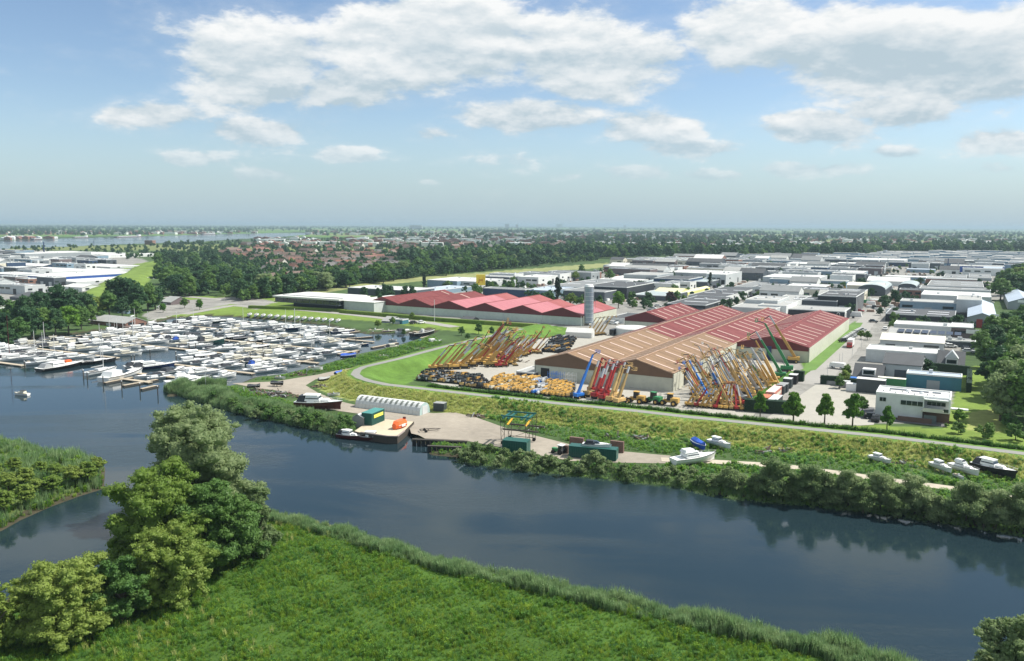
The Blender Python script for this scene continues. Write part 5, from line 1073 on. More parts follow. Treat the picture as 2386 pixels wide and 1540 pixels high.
ps = ps[height(ps[:, 0], ps[:, 1]) > -.8]
scatter('bank_weeds', 'rough green weeds between river, gravel yard and dike', ps, [weed, weed2, weed], .35, 1.0, 8, clump=.3)
mgn = [(p.x, p.y) for p in PP([(392,925),(600,975),(830,1000),(980,1030),(1250,1060),(1560,1080),(2000,1110),(2400,1170),(2400,1060),(2000,1030),(1500,975),(1100,930),(880,905),(800,880),(640,890)])]
dk = DK[2:18]
side_pts = along(dk, 17000, 22, 9, 0.0)
ring = [(p.x, p.y) for p in DK] + [(600., 700.), (900., 400.)]
dd_ = distline(side_pts[:, 0], side_pts[:, 1], DK); k_ = (~inpoly(side_pts[:, 0], side_pts[:, 1], ring)) & (dd_ > 3.0) & (dd_ < 11) & (height(side_pts[:, 0], side_pts[:, 1]) > -.2)
sp_ = side_pts[k_]
scatter('dike_slope_grass', 'long dry yellow grass on the river side of the dike', sp_, [blade_mesh('dry_tuft', 24, .75, .04, .4, .6, g_dry, 13, 0), blade_mesh('dry_tuft_b', 16, .6, .05, .45, .6, leafmat('half_dry_grass', (.3, .38, .09), (.42, .46, .14), .5, .1), 14, 8)], .5, 1.1, 9)
k2 = (inpoly(side_pts[:, 0], side_pts[:, 1], ring)) & (dd_ > 4.6) & (dd_ < 9.5) & (side_pts[:, 1] < 262) & (side_pts[:, 0] > -25)
g_lush = leafmat('lush_grass', (.035, .10, .015), (.09, .19, .03), .4, .1)
scatter('dike_foot_grass', 'tall green grass at the inner foot of the dike', side_pts[k2], [blade_mesh('lush_b', 14, 1.0, .07, .5, .45, g_lush, 16, 20), blade_mesh('lush', 26, 1.1, .06, .45, .5, g_lush, 15, 4)], .9, 1.5, 10)
# --- far woods and the far town edge, read as one mass
def px_band(poly, n, seed):
    r = np.random.default_rng(seed); out = []
    ys = [p[1] for p in poly]; xs = [p[0] for p in poly]
    while len(out) < n:
        x, y = r.uniform(min(xs), max(xs)), r.uniform(min(ys), max(ys))
        if inpoly([x], [y], poly)[0]: p = P(x, y); out.append((p.x, p.y))
    return np.array(out)
def small_crown(nm, lf, seed): return crown_mesh(nm, sub_lobes(lobes_round(seed, 10, 9.5, 0, 6), 2, seed), 420, .8, LF[lf], seed)
FC = [small_crown('far_crown', 'dark', 71), small_crown('far_crown', 'mid', 72), small_crown('far_crown', 'dark', 73), small_crown('far_crown', 'dark', 74)]
TOWN = [(380,570),(560,562),(700,560),(900,558),(1150,560),(1400,566),(1620,576),(1640,588),(1400,590),(1150,600),(930,622),(850,650),(640,680),(560,690),(545,630),(500,596),(430,586),(380,580)]
scatter('town_trees', 'garden trees spread through the town beyond the belt', px_band(TOWN, 1900, 21), FC, .5, 1.2, 21)
DB = np.concatenate([px_band([(930,612),(1150,598),(1400,588),(1640,588),(1640,599),(1400,603),(1150,611),(940,622)], 420, 31), px_band([(1640,596),(1810,588),(2030,588),(2030,599),(1820,602),(1650,604)], 330, 32), px_band([(2030,586),(2450,580),(2450,588),(2030,594)], 260, 33)])
UB = np.concatenate([px_band([(552,690),(700,672),(850,652),(850,660),(720,680),(640,694),(560,702)], 160, 41), px_band([(850,652),(980,630),(1150,615),(1390,602),(1390,608),(1150,630),(980,646),(860,662)], 420, 42), px_band([(372,690),(360,640),(368,605),(430,590),(500,600),(545,640),(560,694),(480,694)], 70, 43)])
scatter('belt_undergrowth', 'dense young trees and bushes filling the tree belts', UB, FC, .7, 1.2, 25)
EB = px_band([(1000,672),(1400,640),(1640,600),(2450,590),(2300,700),(2250,800),(1900,740),(1450,720),(1290,712)], 900, 51); EB = np.array([p for p in EB if all(not (a-2 < toUV(p)[0] < a+w+2 and b_-2 < toUV(p)[1] < b_+d_+2) for a, b_, w, d_ in OCC) and not on_street(*toUV(p), 1, 1)])
scatter('estate_greenery', 'bushes and small trees between the estate halls', EB, FC, .25, .75, 26)
scatter('dark_tree_belt', 'continuous dark tree belts between the estate and the town', DB, FC, 1.3, 2.3, 24)
r_ = np.random.default_rng(5); band = []
for (x0, x1, y, yj, c) in [(-60,2450,529.5,1.5,2200),(700,2450,534,2.5,1000),(-60,720,533,3,700),(700,1700,545,3,260),(900,1700,556,3,240),(1700,2450,545,3,300),(1650,2450,556,4,240),(1100,1400,541,1.5,300),(1400,1780,546,1,380),(1850,2120,551,1,260),(-60,600,541,2,330),(0,350,547,2,80),(1600,2450,570,7,260),(2150,2450,548,1.0,120),(1250,1650,568,5,200)]:
    for _ in range(c):
        px, py = r_.uniform(x0, x1), y + r_.normal()*yj; yh = 518+12*px/2385
        py = max(py, yh+1.8); p = P(px, py)
        if p.y < 30000 and not inpoly([p.x], [p.y], WATER2)[0]: band.append((p.x, p.y))
band = np.array(band)
scatter('distant_woods', 'far woods and tree lines fading towards the horizon', band, FC, 1.0, 2.2, 22)
lx = px_band([(-60,576),(240,574),(400,570),(420,590),(300,606),(240,590),(0,586)], 160, 23); scatter('river_side_trees', 'low trees along the far river behind the left estate', lx, FC, .4, .9, 23)
# ------------------------------------------------------------------ boats
def hull_mesh(L, W, H, m, full=.62, draft=.5):
    secs = []
    for i in range(9):
        f = i/8; x = -L/2+L*f; w = W/2*(1.0 if f < full*.7 else math.cos(min(1, (f-full*.7)/(1-full*.7))*math.pi/2)**.75); w = max(w*(.86+.14*min(1, f*4)), .03)
        sh = H*(1+.28*max(0, f-.4)/.6); xo = L*.04*max(0, f-.6)/.4
        secs.append([(x+xo, w, sh), (x, w*.86, sh*.4), (x, w*.5, -draft*.7), (x, 0, -draft), (x, -w*.5, -draft*.7), (x, -w*.86, sh*.4), (x+xo, -w, sh)])
    q = MB(); q.loft(secs); 
    for a in range(8): pass
    return q.mesh('hull', m), secs
def deck_mesh(secs, m, dz=.0):
    q = MB(); n = len(secs); vs = []
    for s in secs: vs += [(s[0][0], s[0][1]*.96, s[0][2]+dz+.03), (s[-1][0], s[-1][1]*.96, s[-1][2]+dz+.03)]
    q.add(vs, [(2*i, 2*i+1, 2*i+3, 2*i+2) for i in range(n-1)]); return q.mesh('deck', m)
def cabin_loft(x0, x1, w0, w1, z, h, m, rake_f=.9, rake_b=.2, name='cabin'):
    q = MB(); s = .8
    q.add([(x0, -w0/2, z), (x1, -w1/2, z), (x1, w1/2, z), (x0, w0/2, z), (x0+rake_b*h, -w0/2*s, z+h), (x1-rake_f*h, -w1/2*s, z+h), (x1-rake_f*h, w1/2*s, z+h), (x0+rake_b*h, w0/2*s, z+h)],
          [(0,3,2,1), (4,5,6,7), (0,1,5,4), (1,2,6,5), (2,3,7,6), (3,0,4,7)]); return q.mesh(name, m)
def win_band(x0, x1, w0, w1, z, h, rake, t=.04):
    return cabin_loft(x0-t, x1+t, w0+2*t, w1+2*t, z, h, GLASS, rake, .2, 'window_band')
RAILM = ALU
def boat_T(style, L, W, hm, dm):
    H = {'cruiser': 1.25, 'flybridge': 1.5, 'sport': 1.0, 'sloep': .8, 'sail': 1.0, 'steel': 1.3, 'covered': .9}[style]
    hull, secs = hull_mesh(L, W, H, hm, draft=.45); T = [('hull', hull), ('deck', deck_mesh(secs, dm))]
    q = MB()
    for i in range(8): 
        for k in (0, -1): q.beam(Vector(secs[i][k])+Vector((0, 0, .05)), Vector(secs[i+1][k])+Vector((0, 0, .05)), .09, .1)
    T.append(('rub_rail', q.mesh('rub_rail', DARK if hm is WHITE else WHITE)))
    if style in ('cruiser', 'flybridge', 'steel'):
        T.append(('cabin', cabin_loft(-L*.22, L*.30, W*.72, W*.42, H*1.02, .75, dm, 1.2)))
        T.append(('wheelhouse', cabin_loft(-L*.26, L*.08, W*.74, W*.66, H*1.02+.3, 1.45, dm, .55), None, [('window_band', win_band(-L*.24, L*.05, W*.70, W*.62, H*1.02+.85, .55, .5))]))
        T.append(('cabin_roof', cabin_loft(-L*.29, L*.04, W*.68, W*.6, H*1.02+1.76, .12, dm, .2)))
        T.append(('window_band', win_band(-L*.05, L*.25, W*.60, W*.40, H*1.02+.2, .3, 1.2)))
        q = MB()
        for i in range(4, 8):
            for k in (0, -1):
                a = Vector(secs[i][k]); b = Vector(secs[i+1][k]) if i < 8 else a; q.beam(a, a+Vector((0, 0, .6)), .05); q.beam(a+Vector((0, 0, .6)), b+Vector((0, 0, .6)), .05)
        T.append(('railing', q.mesh('railing', RAILM)))
        if style == 'flybridge': T += [('flybridge', cabin_loft(-L*.27, -L*.02, W*.6, W*.5, H*1.02+1.9, .7, dm, .6)), ('windscreen', cabin_loft(-L*.04, L*.0, W*.5, W*.4, H*1.02+2.2, .5, GLASS, .6, .5, 'windscreen'))]
        if style == 'steel': T.append(('canopy', cabin_loft(-L*.45, -L*.26, W*.68, W*.7, H+.1, 1.5, TARPD, .1, .5, 'canopy')))
    elif style == 'sport':
        T += [('foredeck', cabin_loft(-L*.05, L*.42, W*.7, W*.2, H*1.02, .45, dm, 1.0, .2, 'foredeck')), ('windscreen', cabin_loft(-L*.12, L*.12, W*.74, W*.5, H*1.05+.3, .6, GLASS, 1.6, .1, 'windscreen')), ('canopy', cabin_loft(-L*.42, -L*.06, W*.76, W*.66, H*1.02, 1.05, TARPD, .5, .4, 'canopy'))]
    elif style == 'sloep':
        T += [('cockpit', MB().box(-L*.35, -W*.32, H*.95, L*.2, W*.32, H*1.05+.02).mesh('cockpit', DWOOD)), ('bench', MB().box(-L*.38, -W*.3, H, -L*.25, W*.3, H+.35).mesh('bench', WOOD)), ('console', MB().box(-.3, -.4, H, .2, .4, H+.8).mesh('console', WHITE))]
    elif style == 'covered':
        prof = []; q = MB(); vs = []
        secs2 = [[(s[0][0]*.98, s[0][1]*1.04, s[0][2]-.15), (s[0][0]*.97, s[0][1]*.7, s[0][2]+.45), (s[0][0]*.96, 0, s[0][2]+.85+.25*math.sin(i*.9)), (s[0][0]*.97, -s[0][1]*.7, s[0][2]+.45), (s[0][0]*.98, -s[0][1]*1.04, s[0][2]-.15)] for i, s in enumerate(secs)]
        q.loft(secs2); T.append(('tarpaulin', q.mesh('tarpaulin', TARPD)))
    elif style == 'sail':
        T += [('cabin', cabin_loft(-L*.15, L*.25, W*.6, W*.35, H*1.02, .5, dm, 1.0)), ('window_band', win_band(-L*.12, L*.2, W*.54, W*.36, H*1.02+.15, .18, 1.0)), ('mast', MB().cyl((L*.08, 0, H), (L*.08, 0, H+L*1.15), .12, .07, 6).mesh('mast', ALU)),
              ('boom', MB().cyl((L*.07, 0, H+1.3), (-L*.33, 0, H+1.2), .17, .15, 6).mesh('boom', GREY)), ('cockpit', MB().box(-L*.42, -W*.25, H*1.0, -L*.16, W*.25, H*1.03+.02).mesh('cockpit', DWOOD))]
    return T
BT = {'cw': ('cruiser', 11, 3.7, WHITE, WHITE), 'cw2': ('cruiser', 9.5, 3.3, WHITE, CREAM), 'fb': ('flybridge', 12.5, 4.0, WHITE, WHITE), 'sp': ('sport', 8.5, 2.9, WHITE, WHITE), 'sn': ('steel', 11.5, 3.8, NAVY, WHITE), 'sg': ('steel', 11, 3.7, HULLG, CREAM),
      'sl': ('sloep', 6.8, 2.4, NAVY, WOOD), 'sl2': ('sloep', 6.5, 2.3, WHITE, GREY), 'cv': ('covered', 7.5, 2.6, DARK, GREY), 'sa': ('sail', 10.5, 3.2, WHITE, WHITE), 'sa2': ('sail', 9.0, 2.9, NAVY, WHITE), 'st': ('steel', 11, 3.7, WHITE, WHITE)}
BT = {k: boat_T(*v) for k, v in BT.items()}
BDESC = {'cw': 'white cabin cruiser', 'cw2': 'white and cream cabin cruiser', 'fb': 'large white flybridge yacht', 'sp': 'white sport boat with dark canopy', 'sn': 'navy hulled cruiser with white cabin', 'sg': 'green hulled cruiser with cream cabin', 'sl': 'dark open sloop boat',
         'sl2': 'white open boat', 'cv': 'small boat under a dark tarpaulin', 'sa': 'white sailing boat with bare mast', 'sa2': 'navy sailing boat with bare mast', 'st': 'white cruiser with dark rear canopy'}
NAMEB = {'sa': 'sailing_boat', 'sa2': 'sailing_boat', 'sl': 'open_boat', 'sl2': 'open_boat', 'cv': 'covered_boat'}
def boat(k, label, p, rz, scale=1, recol=None, tilt=(0, 0)): return inst(BT[k], NAMEB.get(k, 'motor_boat'), label, 'boat', p, rz, None, scale, recol, tilt)
def px_boat(k, f, x0, y0, x1, y1, label, z=WZ, recol=None, tilt=(0, 0), baseL=None):
    a, b = PF(f, x0, y0, z), PF(f, x1, y1, z); c = (a+b)/2; d = b-a; L = {'cruiser': 0}.get(k, 0) or {'cw': 11, 'cw2': 9.5, 'fb': 12.5, 'sp': 8.5, 'sn': 11.5, 'sg': 11, 'sl': 6.8, 'sl2': 6.5, 'cv': 7.5, 'sa': 10.5, 'sa2': 9, 'st': 11}[k]
    return boat(k, label, c, math.atan2(d.y, d.x), d.length/L, recol, tilt)
# named boats
MARINA = []
def ground_boat(k, f, x0, y0, x1, y1, label, z=.75, recol=None): 
    o = px_boat(k, f, x0, y0, x1, y1, label, z, recol)
    q = MB(); s = o.scale[0]
    for a in (-2.2, 0, 2.2):
        for b in (-.7, .7): q.box(a-.15, b-.15, (-.75-.1)/s, a+.15, b+.15, -.2)
    obj('keel_block', q.mesh('keel_block', WOOD), o); return o
px_boat('cw2', 'A', 372, 1068, 190, 1058, 'small white cabin boat with dark canopy adrift alone on open water', recol={'cabin_roof': TARPD})
yq = ground_boat('fb', 'V', 1625, 870, 1975, 820, 'large white motor yacht on land beside the sandy track'); yq.scale.z *= .78
ground_boat('covered' if 0 else 'cv', 'V', 1800, 690, 1895, 752, 'boat wrapped in a bright blue tarpaulin on the grass', recol={'tarpaulin': TARPB, 'hull': TARPB})
ground_boat('cw', 'V', 1925, 685, 2110, 735, 'white cabin cruiser on land right of the blue covered boat')
ground_boat('cw', 'X', 1075, 815, 1255, 865, 'white cruiser with dark keel standing alone in the green bank', recol={'hull': WHITE})
ground_boat('cw', 'X', 1595, 875, 1770, 940, 'leftmost of the three white cruisers parked by the track')
ground_boat('fb', 'X', 1755, 890, 2000, 965, 'middle white cruiser of the three parked by the track')
ground_boat('st', 'X', 1945, 890, 2315, 985, 'long dark-hulled white cruiser, rightmost of the three by the track', recol={'hull': DARK})
ground_boat('sl2', 'X', 1790, 965, 1875, 1000, 'small white dinghy under the middle parked cruiser', .3)
ground_boat('sn', 'F', 935, 310, 1245, 320, 'long old cruiser with white cabin and dark hull on the gravel yard', recol={'hull': HULLR})
ground_boat('sp', 'G', 1600, 735, 2110, 775, 'white speedboat with dark canopy between green container and block walls', 2.3)
px_boat('st', 'F', 1225, 522, 1400, 545, 'white cruiser moored left at the barge under the green hut', recol={'hull': HULLR})
px_boat('cw', 'F', 1375, 540, 1585, 552, 'white cruiser with oxblood hull moored in front of the sand deck', recol={'hull': HULLR})
wb = px_boat('sn', 'A', 500, 760, 1060, 668, 'long dark work barge with grey and orange gear at the marina front', recol={'canopy': GREY, 'hull': DARK}); wb.scale.z *= .6
obj('orange_gear', MB().box(1.2, -.6, 1.9, 2.6, .5, 3.0).mesh('orange_gear', ORANGE), wb)
px_boat('sa', 'A', 1050, 672, 1490, 625, 'dark hulled sailing yacht with tall mast and white deck', recol={'hull': DARK})
px_boat('sa', 'A', 1110, 815, 1500, 740, 'white sailing yacht with tall pale mast at the front pontoon')
sy = px_boat('sp', 'A', 1330, 895, 1830, 775, 'sleek white sport yacht at the end of the front pontoon', recol={'canopy': WHITE}); sy.scale.z *= .72
px_boat('sp', 'A', 2080, 800, 2386, 730, 'white sport yacht with dark windows in the front row').scale.z *= .75
px_boat('fb', 'B', 60, 985, 640, 920, 'big white twin deck yacht next to the green bank').scale.z *= .7
px_boat('cw', 'B', 700, 910, 975, 860, 'white cruiser pointing right at the end of the front row')
px_boat('cw', 'B', 240, 1020, 600, 945, 'white cruiser half hidden behind the bank bushes')
px_boat('sg', 'B', 460, 470, 830, 430, 'classic green hulled saloon boat in the middle of the marina', recol={'cabin': CREAM})
px_boat('st', 'B', 1130, 760, 1430, 720, 'cruiser with a dark blue and white cover by the grassy shore', recol={'canopy': TARPB})
ground_boat('cv', 'E', 380, 880, 690, 860, 'round boat in a bright blue cover on the shore grass', recol={'tarpaulin': TARPB, 'hull': NAVY})
ground_boat('cv', 'B', 1120, 1010, 1285, 1005, 'small boat under a black sheet on the gravel'); ground_boat('cv', 'B', 1430, 965, 1585, 975, 'dark covered boat at the edge of the gravel yard')
ground_boat('sl2', 'B', 1885, 785, 2095, 770, 'white and green open boat on a trailer in the grass'); ground_boat('cv', 'B', 2040, 925, 2190, 905, 'grey covered boat near the foot of the dike', recol={'tarpaulin': GREY})
ground_boat('sl2', 'B', 2160, 1115, 2315, 1105, 'grey rowing boat near the dike bend', .3); ground_boat('cv', 'E', 275, 1215, 410, 1180, 'small boat with light blue cover on the track', recol={'tarpaulin': TARPB})
ground_boat('sl2', 'E', 1140, 865, 1330, 862, 'white upturned boat in the grass below the dike', .3); ground_boat('sl2', 'B', 1480, 890, 1610, 895, 'white dinghy left in the grass near the covered boats', .3)
px_boat('sg', 'E', 1265, 720, 1620, 700, 'grey-green cruiser with white cabin moored at the shore below the dike'); px_boat('cw', 'E', 2080, 620, 2380, 590, 'white and dark cruiser at the end of the narrow basin', recol={'hull': DARK}); px_boat('sp', 'E', 1900, 590, 2100, 570, 'speedboat with light blue cover in the narrow basin', recol={'canopy': TARPB})
px_boat('cw2', 'E', 30, 650, 420, 610, 'white cabin cruiser with round portholes'); px_boat('sl2', 'E', 1335, 555, 1500, 545, 'white open boat in the narrow basin'); px_boat('sl', 'E', 700, 650, 940, 635, 'dark open boat with white top near the planked walkway')
px_boat('sl', 'E', 920, 380, 1230, 365, 'first dark brown barge moored in the narrow basin', recol={'hull': HULLR}); px_boat('sl', 'E', 1200, 390, 1480, 380, 'second dark brown barge moored in the narrow basin', recol={'hull': HULLR}); px_boat('sp', 'E', 1490, 400, 1770, 370, 'white boat ahead of the brown barges'); px_boat('sl', 'E', 1790, 470, 2230, 420, 'old black tug hull with rigging in the basin', recol={'hull': DARK, 'deck': DWOOD})
# trailer boats in the row on the grass behind the marina
for i in range(14):
    x = 1150+i*88; y = 78+i*6; a = PF('B', x-30, y+12, .5); b = PF('B', x+32, y-12, .5)
    boat('sl2', f'small pale boat laid up on the grass, {ordw(i)} from the left of the row', (a+b)/2, math.atan2(b.y-a.y, b.x-a.x), .85, recol={'deck': LGREY, 'cockpit': LGREY}, tilt=(.35, 0))
# the fleet
HARB = [(-60,855),(30,862),(190,868),(200,880),(245,905),(300,898),(390,915),(450,900),(520,900),(560,888),(640,872),(720,852),(790,832),(850,818),(850,806),(830,772),(760,762),(700,755),(620,748),(540,742),(480,741),(410,747),(360,757),(250,772),(150,786),(60,797),(-60,805)]
HARBW = [(p.x, p.y) for p in PP(HARB, WZ)]
NOGO = [(f, pts) for f, pts in [('A', [(560,690),(1060,600),(2150,560),(2386,480),(2386,650),(1700,640),(1500,720),(1040,760)]), ('B', [(0,480),(190,470),(190,720),(0,720)]), ('B', [(980,760),(1150,590),(1330,600),(1200,720),(1100,900),(960,830)]), ('B', [(1800,500),(2080,500),(2060,560),(1820,560)]), ('A', [(1100,230),(1250,300),(1250,400),(1190,400)]), ('B', [(1480,280),(1690,280),(1700,380),(1490,350)]), ('B', [(830,380),(890,380),(890,560),(830,560)])]]
NGW = [[(p.x, p.y) for p in [PF(f, x, y, WZ) for x, y in pts]] for f, pts in NOGO]
busy = [(o.location.x, o.location.y) for o in COL.objects if o.get('category') == 'boat']
oh = Vector((P(300, 880).x, P(300, 880).y, 0)); BD = math.radians(38); B2 = Vector((math.cos(BD), math.sin(BD), 0)); B1 = Vector((math.cos(math.radians(-27)), math.sin(math.radians(-27)), 0))
nb = 0; rr = random.Random(12); pont = 0
for rowi in range(-8, 12):
    vrow = rowi*30.0; segs = []; lastc = None
    for side in (-1, 1):
        s = -260.0; kk = 0
        while s < 260:
            k = rr.choices(['cw', 'cw2', 'fb', 'sp', 'sn', 'sg', 'sl', 'sl2', 'cv', 'sa', 'st'], [9, 6, 4, 8, 1.2, .9, 2, 2.5, 2, 3.0, 4])[0]
            wd = {'fb': 4.9, 'cw': 4.5, 'cw2': 4.1, 'sn': 4.6, 'sg': 4.6, 'st': 4.5, 'sp': 3.8}.get(k, 3.4); wd *= 1.2; s += wd/2
            c = oh + B1*s + B2*(vrow + side*(8.0+rr.uniform(-.4, .6)))
            ok = inpoly([c.x], [c.y], HARBW)[0] and all(inpoly([(c+B2*t).x], [(c+B2*t).y], HARBW)[0] for t in (-5, 5)) and not any(inpoly([c.x], [c.y], g_)[0] for g_ in NGW) and all((c.x-a)**2+(c.y-b)**2 > 50 for a, b in busy)
            if ok:
                if rr.random() < .8:
                    rc = {}
                    if k in ('sp', 'st', 'sn') and rr.random() < .45: rc['canopy'] = rr.choice([WHITE, WHITE, CREAM, LGREY, TARPD, TARPB])
                    if k == 'cv': rc['tarpaulin'] = rr.choice([TARPD, GREY, LGREY, TARPD])
                    if k in ('cw', 'cw2', 'st') and rr.random() < .15: rc['hull'] = rr.choice([NAVY, DARK, HULLG])
                    boat(k, f'{BDESC[k]}, {ordw(kk)} from left, {"far" if side>0 else "near"} side of {ordw(rowi+8)} marina pontoon line', Vector((c.x, c.y, WZ+rr.uniform(-.05, .05))), BD+(math.pi if rr.random() < .12 else 0)+rr.uniform(-.05, .05), (lambda q_: (q_*1.12, q_*.95, q_*.74))(rr.uniform(.85, 1.12)), rc)
                    nb += 1; kk += 1
                segs.append(s)
            s += wd/2
    if segs:
        segs.sort(); run = [segs[0]]; groups = []
        for s in segs[1:]:
            if s-run[-1] > 14: groups.append(run); run = []
            run.append(s)
        groups.append(run)
        for g_ in groups:
            if len(g_) < 2: continue
            a, b = g_[0]-3, g_[-1]+3; t = thing('pontoon', f'floating pontoon, {ordw(pont)} counted from the near side of the marina', 'pontoon', oh+B1*((a+b)/2)+B2*vrow+Vector((0, 0, WZ)), math.radians(-27)); pont += 1
            obj('walkway', MB().box(-(b-a)/2, -.9, .25, (b-a)/2, .9, .5).mesh('walkway', WOOD), t)
            q = MB(); 
            for x in np.arange(-(b-a)/2, (b-a)/2, 8): q.box(x, -.8, -.2, x+1.5, .8, .248)
            obj('floats', q.mesh('floats', GREY), t)
print('boats', nb)
# piles and the front pontoon
PILES = [('A', 1080, 770), ('A', 1130, 800), ('A', 1335, 850), ('A', 1575, 920), ('A', 1810, 950), ('A', 2040, 990), ('A', 320, 720), ('B', 200, 640), ('B', 370, 520), ('B', 455, 520), ('A', 1700, 640), ('A', 1740, 640), ('A', 1940, 560), ('A', 2280, 640), ('B', 830, 480), ('B', 890, 500), ('B', 1160, 640), ('B', 1505, 610), ('E', 1030, 480), ('E', 690, 560), ('B', 1330, 640), ('B', 1320, 470)]
pm = [('shaft', MB().cyl((0, 0, -2), (0, 0, 2.6), .17, n=6).mesh('shaft', DWOOD)), ('cap', MB().cyl((0, 0, 2.6), (0, 0, 2.85), .2, n=6).mesh('cap', WHITE))]
for i, (f, x, y) in enumerate(PILES): inst(pm, 'mooring_pile', f'dark mooring pile with white cap, {ordw(i)} along the marina edge', 'mooring pile', PF(f, x, y+70 if f == 'A' and i < 6 else y, WZ))
def plank_way(f, a, b, w, label, z=WZ+.35, name='jetty'):
    p, r = PF(f, *a, z), PF(f, *b, z); d = r-p; t = thing(name, label, 'jetty', p, math.atan2(d.y, d.x)); L = d.length; n = int(L/1.2)
    me = MB().box(-.55, -w/2, .1, .55, w/2, .2).mesh('plank', WOOD)
    if L < 80:
        for i in range(n): obj('plank', me, t, (1.2*i+.6, 0, 0))
    else: obj('deck', MB().box(0, -w/2, .1, L, w/2, .2).mesh('deck', WOOD), t)
    obj('bearer', MB().box(0, -w/2+.1, -.6, L, w/2-.1, .09).mesh('bearer', DWOOD), t)
plank_way('A', (1590, 940), (2040, 860), 1.4, 'planked finger jetty at the marina front'); plank_way('A', (1820, 985), (2040, 935), 1.3, 'shorter finger jetty below the first one'); plank_way('A', (1350, 905), (1880, 800), 1.3, 'finger jetty beside the sleek sport yacht'); plank_way('A', (1800, 785), (2386, 850), 2.0, 'pale planked walkway crossing the front berths')
plank_way('E', (340, 820), (740, 740), 1.6, 'pale walkway at the shore near the blue covered boat'); plank_way('E', (1000, 690), (1520, 590), 1.5, 'planked walkway along the narrow basin'); plank_way('E', (1980, 500), (2386, 400), 1.5, 'planked walkway at the end of the narrow basin'); plank_way('E', (1080, 300), (1390, 190), 1.8, 'pale gangway leading down from the grey shed'); plank_way('E', (500, 510), (1020, 470), 1.2, 'long finger jetty in the narrow basin'); plank_way('E', (560, 390), (930, 335), 1.2, 'finger jetty beside the white boats of the basin')
plank_way('B', (1770, 690), (1970, 655), 1.5, 'orange toned plank jetty at the grassy shore'); plank_way('B', (760, 720), (1150, 660), 1.4, 'plank jetty below the red covered boat')
def mast(f, x, yb, yt, label, r=.1, m=ALU, lamp=False, z=0.0, name='mast'):
    p = PF(f, x, yb, z); lo, hi = 1, 60; _, ty = D(f, x, yt)
    for _ in range(30):
        mm = (lo+hi)/2
        if proj(p+Vector((0, 0, mm)))[1] > ty: lo = mm
        else: hi = mm
    t = thing(name, label, 'mast' if name == 'mast' else 'lamp post', p); obj('pole', MB().cyl((0, 0, 0), (0, 0, lo), r, r*.6, 6).mesh('pole', m), t)
    if lamp: obj('lamp_head', MB().box(-.3, -1.5, lo-.1, .3, 1.5, lo+.25).mesh('lamp_head', WHITE), t)
mast('A', 1720, 300, 40, 'tall white floodlight mast in the middle of the left marina', .22, LGREY, True, name='floodlight_mast'); mast('A', 125, 560, 30, 'red-brown mast at the left edge of the marina', .15, HULLR); mast('A', 1190, 130, 0, 'lattice light mast beside the clubhouse', .2, GREY, True, name='floodlight_mast'); mast('A', 1480, 200, 80, 'thin grey pole behind the marina', .1)
mast('B', 1735, 190, -10, 'tall white mast at the grass behind the boats', .2, LGREY, name='mast'); mast('B', 585, 1010, 690, 'pale harbour lamp post at the green bank', .1, LGREY, True, name='street_lamp'); mast('R2', 645, 780, 630, 'white light mast in front of the red roofed warehouse', .16, LGREY, name='mast'); mast('L', 630, 480, 240, 'dark blue tower mast in the left estate', 1.1, NAVY, name='mast'); mast('L', 1330, 320, 215, 'thin blue mast at the far river', .6, NAVY)
mast('L', 1700, 450, 390, 'small white sign column near the dark trees', .5, WHITE); mast('W', 622, 310, 200, 'pale grey chimney in the back of the estate', .9, LGREY); mast('W', 1560, 330, 190, 'dark scrap crane mast left of the blue factory', .8, NAVY); mast('W', 1670, 340, 240, 'pale column at the corner of the blue factory', .8, LGREY); mast('W', 912, 290, 190, 'slender mast over the scrap yard', .5, GREY)
for i, (x, yb, yt) in enumerate([(722,1010,880),(815,920,815),(900,830,740),(978,755,670),(590,1075,990),(700,955,880),(1050,690,640),(1130,570,520)]): mast('Z', x, yb, yt, f'slim street lamp, {ordw(i)} along the estate street', .09, LGREY, name='street_lamp')
mast('N', 188, 880, 745, 'tall grey pole left of the silo', .18, LGREY); mast('N', 328, 790, 580, 'thin dark pole right of the silo', .1, GREY)
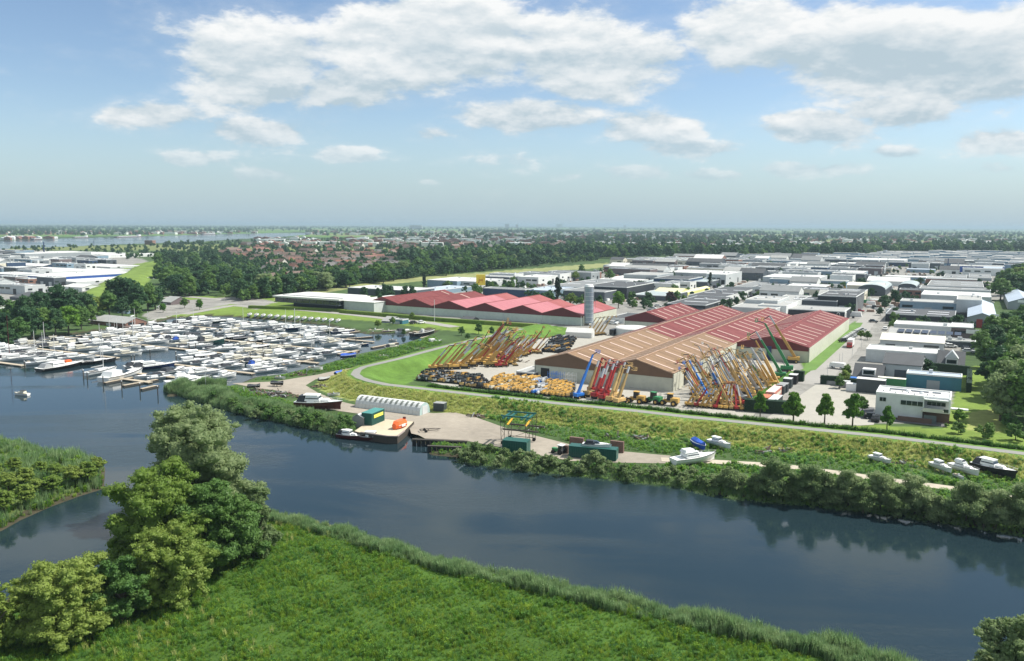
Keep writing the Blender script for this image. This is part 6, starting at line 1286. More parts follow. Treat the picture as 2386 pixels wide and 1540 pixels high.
# ------------------------------------------------------------------ machines
def wheels(L, W, r, m=TYRE, hub=None, tw=.45):
    out = []
    tm = MB().cyl((0, -tw/2, 0), (0, tw/2, 0), r, n=10).mesh('wheel', m); hm = MB().cyl((0, -tw/2-.02, 0), (0, tw/2+.02, 0), r*.5, n=8).mesh('hub', hub or SAND)
    for sx in (-1, 1):
        for sy in (-1, 1): out.append(('wheel', tm, (sx*L/2, sy*W/2, r), [('hub', hm)]))
    return out
def boom_T(Lb, el, fold, body, boomm, jib=2.6, bw=.85):
    T = [('chassis', MB().box(-2.3, -1.1, .45, 2.3, 1.1, 1.15).mesh('chassis', DARK))] + wheels(3.4, 2.4, .62)
    T.append(('turntable', MB().box(-2.2, -1.15, 1.2, 1.3, 1.15, 2.2).box(-2.9, -1.1, 1.1, -1.9, 1.1, 2.4).mesh('turntable', body)))
    T.append(('engine_cover', MB().box(-1.3, -1.25, 1.35, .8, -1.16, 2.0).box(-1.3, 1.16, 1.35, .8, 1.25, 2.0).mesh('engine_cover', body)))
    c, s = math.cos(el), math.sin(el); p0 = Vector((-1.4, 0, 1.9)); p1 = p0+Vector((c, 0, s))*Lb*.5; p2 = p0+Vector((c, 0, s))*Lb*.8; p3 = p0+Vector((c, 0, s))*Lb
    T += [('boom', MB().beam(p0, p1, bw, bw*1.1).mesh('boom', boomm), None, [('boom_section', MB().beam(p1-(p1-p0)*.02, p2, bw*.78, bw*.85).mesh('boom_section', boomm)), ('boom_tip', MB().beam(p2-(p1-p0)*.02, p3, bw*.6, bw*.66).mesh('boom_tip', SILVER if fold > 1 else boomm))])]
    q4 = p3+Vector((math.cos(fold), 0, math.sin(fold)))*jib
    T.append(('jib', MB().beam(p3, q4, .28, .3).mesh('jib', DARK)))
    b = q4; q = MB()
    for z in (0, .55, 1.1):
        for (x0, y0, x1, y1) in ((0, -1, 0, 1), (.8, -1, .8, 1), (0, -1, .8, -1), (0, 1, .8, 1)): q.beam(b+Vector((x0, y0, z-.3)), b+Vector((x1, y1, z-.3)), .09)
    for (x0, y0) in ((0, -1), (0, 1), (.8, -1), (.8, 1)): q.beam(b+Vector((x0, y0, -.35)), b+Vector((x0, y0, .8)), .09)
    q.box(b.x, b.y-1, b.z-.4, b.x+.8, b.y+1, b.z-.3); T.append(('basket', q.mesh('basket', boomm)))
    T.append(('lift_cylinder', MB().cyl(p0+Vector((1.2, 0, -.7)), p0+(p1-p0)*.55, .1, n=6).mesh('lift_cylinder', STEEL)))
    return T
VAR = [(13, 1.02, .15), (15, .98, -.1), (17, 1.05, .3), (12, 1.1, -.5), (14, .92, 1.2), (18, 1.0, -.6)]
BM = [boom_T(L_, e_, f_, YEL, OCHRE) for L_, e_, f_ in VAR]
BL = [boom_T(L_, e_, f_, YEL, OCHRE) for L_, e_, f_ in [(13, .86, .1), (14, .8, .2), (15, .84, -.3), (11, .95, .9), (13, .72, -.5), (14, .88, 1.1)]]
COLS = {'yellow': (YEL, OCHRE), 'red': (RED, RED), 'blue': (BLUE, BLUE), 'sand': (SAND, SAND), 'silver': (GREY, SILVER), 'green': (GREEN, GREEN), 'white': (WHITE, LGREY)}
def boomlift(i, x, y, col, label, az, s=1.0, world=None, B_=None):
    p = world if world is not None else P(x, y); b, a = COLS[col]
    rc = {'turntable': b, 'engine_cover': b, 'boom': a, 'boom_section': a if random.random() < .6 else SILVER, 'boom_tip': a if random.random() < .5 else SILVER, 'basket': b}
    return inst((B_ or BM)[i % 6], 'boom_lift', label, 'boom lift', p, az, None, s, rc)
rr = random.Random(31)
# left group: booms raised towards the upper right
lefts = [('Y',250,840,'yellow'),('Y',330,830,'yellow'),('Y',505,820,'yellow'),('Y',560,830,'yellow'),('Y',670,810,'yellow'),('Y',700,820,'yellow'),('Y',870,760,'yellow'),('Y',935,745,'yellow'),('Y',990,760,'yellow'),('Y',1060,790,'yellow'),('Y',1130,790,'yellow'),('Y',1210,800,'red'),('Y',1260,760,'red'),('Y',1300,790,'red'),('Y',1010,700,'red'),('Y',1090,650,'red'),('Y',1180,640,'red'),('Y',1260,690,'red'),('Y',1330,640,'red'),('Y',1380,680,'yellow'),('Y',1440,640,'yellow'),('Y',1500,660,'yellow'),('Y',1560,640,'yellow'),('Y',1620,620,'yellow'),('Y',1290,560,'red'),('Y',1350,550,'red'),('Y',1430,560,'yellow'),('Y',1520,570,'yellow'),('Y',1600,560,'yellow'),('Y',1680,560,'yellow'),('Y',1740,590,'yellow'),('Y',1150,560,'red'),('Y',1220,530,'red'),('Y',760,760,'yellow'),('Y',820,790,'yellow'),('Y',1660,600,'sand'),('Y',1800,600,'sand'),('Y',590,790,'sand'),('Y',420,830,'sand'),('Y',1380,760,'yellow'),('Y',1460,720,'yellow'),('Y',1530,700,'sand')]
lefts += [('Y', rr.uniform(1000, 1800), rr.uniform(520, 800), rr.choice(['yellow', 'red', 'sand', 'yellow', 'yellow'])) for _ in range(34)]
lefts = [t for t in lefts if not (t[1] > 1500 and t[2] > 690)]
SRT = sorted(lefts, key=lambda t: t[1])
for i, (f, x, y, c) in enumerate(SRT):
    s = 1.0 if x < 1150 else rr.uniform(.5, .8); k = rr.choice([0, 1, 2, 3, 4, 5]) if x > 500 else 0
    boomlift(k, 0, 0, c, f'{c} boom lift with raised arm, {ordw(i)} from left of the group beside the green dike', TH+.62+rr.uniform(-.25, .25), s*rr.uniform(.72, .9), world=PF(f, x, y), B_=BL)
# right group: arms leaning to the upper left
cnt = 0; pts = []
POLY = [(1275,1170),(960,1190),(650,1150),(450,1100),(520,900),(700,700),(820,600),(1130,560),(1330,620),(1600,760),(1750,850),(1600,950),(1440,1060)]
while len(pts) < 100:
    x, y = rr.uniform(440, 1780), rr.uniform(560, 1190)
    if inpoly([x], [y], POLY)[0] and all(abs(x-a) + 2*abs(y-b) > 54 for a, b in pts): pts.append((x, y))
for x, y in sorted(pts):
    c = rr.choices(['yellow', 'sand', 'silver', 'blue', 'red', 'white', 'green'], [10, 9, 2.5, 1.6, 2.4, 1.5, .5])[0]
    f_ = 1.0 if y < 1000 else rr.choice([.55, .8, 1.0]); az = math.pi-.25+rr.uniform(-.45, .3)
    boomlift(rr.randrange(6), 0, 0, c, f'{ {"silver":"silver armed","sand":"sandy yellow"}.get(c,c)} boom lift, {ordw(cnt)} from left in the crowded yard by the street', az, (rr.uniform(.4, .6) if y < 800 else rr.uniform(.48, .7))*f_, world=PF('T', x, y)); cnt += 1
for i, (x, y) in enumerate([(1690,790),(1770,735),(1870,640),(1975,500),(1640,860)]):
    boomlift([2, 5, 2, 5, 1][i], 0, 0, ['yellow', 'green', 'green', 'yellow', 'yellow'][i], f'tall {["yellow","green","green","yellow","yellow"][i]} boom lift reaching the red roof edge, {ordw(i)} of five', math.pi-.35, [.8,.9,1.0,1.0,.85][i], world=PF('T', x, y))
boomlift(2, 0, 0, 'blue', 'single blue boom lift with arm raised high before the brown gable', TH+1.25, .74, world=PF('V', 835, 315))
for i in range(9):
    c = 'red' if 1 <= i < 6 else 'sand'; boomlift(3, 0, 0, c, f'{c if c=="red" else "sandy yellow"} boom lift, {ordw(i)} from the left in the row before the brown gable', TH+1.25, .82, world=PF('V', 925+i*32, 300+i*8-(i % 2)*40))
for i in range(5): boomlift(1, 0, 0, 'sand', f'sandy boom lift, {ordw(i)} in the row between silo and storage tank', TH+.7, .6, world=PF('R2', 1700+i*28, 885-i*3))
for i in range(12): 
    boomlift(0, 0, 0, ['yellow', 'sand', 'red', 'yellow'][i % 4], f'lowered boom lift, {ordw(i)} from left at the near edge of the crowded yard', TH+.2*i, .5, world=PF('T', 470+i*68, 1150+i*5))
# stowed low machines in rows
low = [('chassis', MB().box(-1.1, -.7, .35, 1.1, .7, .8).mesh('chassis', DARK))] + wheels(1.7, 1.5, .42, hub=DARK) + [('body', MB().box(-1.2, -.62, .8, .2, .62, 1.45).mesh('body', SAND)), ('folded_arm', MB().beam((-1.0, 0, 1.55), (1.5, 0, 1.75), .35, .35).beam((1.5, 0, 1.75), (1.7, 0, .9), .3).mesh('folded_arm', YEL)), ('cage', MB().box(1.5, -.6, .6, 1.9, .6, 1.5).mesh('cage', STEEL))]
blk = [('chassis', MB().box(-1.2, -.8, .35, 1.2, .8, .9).mesh('chassis', DARK))] + wheels(1.9, 1.7, .62, hub=DARK) + [('arm', MB().beam((-1.3, 0, 1.2), (1.5, 0, 1.5), .5, .5).mesh('arm', DARK)), ('counterweight', MB().box(1.1, -.7, .6, 1.6, .7, 1.2).mesh('counterweight', SAND))]
def grid_rows(T, f, c0, c1, c2, nu, nv, name, lab, rc=None, rz=0.0, cat='lift platform'):
    a, b, c = PF(f, *c0), PF(f, *c1), PF(f, *c2)
    for j in range(nv):
        for i in range(nu):
            p = a+(b-a)*(i/(nu-1))+(c-a)*(j/max(1, nv-1))
            k_ = rc[rr.randrange(len(rc))] if rc else None; p = p+Vector((rr.uniform(-.25, .25), rr.uniform(-.3, .3), 0))
            inst(T, name, f'{lab}, {ordw(i)} from left, row {ORD[j]} from front', cat, p, rz+rr.uniform(-.14, .14), None, (rr.uniform(.85, 1.02), rr.uniform(.85, 1.0), rr.uniform(.75, 1.25)), k_)
grid_rows(blk, 'Y', (40, 990), (640, 1040), (110, 900), 17, 3, 'tyred_chassis', 'black machine, left block of near yard', [None, {'arm': GREY}, {'arm': SGREY, 'counterweight': DARK}, {'arm': OCHRE}, {'counterweight': LGREY}, {'chassis': GREY}], rz=TH-math.pi/2, cat='machine')
grid_rows(blk, 'Y', (680, 1080), (1050, 1120), (560, 930), 9, 4, 'tyred_chassis', 'black machine, middle block of near yard', [None, {'arm': GREY}, {'arm': SGREY, 'counterweight': DARK}, {'arm': OCHRE}, {'counterweight': LGREY}, {'chassis': GREY}], rz=TH-math.pi/2, cat='machine')
grid_rows(low, 'Y', (1070, 1140), (1680, 1200), (1180, 975), 13, 4, 'folded_lift', 'yellow folded lift, large block of the near yard', [None, {'body': YEL}, None, {'body': CREAM}], rz=TH+1.2)
grid_rows(low, 'Y', (1730, 1200), (1850, 1210), (1740, 1040), 4, 3, 'folded_lift', 'silver folded lift between the yellow blocks', [{'body': WHITE, 'folded_arm': SILVER}, {'body': BLUE, 'folded_arm': SILVER}], rz=TH+1.2)
grid_rows(low, 'Y', (1890, 1215), (2230, 1260), (1930, 1060), 8, 4, 'folded_lift', 'yellow folded lift, block beside the blue boom', [None, {'body': YEL}], rz=TH+1.2)
grid_rows(blk, 'Y', (1890, 570), (2180, 590), (2030, 380), 11, 6, 'tyred_chassis', 'black machine, block by the white tent', [None, {'arm': GREY}, {'arm': SGREY, 'counterweight': DARK}, {'arm': OCHRE}, {'counterweight': LGREY}, {'chassis': GREY}], rz=TH+1.2, cat='machine')
def loader(p, label, rz, m=YEL):
    T = [('rear_body', MB().box(-2.8, -.9, 1.0, -.6, .9, 2.3).mesh('rear_body', m)), ('front_frame', MB().box(-.6, -.5, .9, 1.8, .5, 1.5).mesh('front_frame', m))] + wheels(3.2, 2.0, .8, hub=YEL, tw=.6) + [('cab', MB().prism([(-1.0, 1.5), (.5, 1.5), (.4, 3.3), (-.9, 3.3)], -.7, .7).mesh('cab', DARK)), ('cab_roof', MB().box(-1.1, -.75, 3.3, .5, .75, 3.45).mesh('cab_roof', m)), ('arm', MB().beam((.8, -.5, 1.6), (3.0, -.5, .8), .25, .4).beam((.8, .5, 1.6), (3.0, .5, .8), .25, .4).mesh('arm', m)), ('bucket', MB().prism([(2.9, .1), (4.1, .1), (3.9, .35), (3.2, 1.2), (2.9, 1.2)], -1.4, 1.4).mesh('bucket', DARK))]
    inst(T, 'wheel_loader', label, 'wheel loader', p, rz)
loader(PF('V', 1305, 355), 'yellow wheel loader standing alone in front of the brown gable', math.pi+TH); loader(PF('V', 1450, 360), 'green and cream telehandler machine between the two yellow loaders', math.pi+TH-.2, GREEN); loader(PF('V', 1590, 375), 'yellow wheel loader nearest the crowded boom yard', math.pi+TH)
# scaffold racks in front of the hall, containers, lorries
for i in range(6):
    p = PF('V', 560+i*34, 195+i*3); t = thing('scaffold_rack', f'{"blue" if i<3 else "pale"} scaffold rack, {ordw(i)} before the brown hall wall', 'scaffold', p, TH); q = MB()
    for x in (0, 1.2, 2.4):
        for y in (0, 1.2): q.beam((x, y, 0), (x, y, 4.2), .07)
    for z in (1, 2.2, 3.4):
        for y in (0, 1.2): q.beam((0, y, z), (2.4, y, z), .06)
    obj('tubes', q.mesh('tubes', BLUE if i < 3 else LGREY), t)
def container(name, label, f, xl, yb, m, L=6.1, W=2.44, H=2.6, rz=TH, logo=None, roofm=None, z=0.0, loc=None):
    p = loc or PF(f, xl, yb, z); t = thing(name, label, 'container', p, rz)
    obj('box', MB().box(0, 0, .12, L, W, H).mesh('box', m), t); q = MB()
    for k in range(int(L/.4)): q.box(.15+k*.4, -.05, .2, .35+k*.4, 0, H-.1); q.box(.15+k*.4, W, .2, .35+k*.4, W+.05, H-.1)
    obj('ribs', q.mesh('ribs', m), t); obj('top', MB().box(-.04, -.04, H, L+.04, W+.04, H+.07).mesh('top', roofm or m), t)
    obj('door', MB().box(L+.002, .1, .25, L+.06, W/2-.03, H-.1).box(L+.002, W/2+.03, .25, L+.06, W-.1, H-.1).mesh('door', m), t)
    if logo: obj('lettering_panel', MB().box(*logo[0]).mesh('lettering_panel', logo[1]), t)
    return t
E2A = TH+math.pi/2
container('shipping_container', 'pink shipping container with pale printed panel beside the boom yard', 'C', 1170, 800, PINK, 12.2, rz=E2A, logo=((2.5, -.1, .9, 9.5, -.06, 1.8), CREAM), roofm=mat('pink_top', (.75, .5, .46)))
container('shipping_container', 'terracotta container at the near end of the pink one', 'C', 960, 990, TERRA, 5, rz=E2A); container('shipping_container', 'dark green container behind the second young tree', 'C', 1250, 1075, SGREY, 8, rz=E2A, roofm=LGREY)
container('shipping_container', 'slate grey container touching the pink one', 'C', 1480, 590, SGREY, 3.5, rz=E2A, roofm=GREY); container('shipping_container', 'slate grey container next after the first slate one', 'C', 1590, 520, SGREY, 3, rz=E2A, roofm=GREY)
container('shipping_container', 'blue-grey container with light edge beside the hedge corner', 'C', 1720, 385, SGREY, 3.2, H=3.0, rz=E2A, roofm=LGREY); container('shipping_container', 'black container at the street end of the row', 'C', 1900, 250, DARK, 3.4, H=3.0, rz=E2A, roofm=LGREY)
container('white_container', 'large dark container with white rim left of the villa', 'Z', 850, 1235, SGREY, 8.0, 3.5, 4.2, roofm=RM['white']); container('shipping_container', 'green container with cream top behind the villa roof', 'Z', 1045, 1180, GREEN, 8.0, 2.6, 2.8, roofm=RM['cream']); container('shipping_container', 'small blue container on the parking lot', 'Z', 776, 1158, BLUE, 2.4, 2.2, 2.0); container('white_container', 'small white storage box on the parking lot', 'Z', 757, 1225, WHITE, 3.2, 2.2, 2.3); container('shipping_container', 'small grey container on the parking lot', 'Z', 728, 1195, GREY, 2.0, 2.2, 2.0, roofm=LGREY); container('white_container', 'grey trailer bench by the dark hedge', 'Z', 566, 1165, GREY, 3.4, 1.2, 1.2)
container('green_container', 'small dark green container beside the boat gantry', 'G', 150, 860, DGREEN, 5.6, 3.0, 2.9, rz=TH+.18); container('green_container', 'long dark green container under the white speedboat', 'G', 1345, 935, DGREEN, 10.4, 2.6, 2.5, rz=TH+.19)
gb = container('green_workshop_container', 'green container with yellow lettering board on the sand deck', 'K', 430, 860, DGREEN, 6.1, 2.9, 3.2, rz=0, loc=PF('K', 690, 790, .5), roofm=mat('green_top', (.06, .24, .22)))
gb.rotation_euler = (0, 0, math.radians(68)); obj('lettering_board', MB().box(.9, -.14, 1.9, 5.2, -.07, 2.7).mesh('lettering_board', mat('sign_lemon', (.8, .75, .12))), gb)
t = thing('grey_boathouse', 'grey gabled shed behind the green lettered container', 'shed', PF('K', 400, 850, 0), math.radians(66)); obj('wall', MB().prism([(0, 0), (3.2, 0), (3.2, 2.4), (1.6, 3.2), (0, 2.4)], 0, 8).mesh('wall', GREY), t, rz=-math.pi/2, loc=(0, 3.4, 0)); obj('roof', MB().prism([(-.1, 2.45), (1.6, 3.3), (3.3, 2.45), (3.3, 2.55), (1.6, 3.42), (-.1, 2.55)], -.1, 8.1).mesh('roof', LGREY), t, rz=-math.pi/2, loc=(0, 3.4, 0))
def blockwall(label, f, x0, y0, x1, y1, h):
    a, b = PF(f, x0, y0), PF(f, x1, y1); d = b-a; t = thing('block_wall', label, 'wall', a, math.atan2(d.y, d.x)); n = max(2, int(d.length/1.6)); me = MB().box(.02, -.4, 0, d.length/n-.02, .4, h/3-.03).mesh('block', BRICK)
    for i in range(n):
        for j in range(3): obj('block', me, t, (i*d.length/n, 0, j*h/3))
blockwall('stacked block wall left of the white speedboat', 'G', 1370, 760, 1620, 790, 2.6); blockwall('stacked block wall right of the long green container', 'G', 2100, 830, 2340, 860, 2.6); blockwall('low block wall behind the small tractor', 'G', 1230, 850, 1350, 870, 1.8)
t = thing('small_tractor', 'small green tractor with white roof beside the block wall', 'tractor', PF('G', 1170, 870), 2.5); 
for p_ in [('body', MB().box(-.3, -.4, .5, 1.6, .4, 1.2).mesh('body', GREEN)), ('cab', MB().box(-1.1, -.6, .8, -.2, .6, 2.0).mesh('cab', GLASS)), ('cab_roof', MB().box(-1.3, -.75, 2.0, 0, .75, 2.15).mesh('cab_roof', WHITE))]: obj(p_[0], p_[1], t)
for x, y, r in ((-.8, -.7, .65), (-.8, .7, .65), (1.2, -.6, .4), (1.2, .6, .4)): obj('wheel', MB().cyl((x, y-.15, r), (x, y+.15, r), r, n=10).mesh('wheel', TYRE), t)
# boat gantry
def gantry():
    b = PF('G', 160, 700); t = thing('boat_gantry', 'green lattice travelling gantry with yellow slings on the gravel yard', 'gantry crane', b, TH+.18); W, Dp, H = 6.0, 5.0, 6.3; DG = mat('gantry_green', (.02, .12, .11), .5); RU = mat('rusty_lattice', (.09, .08, .06), .8)
    for x in (0, W):
        for y in (0, Dp):
            q = MB(); q.beam((x-.35, y, .6), (x-.55, y, H), .1); q.beam((x+.35, y, .6), (x+.55, y, H), .1)
            for k in range(6): s_ = 1 if k % 2 else -1; q.beam((x-.38*s_, y, .6+k*.95), (x+.38*s_, y, 1.55+k*.95), .06)
            obj('leg', q.mesh('leg', RU), t); obj('wheel', MB().cyl((x, y-.25, .4), (x, y+.25, .4), .4, n=10).mesh('wheel', TYRE), t)
    for y in (0, Dp): obj('lower_beam', MB().beam((0, y, 3.6), (W+2.5, y, 3.6), .3, .35).mesh('lower_beam', RU), t)
    for x in (.2, 1.4, W-1.4, W-.2): obj('top_beam', MB().beam((x, -.6, H), (x, Dp+.6, H), .35, .4).mesh('top_beam', DG), t)
    for y in (.2, Dp-.2): obj('cross_beam', MB().beam((-.5, y, H+.35), (W+.5, y, H+.35), .3, .3).mesh('cross_beam', DG), t)
    for x in (1.0, W-.6): obj('sling', MB().beam((x, .4, H-1.7), (x+.4, 2.6, H-.7), .45, .12).mesh('sling', mat('sling_yellow', (.8, .45, .05))), t)
    obj('brace', MB().beam((0, 0, .8), (W, 0, .8), .12).beam((0, Dp, .8), (W, Dp, .8), .12).beam((0, 0, 1), (W, 0, 3.4), .08).mesh('brace', RU), t)
gantry()
# sand deck barge with lifeboat
def quay():
    pts = [PF('K', x, y, .7) for x, y in [(30,960),(820,400),(1100,500),(2260,600),(1900,960),(1640,1170),(1280,1160),(280,1020)]]
    t = thing('sand_deck_barge', 'moored barge with sandy deck and dark rusty hull beside the gravel yard', 'barge', pts[0]); o_ = pts[0]; n = len(pts)
    q = MB(); vs = [(p.x-o_.x, p.y-o_.y, 0) for p in pts]+[(p.x-o_.x, p.y-o_.y, -2.2) for p in pts]
    q.add(vs, [(k, n+k, n+(k+1) % n, (k+1) % n) for k in range(n)]+[tuple(range(2*n-1, n-1, -1))]); obj('hull', q.mesh('hull', mat('rusty_hull', (.06, .05, .04), .8)), t)
    c = sum(pts, Vector())/n; q = MB(); q.add([((p.x-c.x)*.985+c.x-o_.x, (p.y-c.y)*.985+c.y-o_.y, .01) for p in pts], [tuple(range(n))]); obj('deck', q.mesh('deck', M_SAND), t)
    q = MB(); edge = [pts[7], pts[6], pts[5], pts[4]]
    for a, b in zip(edge, edge[1:]): q.beam(a-o_+Vector((0, 0, .12)), b-o_+Vector((0, 0, .12)), .4, .24)
    obj('bulwark', q.mesh('bulwark', mat('bulwark_grey', (.32, .27, .24))), t)
    p = PF('K', 1520, 905, .72); l = thing('orange_lifeboat', 'enclosed bright orange lifeboat lying on the sand deck', 'lifeboat', p, math.radians(62))
    secs = []
    for i in range(7):
        f = i/6; x = 4.6*f; w = 1.15*(.6+.4*math.sin(math.pi*min(1, f*1.0+.0))**.4) if 0 < f < 1 else .62; h = 2.0 if 0 < f < 1 else 1.5
        secs.append([(x, w, 1.0), (x, w*.9, .3), (x, w*.4, 0), (x, -w*.4, 0), (x, -w*.9, .3), (x, -w, 1.0), (x, -w*.65, h*.95), (x, w*.65, h*.95), (x, w, 1.0)])
    obj('hull', MB().loft(secs).mesh('hull', ORANGE), l); obj('hatch', MB().box(4.0, -.3, 1.8, 4.5, .3, 2.3).mesh('hatch', HULLR), l); obj('panel', MB().box(1.6, -1.22, .5, 3.0, -1.1, 1.1).mesh('panel', WHITE), l); obj('grab_rail', MB().beam((.3, -1.2, 1.0), (4.2, -1.2, 1.0), .08).mesh('grab_rail', WHITE), l)
    for lab, f, a, b, h in (('black steel quay wall at the slipway', 'F', (1740, 545), (2120, 560), 1.6), ('dark sheet pile wall in front of the slipway', 'F', (1845, 590), (2080, 600), 1.8)):
        p, r = PF(f, *a, 0.3), PF(f, *b, 0.3); d = r-p; w = thing('quay_wall', lab, 'quay wall', p, math.atan2(d.y, d.x)); n = int(d.length/1.0); me = MB().box(0, -.18, -2.2, .92, .18, 0).mesh('sheet_pile', DARK)
        for i in range(n): obj('sheet_pile', me, w, (i*d.length/n, .08*(i % 2), 0))
        obj('capping_beam', MB().box(0, -.35, .002, d.length, .35, .3).mesh('capping_beam', DWOOD), w)
    t = thing('boat_trailer', 'empty rusty boat trailer on the slipway', 'trailer', PF('F', 1795, 490), .3); obj('frame', MB().beam((0, -.8, .5), (3.6, -.8, .5), .15).beam((0, .8, .5), (3.6, .8, .5), .15).beam((0, -.8, .5), (0, .8, .5), .15).beam((2, -.8, .5), (2, .8, .5), .15).beam((3.6, -.8, .5), (5, 0, .5), .12).beam((3.6, .8, .5), (5, 0, .5), .12).mesh('frame', DWOOD), t)
    for y in (-.95, .95): obj('wheel', MB().cyl((1.2, y-.12, .35), (1.2, y+.12, .35), .35, n=10).mesh('wheel', TYRE), t)
quay()
# tunnel shed
def tunnel():
    a, b = PF('F', 1345, 320), PF('F', 1790, 378); d = b-a; L = d.length; W = 5.0; t = thing('tunnel_shed', 'long white arched tunnel shed with dark roof lights on the gravel yard', 'shed', a, math.atan2(d.y, d.x)); n = 10; seg = 18
    H = 3.1
    for k in range(seg):
        x0, x1 = L*k/seg, L*(k+1)/seg; q = MB(); vs = []
        for x in (x0+.02, x1-.02):
            for j in range(n+1): an = math.pi*j/n; vs.append((x, W/2-W/2*math.cos(an), H*math.sin(an)**.8))
        q.add(vs, [(j, j+1, n+2+j, n+1+j) for j in range(n)]); obj('arch_sheet', q.mesh('arch_sheet', WM['lgrey'] if 0 else mat('white_tunnel_sheet', (.62, .64, .62), .5)), t)
    for k in range(12):
        x = L*(k+.8)/12.6; q = MB(); vs = []
        for xx in (x-.35, x+.35):
            for j in (2.2, 3.2, 4.2): an = math.pi*j/n; vs.append((xx, W/2-W/2*math.cos(an)*1.02, H*math.sin(an)**.8+.05))
        q.add(vs, [(0, 3, 4, 1), (1, 4, 5, 2)]); obj('roof_light', q.mesh('roof_light', mat('dull_roof_light', (.16, .18, .16))), t)
    for x, m_ in ((-.02, LGREY), (L+.02, mat('pale_green_end', (.38, .5, .48)))):
        q = MB(); q.add([(x, W/2-W/2*math.cos(math.pi*j/n), H*math.sin(math.pi*j/n)**.8) for j in range(n+1)], [tuple(range(n+1))]); obj('end_wall', q.mesh('end_wall', m_), t)
    obj('end_door', MB().box(L+.03, W*.25, 0, L+.1, W*.75, 2.3).mesh('end_door', LGREY), t)
    container('grey_container', 'small dark grey container at the right end of the tunnel shed', 'F', 1885, 345, SGREY, 3.0, 2.3, 2.2, rz=TH+.2, roofm=GREY)
tunnel()
# heaps of timber and tackle on the yard
def junk(label, f, x, y, n, s, seed, m=DWOOD):
    r = random.Random(seed); t = thing('scrap_heap', label, 'scrap heap', PF(f, x, y)); 
    for k in range(3):
        q = MB()
        for i in range(n//3): c = Vector((r.gauss(0, s), r.gauss(0, s*.5), r.uniform(.1, .6))); d = Vector((r.gauss(0, 1), r.gauss(0, 1), r.gauss(0, .25))).normalized()*r.uniform(.4, 1.4); q.beam(c-d, c+d, r.uniform(.1, .3))
        obj('timber', q.mesh('timber', (DWOOD, GREY, BRICK)[k]), t)
for i, (f, x, y, n, s) in enumerate([('B',1330,1110,50,3.2),('B',1450,1100,40,2.6),('B',1660,1140,14,1.2),('F',620,215,30,2),('B',1760,850,24,2),('V',1100,650,12,1),('V',1370,655,16,1.4),('X',190,780,12,1.2),('X',310,760,18,1.6),('X',1380,880,18,1.8),('F',2190,385,18,1.4),('F',1130,180,18,2),('E',1900,720,16,1.6),('G',800,430,20,1.6),('B',2100,1010,20,2),('R2',1240,1060,8,1)]):
    junk(f'{ordw(i)} untidy heap of timber and metal counted from the marina shore to the right bank', f, x, y, n, s, i)
# ------------------------------------------------------------------ cars and lorries
def car_T():
    b = MB(); b.prism([(-2.1, .35), (2.1, .35), (2.15, .75), (1.3, .95), (-1.9, 1.0), (-2.15, .8)], -.88, .88)
    c = MB(); c.add([(-1.6, -.76, .97), (.9, -.76, .95), (.9, .76, .95), (-1.6, .76, .97), (-1.45, -.68, 1.42), (.3, -.68, 1.42), (.3, .68, 1.42), (-1.45, .68, 1.42)], [(0,3,2,1), (0,1,5,4), (1,2,6,5), (2,3,7,6), (3,0,4,7)])
    r = MB().box(-1.55, -.74, 1.41, .4, .74, 1.5); return [('body', b.mesh('body', WHITE)), ('windows', c.mesh('windows', GLASS)), ('car_roof', r.mesh('car_roof', WHITE))] + wheels(2.6, 1.6, .33, hub=LGREY, tw=.22) + [('headlight', MB().box(2.08, -.8, .62, 2.17, -.45, .78).mesh('headlight', LGREY)), ('headlight', MB().box(2.08, .45, .62, 2.17, .8, .78).mesh('headlight', LGREY))]
CAR = car_T(); CC = {'white': WHITE, 'silver': LGREY, 'grey': GREY, 'black': DARK, 'red': RED, 'blue': NAVY}
def car(p, rz, c, label): return inst(CAR, 'parked_car', label, 'car', p, rz, None, 1.1, {'body': CC[c], 'car_roof': CC[c]})
for i in range(11):
    c = ['black', 'silver', 'white', 'white', 'silver', 'white', 'white', 'grey', 'white', 'white', 'silver'][i]; p = PF('Z', 740+i*16.2, 780-i*10.2); car(p+Vector((0, 0, .1)), TH+.75, c, f'{c} car, {ordw(i)} from the near end of the row beside the red roofed hall')
rr = random.Random(8)
CARPX = [('Z',890,503,'red'),('Z',850,500,'black'),('Z',1118,668,'white'),('Z',1010,600,'black'),('Z',1690,822,'silver'),('Z',1720,830,'white'),('Z',1870,855,'black'),('Z',1880,875,'silver'),('Z',2080,425,'white'),('Z',1745,585,'white'),('Z',1250,590,'black'),('N',520,820,'silver'),('N',560,812,'white'),('N',950,655,'white'),('N',900,680,'silver'),('N',870,700,'grey'),('N',1340,690,'white'),('N',1400,690,'silver'),('N',1830,500,'white'),('N',1880,498,'silver'),('N',1930,500,'grey'),('N',1990,505,'white'),('N',2050,500,'blue'),('N',2110,500,'silver'),('N',1650,400,'grey'),('N',1690,395,'white'),('N',1820,380,'silver'),('N',1880,370,'white'),('N',1930,360,'red'),('N',640,460,'white'),('N',860,440,'grey'),('E',1830,215,'black'),('E',1990,210,'white'),('E',1660,185,'silver'),('R2',1880,800,'white'),('R2',1780,770,'silver'),('L',1650,740,'red'),('L',1830,650,'silver'),('L',1860,640,'white'),('H',200,1090,'black'),('Z',1000,1480,'black'),('L',2280,1180,'white'),('L',350,520,'blue'),('N',480,820,'grey'),('N',1560,640,'white'),('N',1600,632,'silver'),('N',330,300,'white'),('N',360,305,'silver'),('N',500,320,'white'),('N',540,318,'grey')]
for i, (f, x, y, c) in enumerate(CARPX): car(PF(f, x, y)+Vector((0, 0, .07)), TH+rr.choice([0, 1.57, .3]), c, f'{c} car, {ordw(i)} of those scattered through the yards')
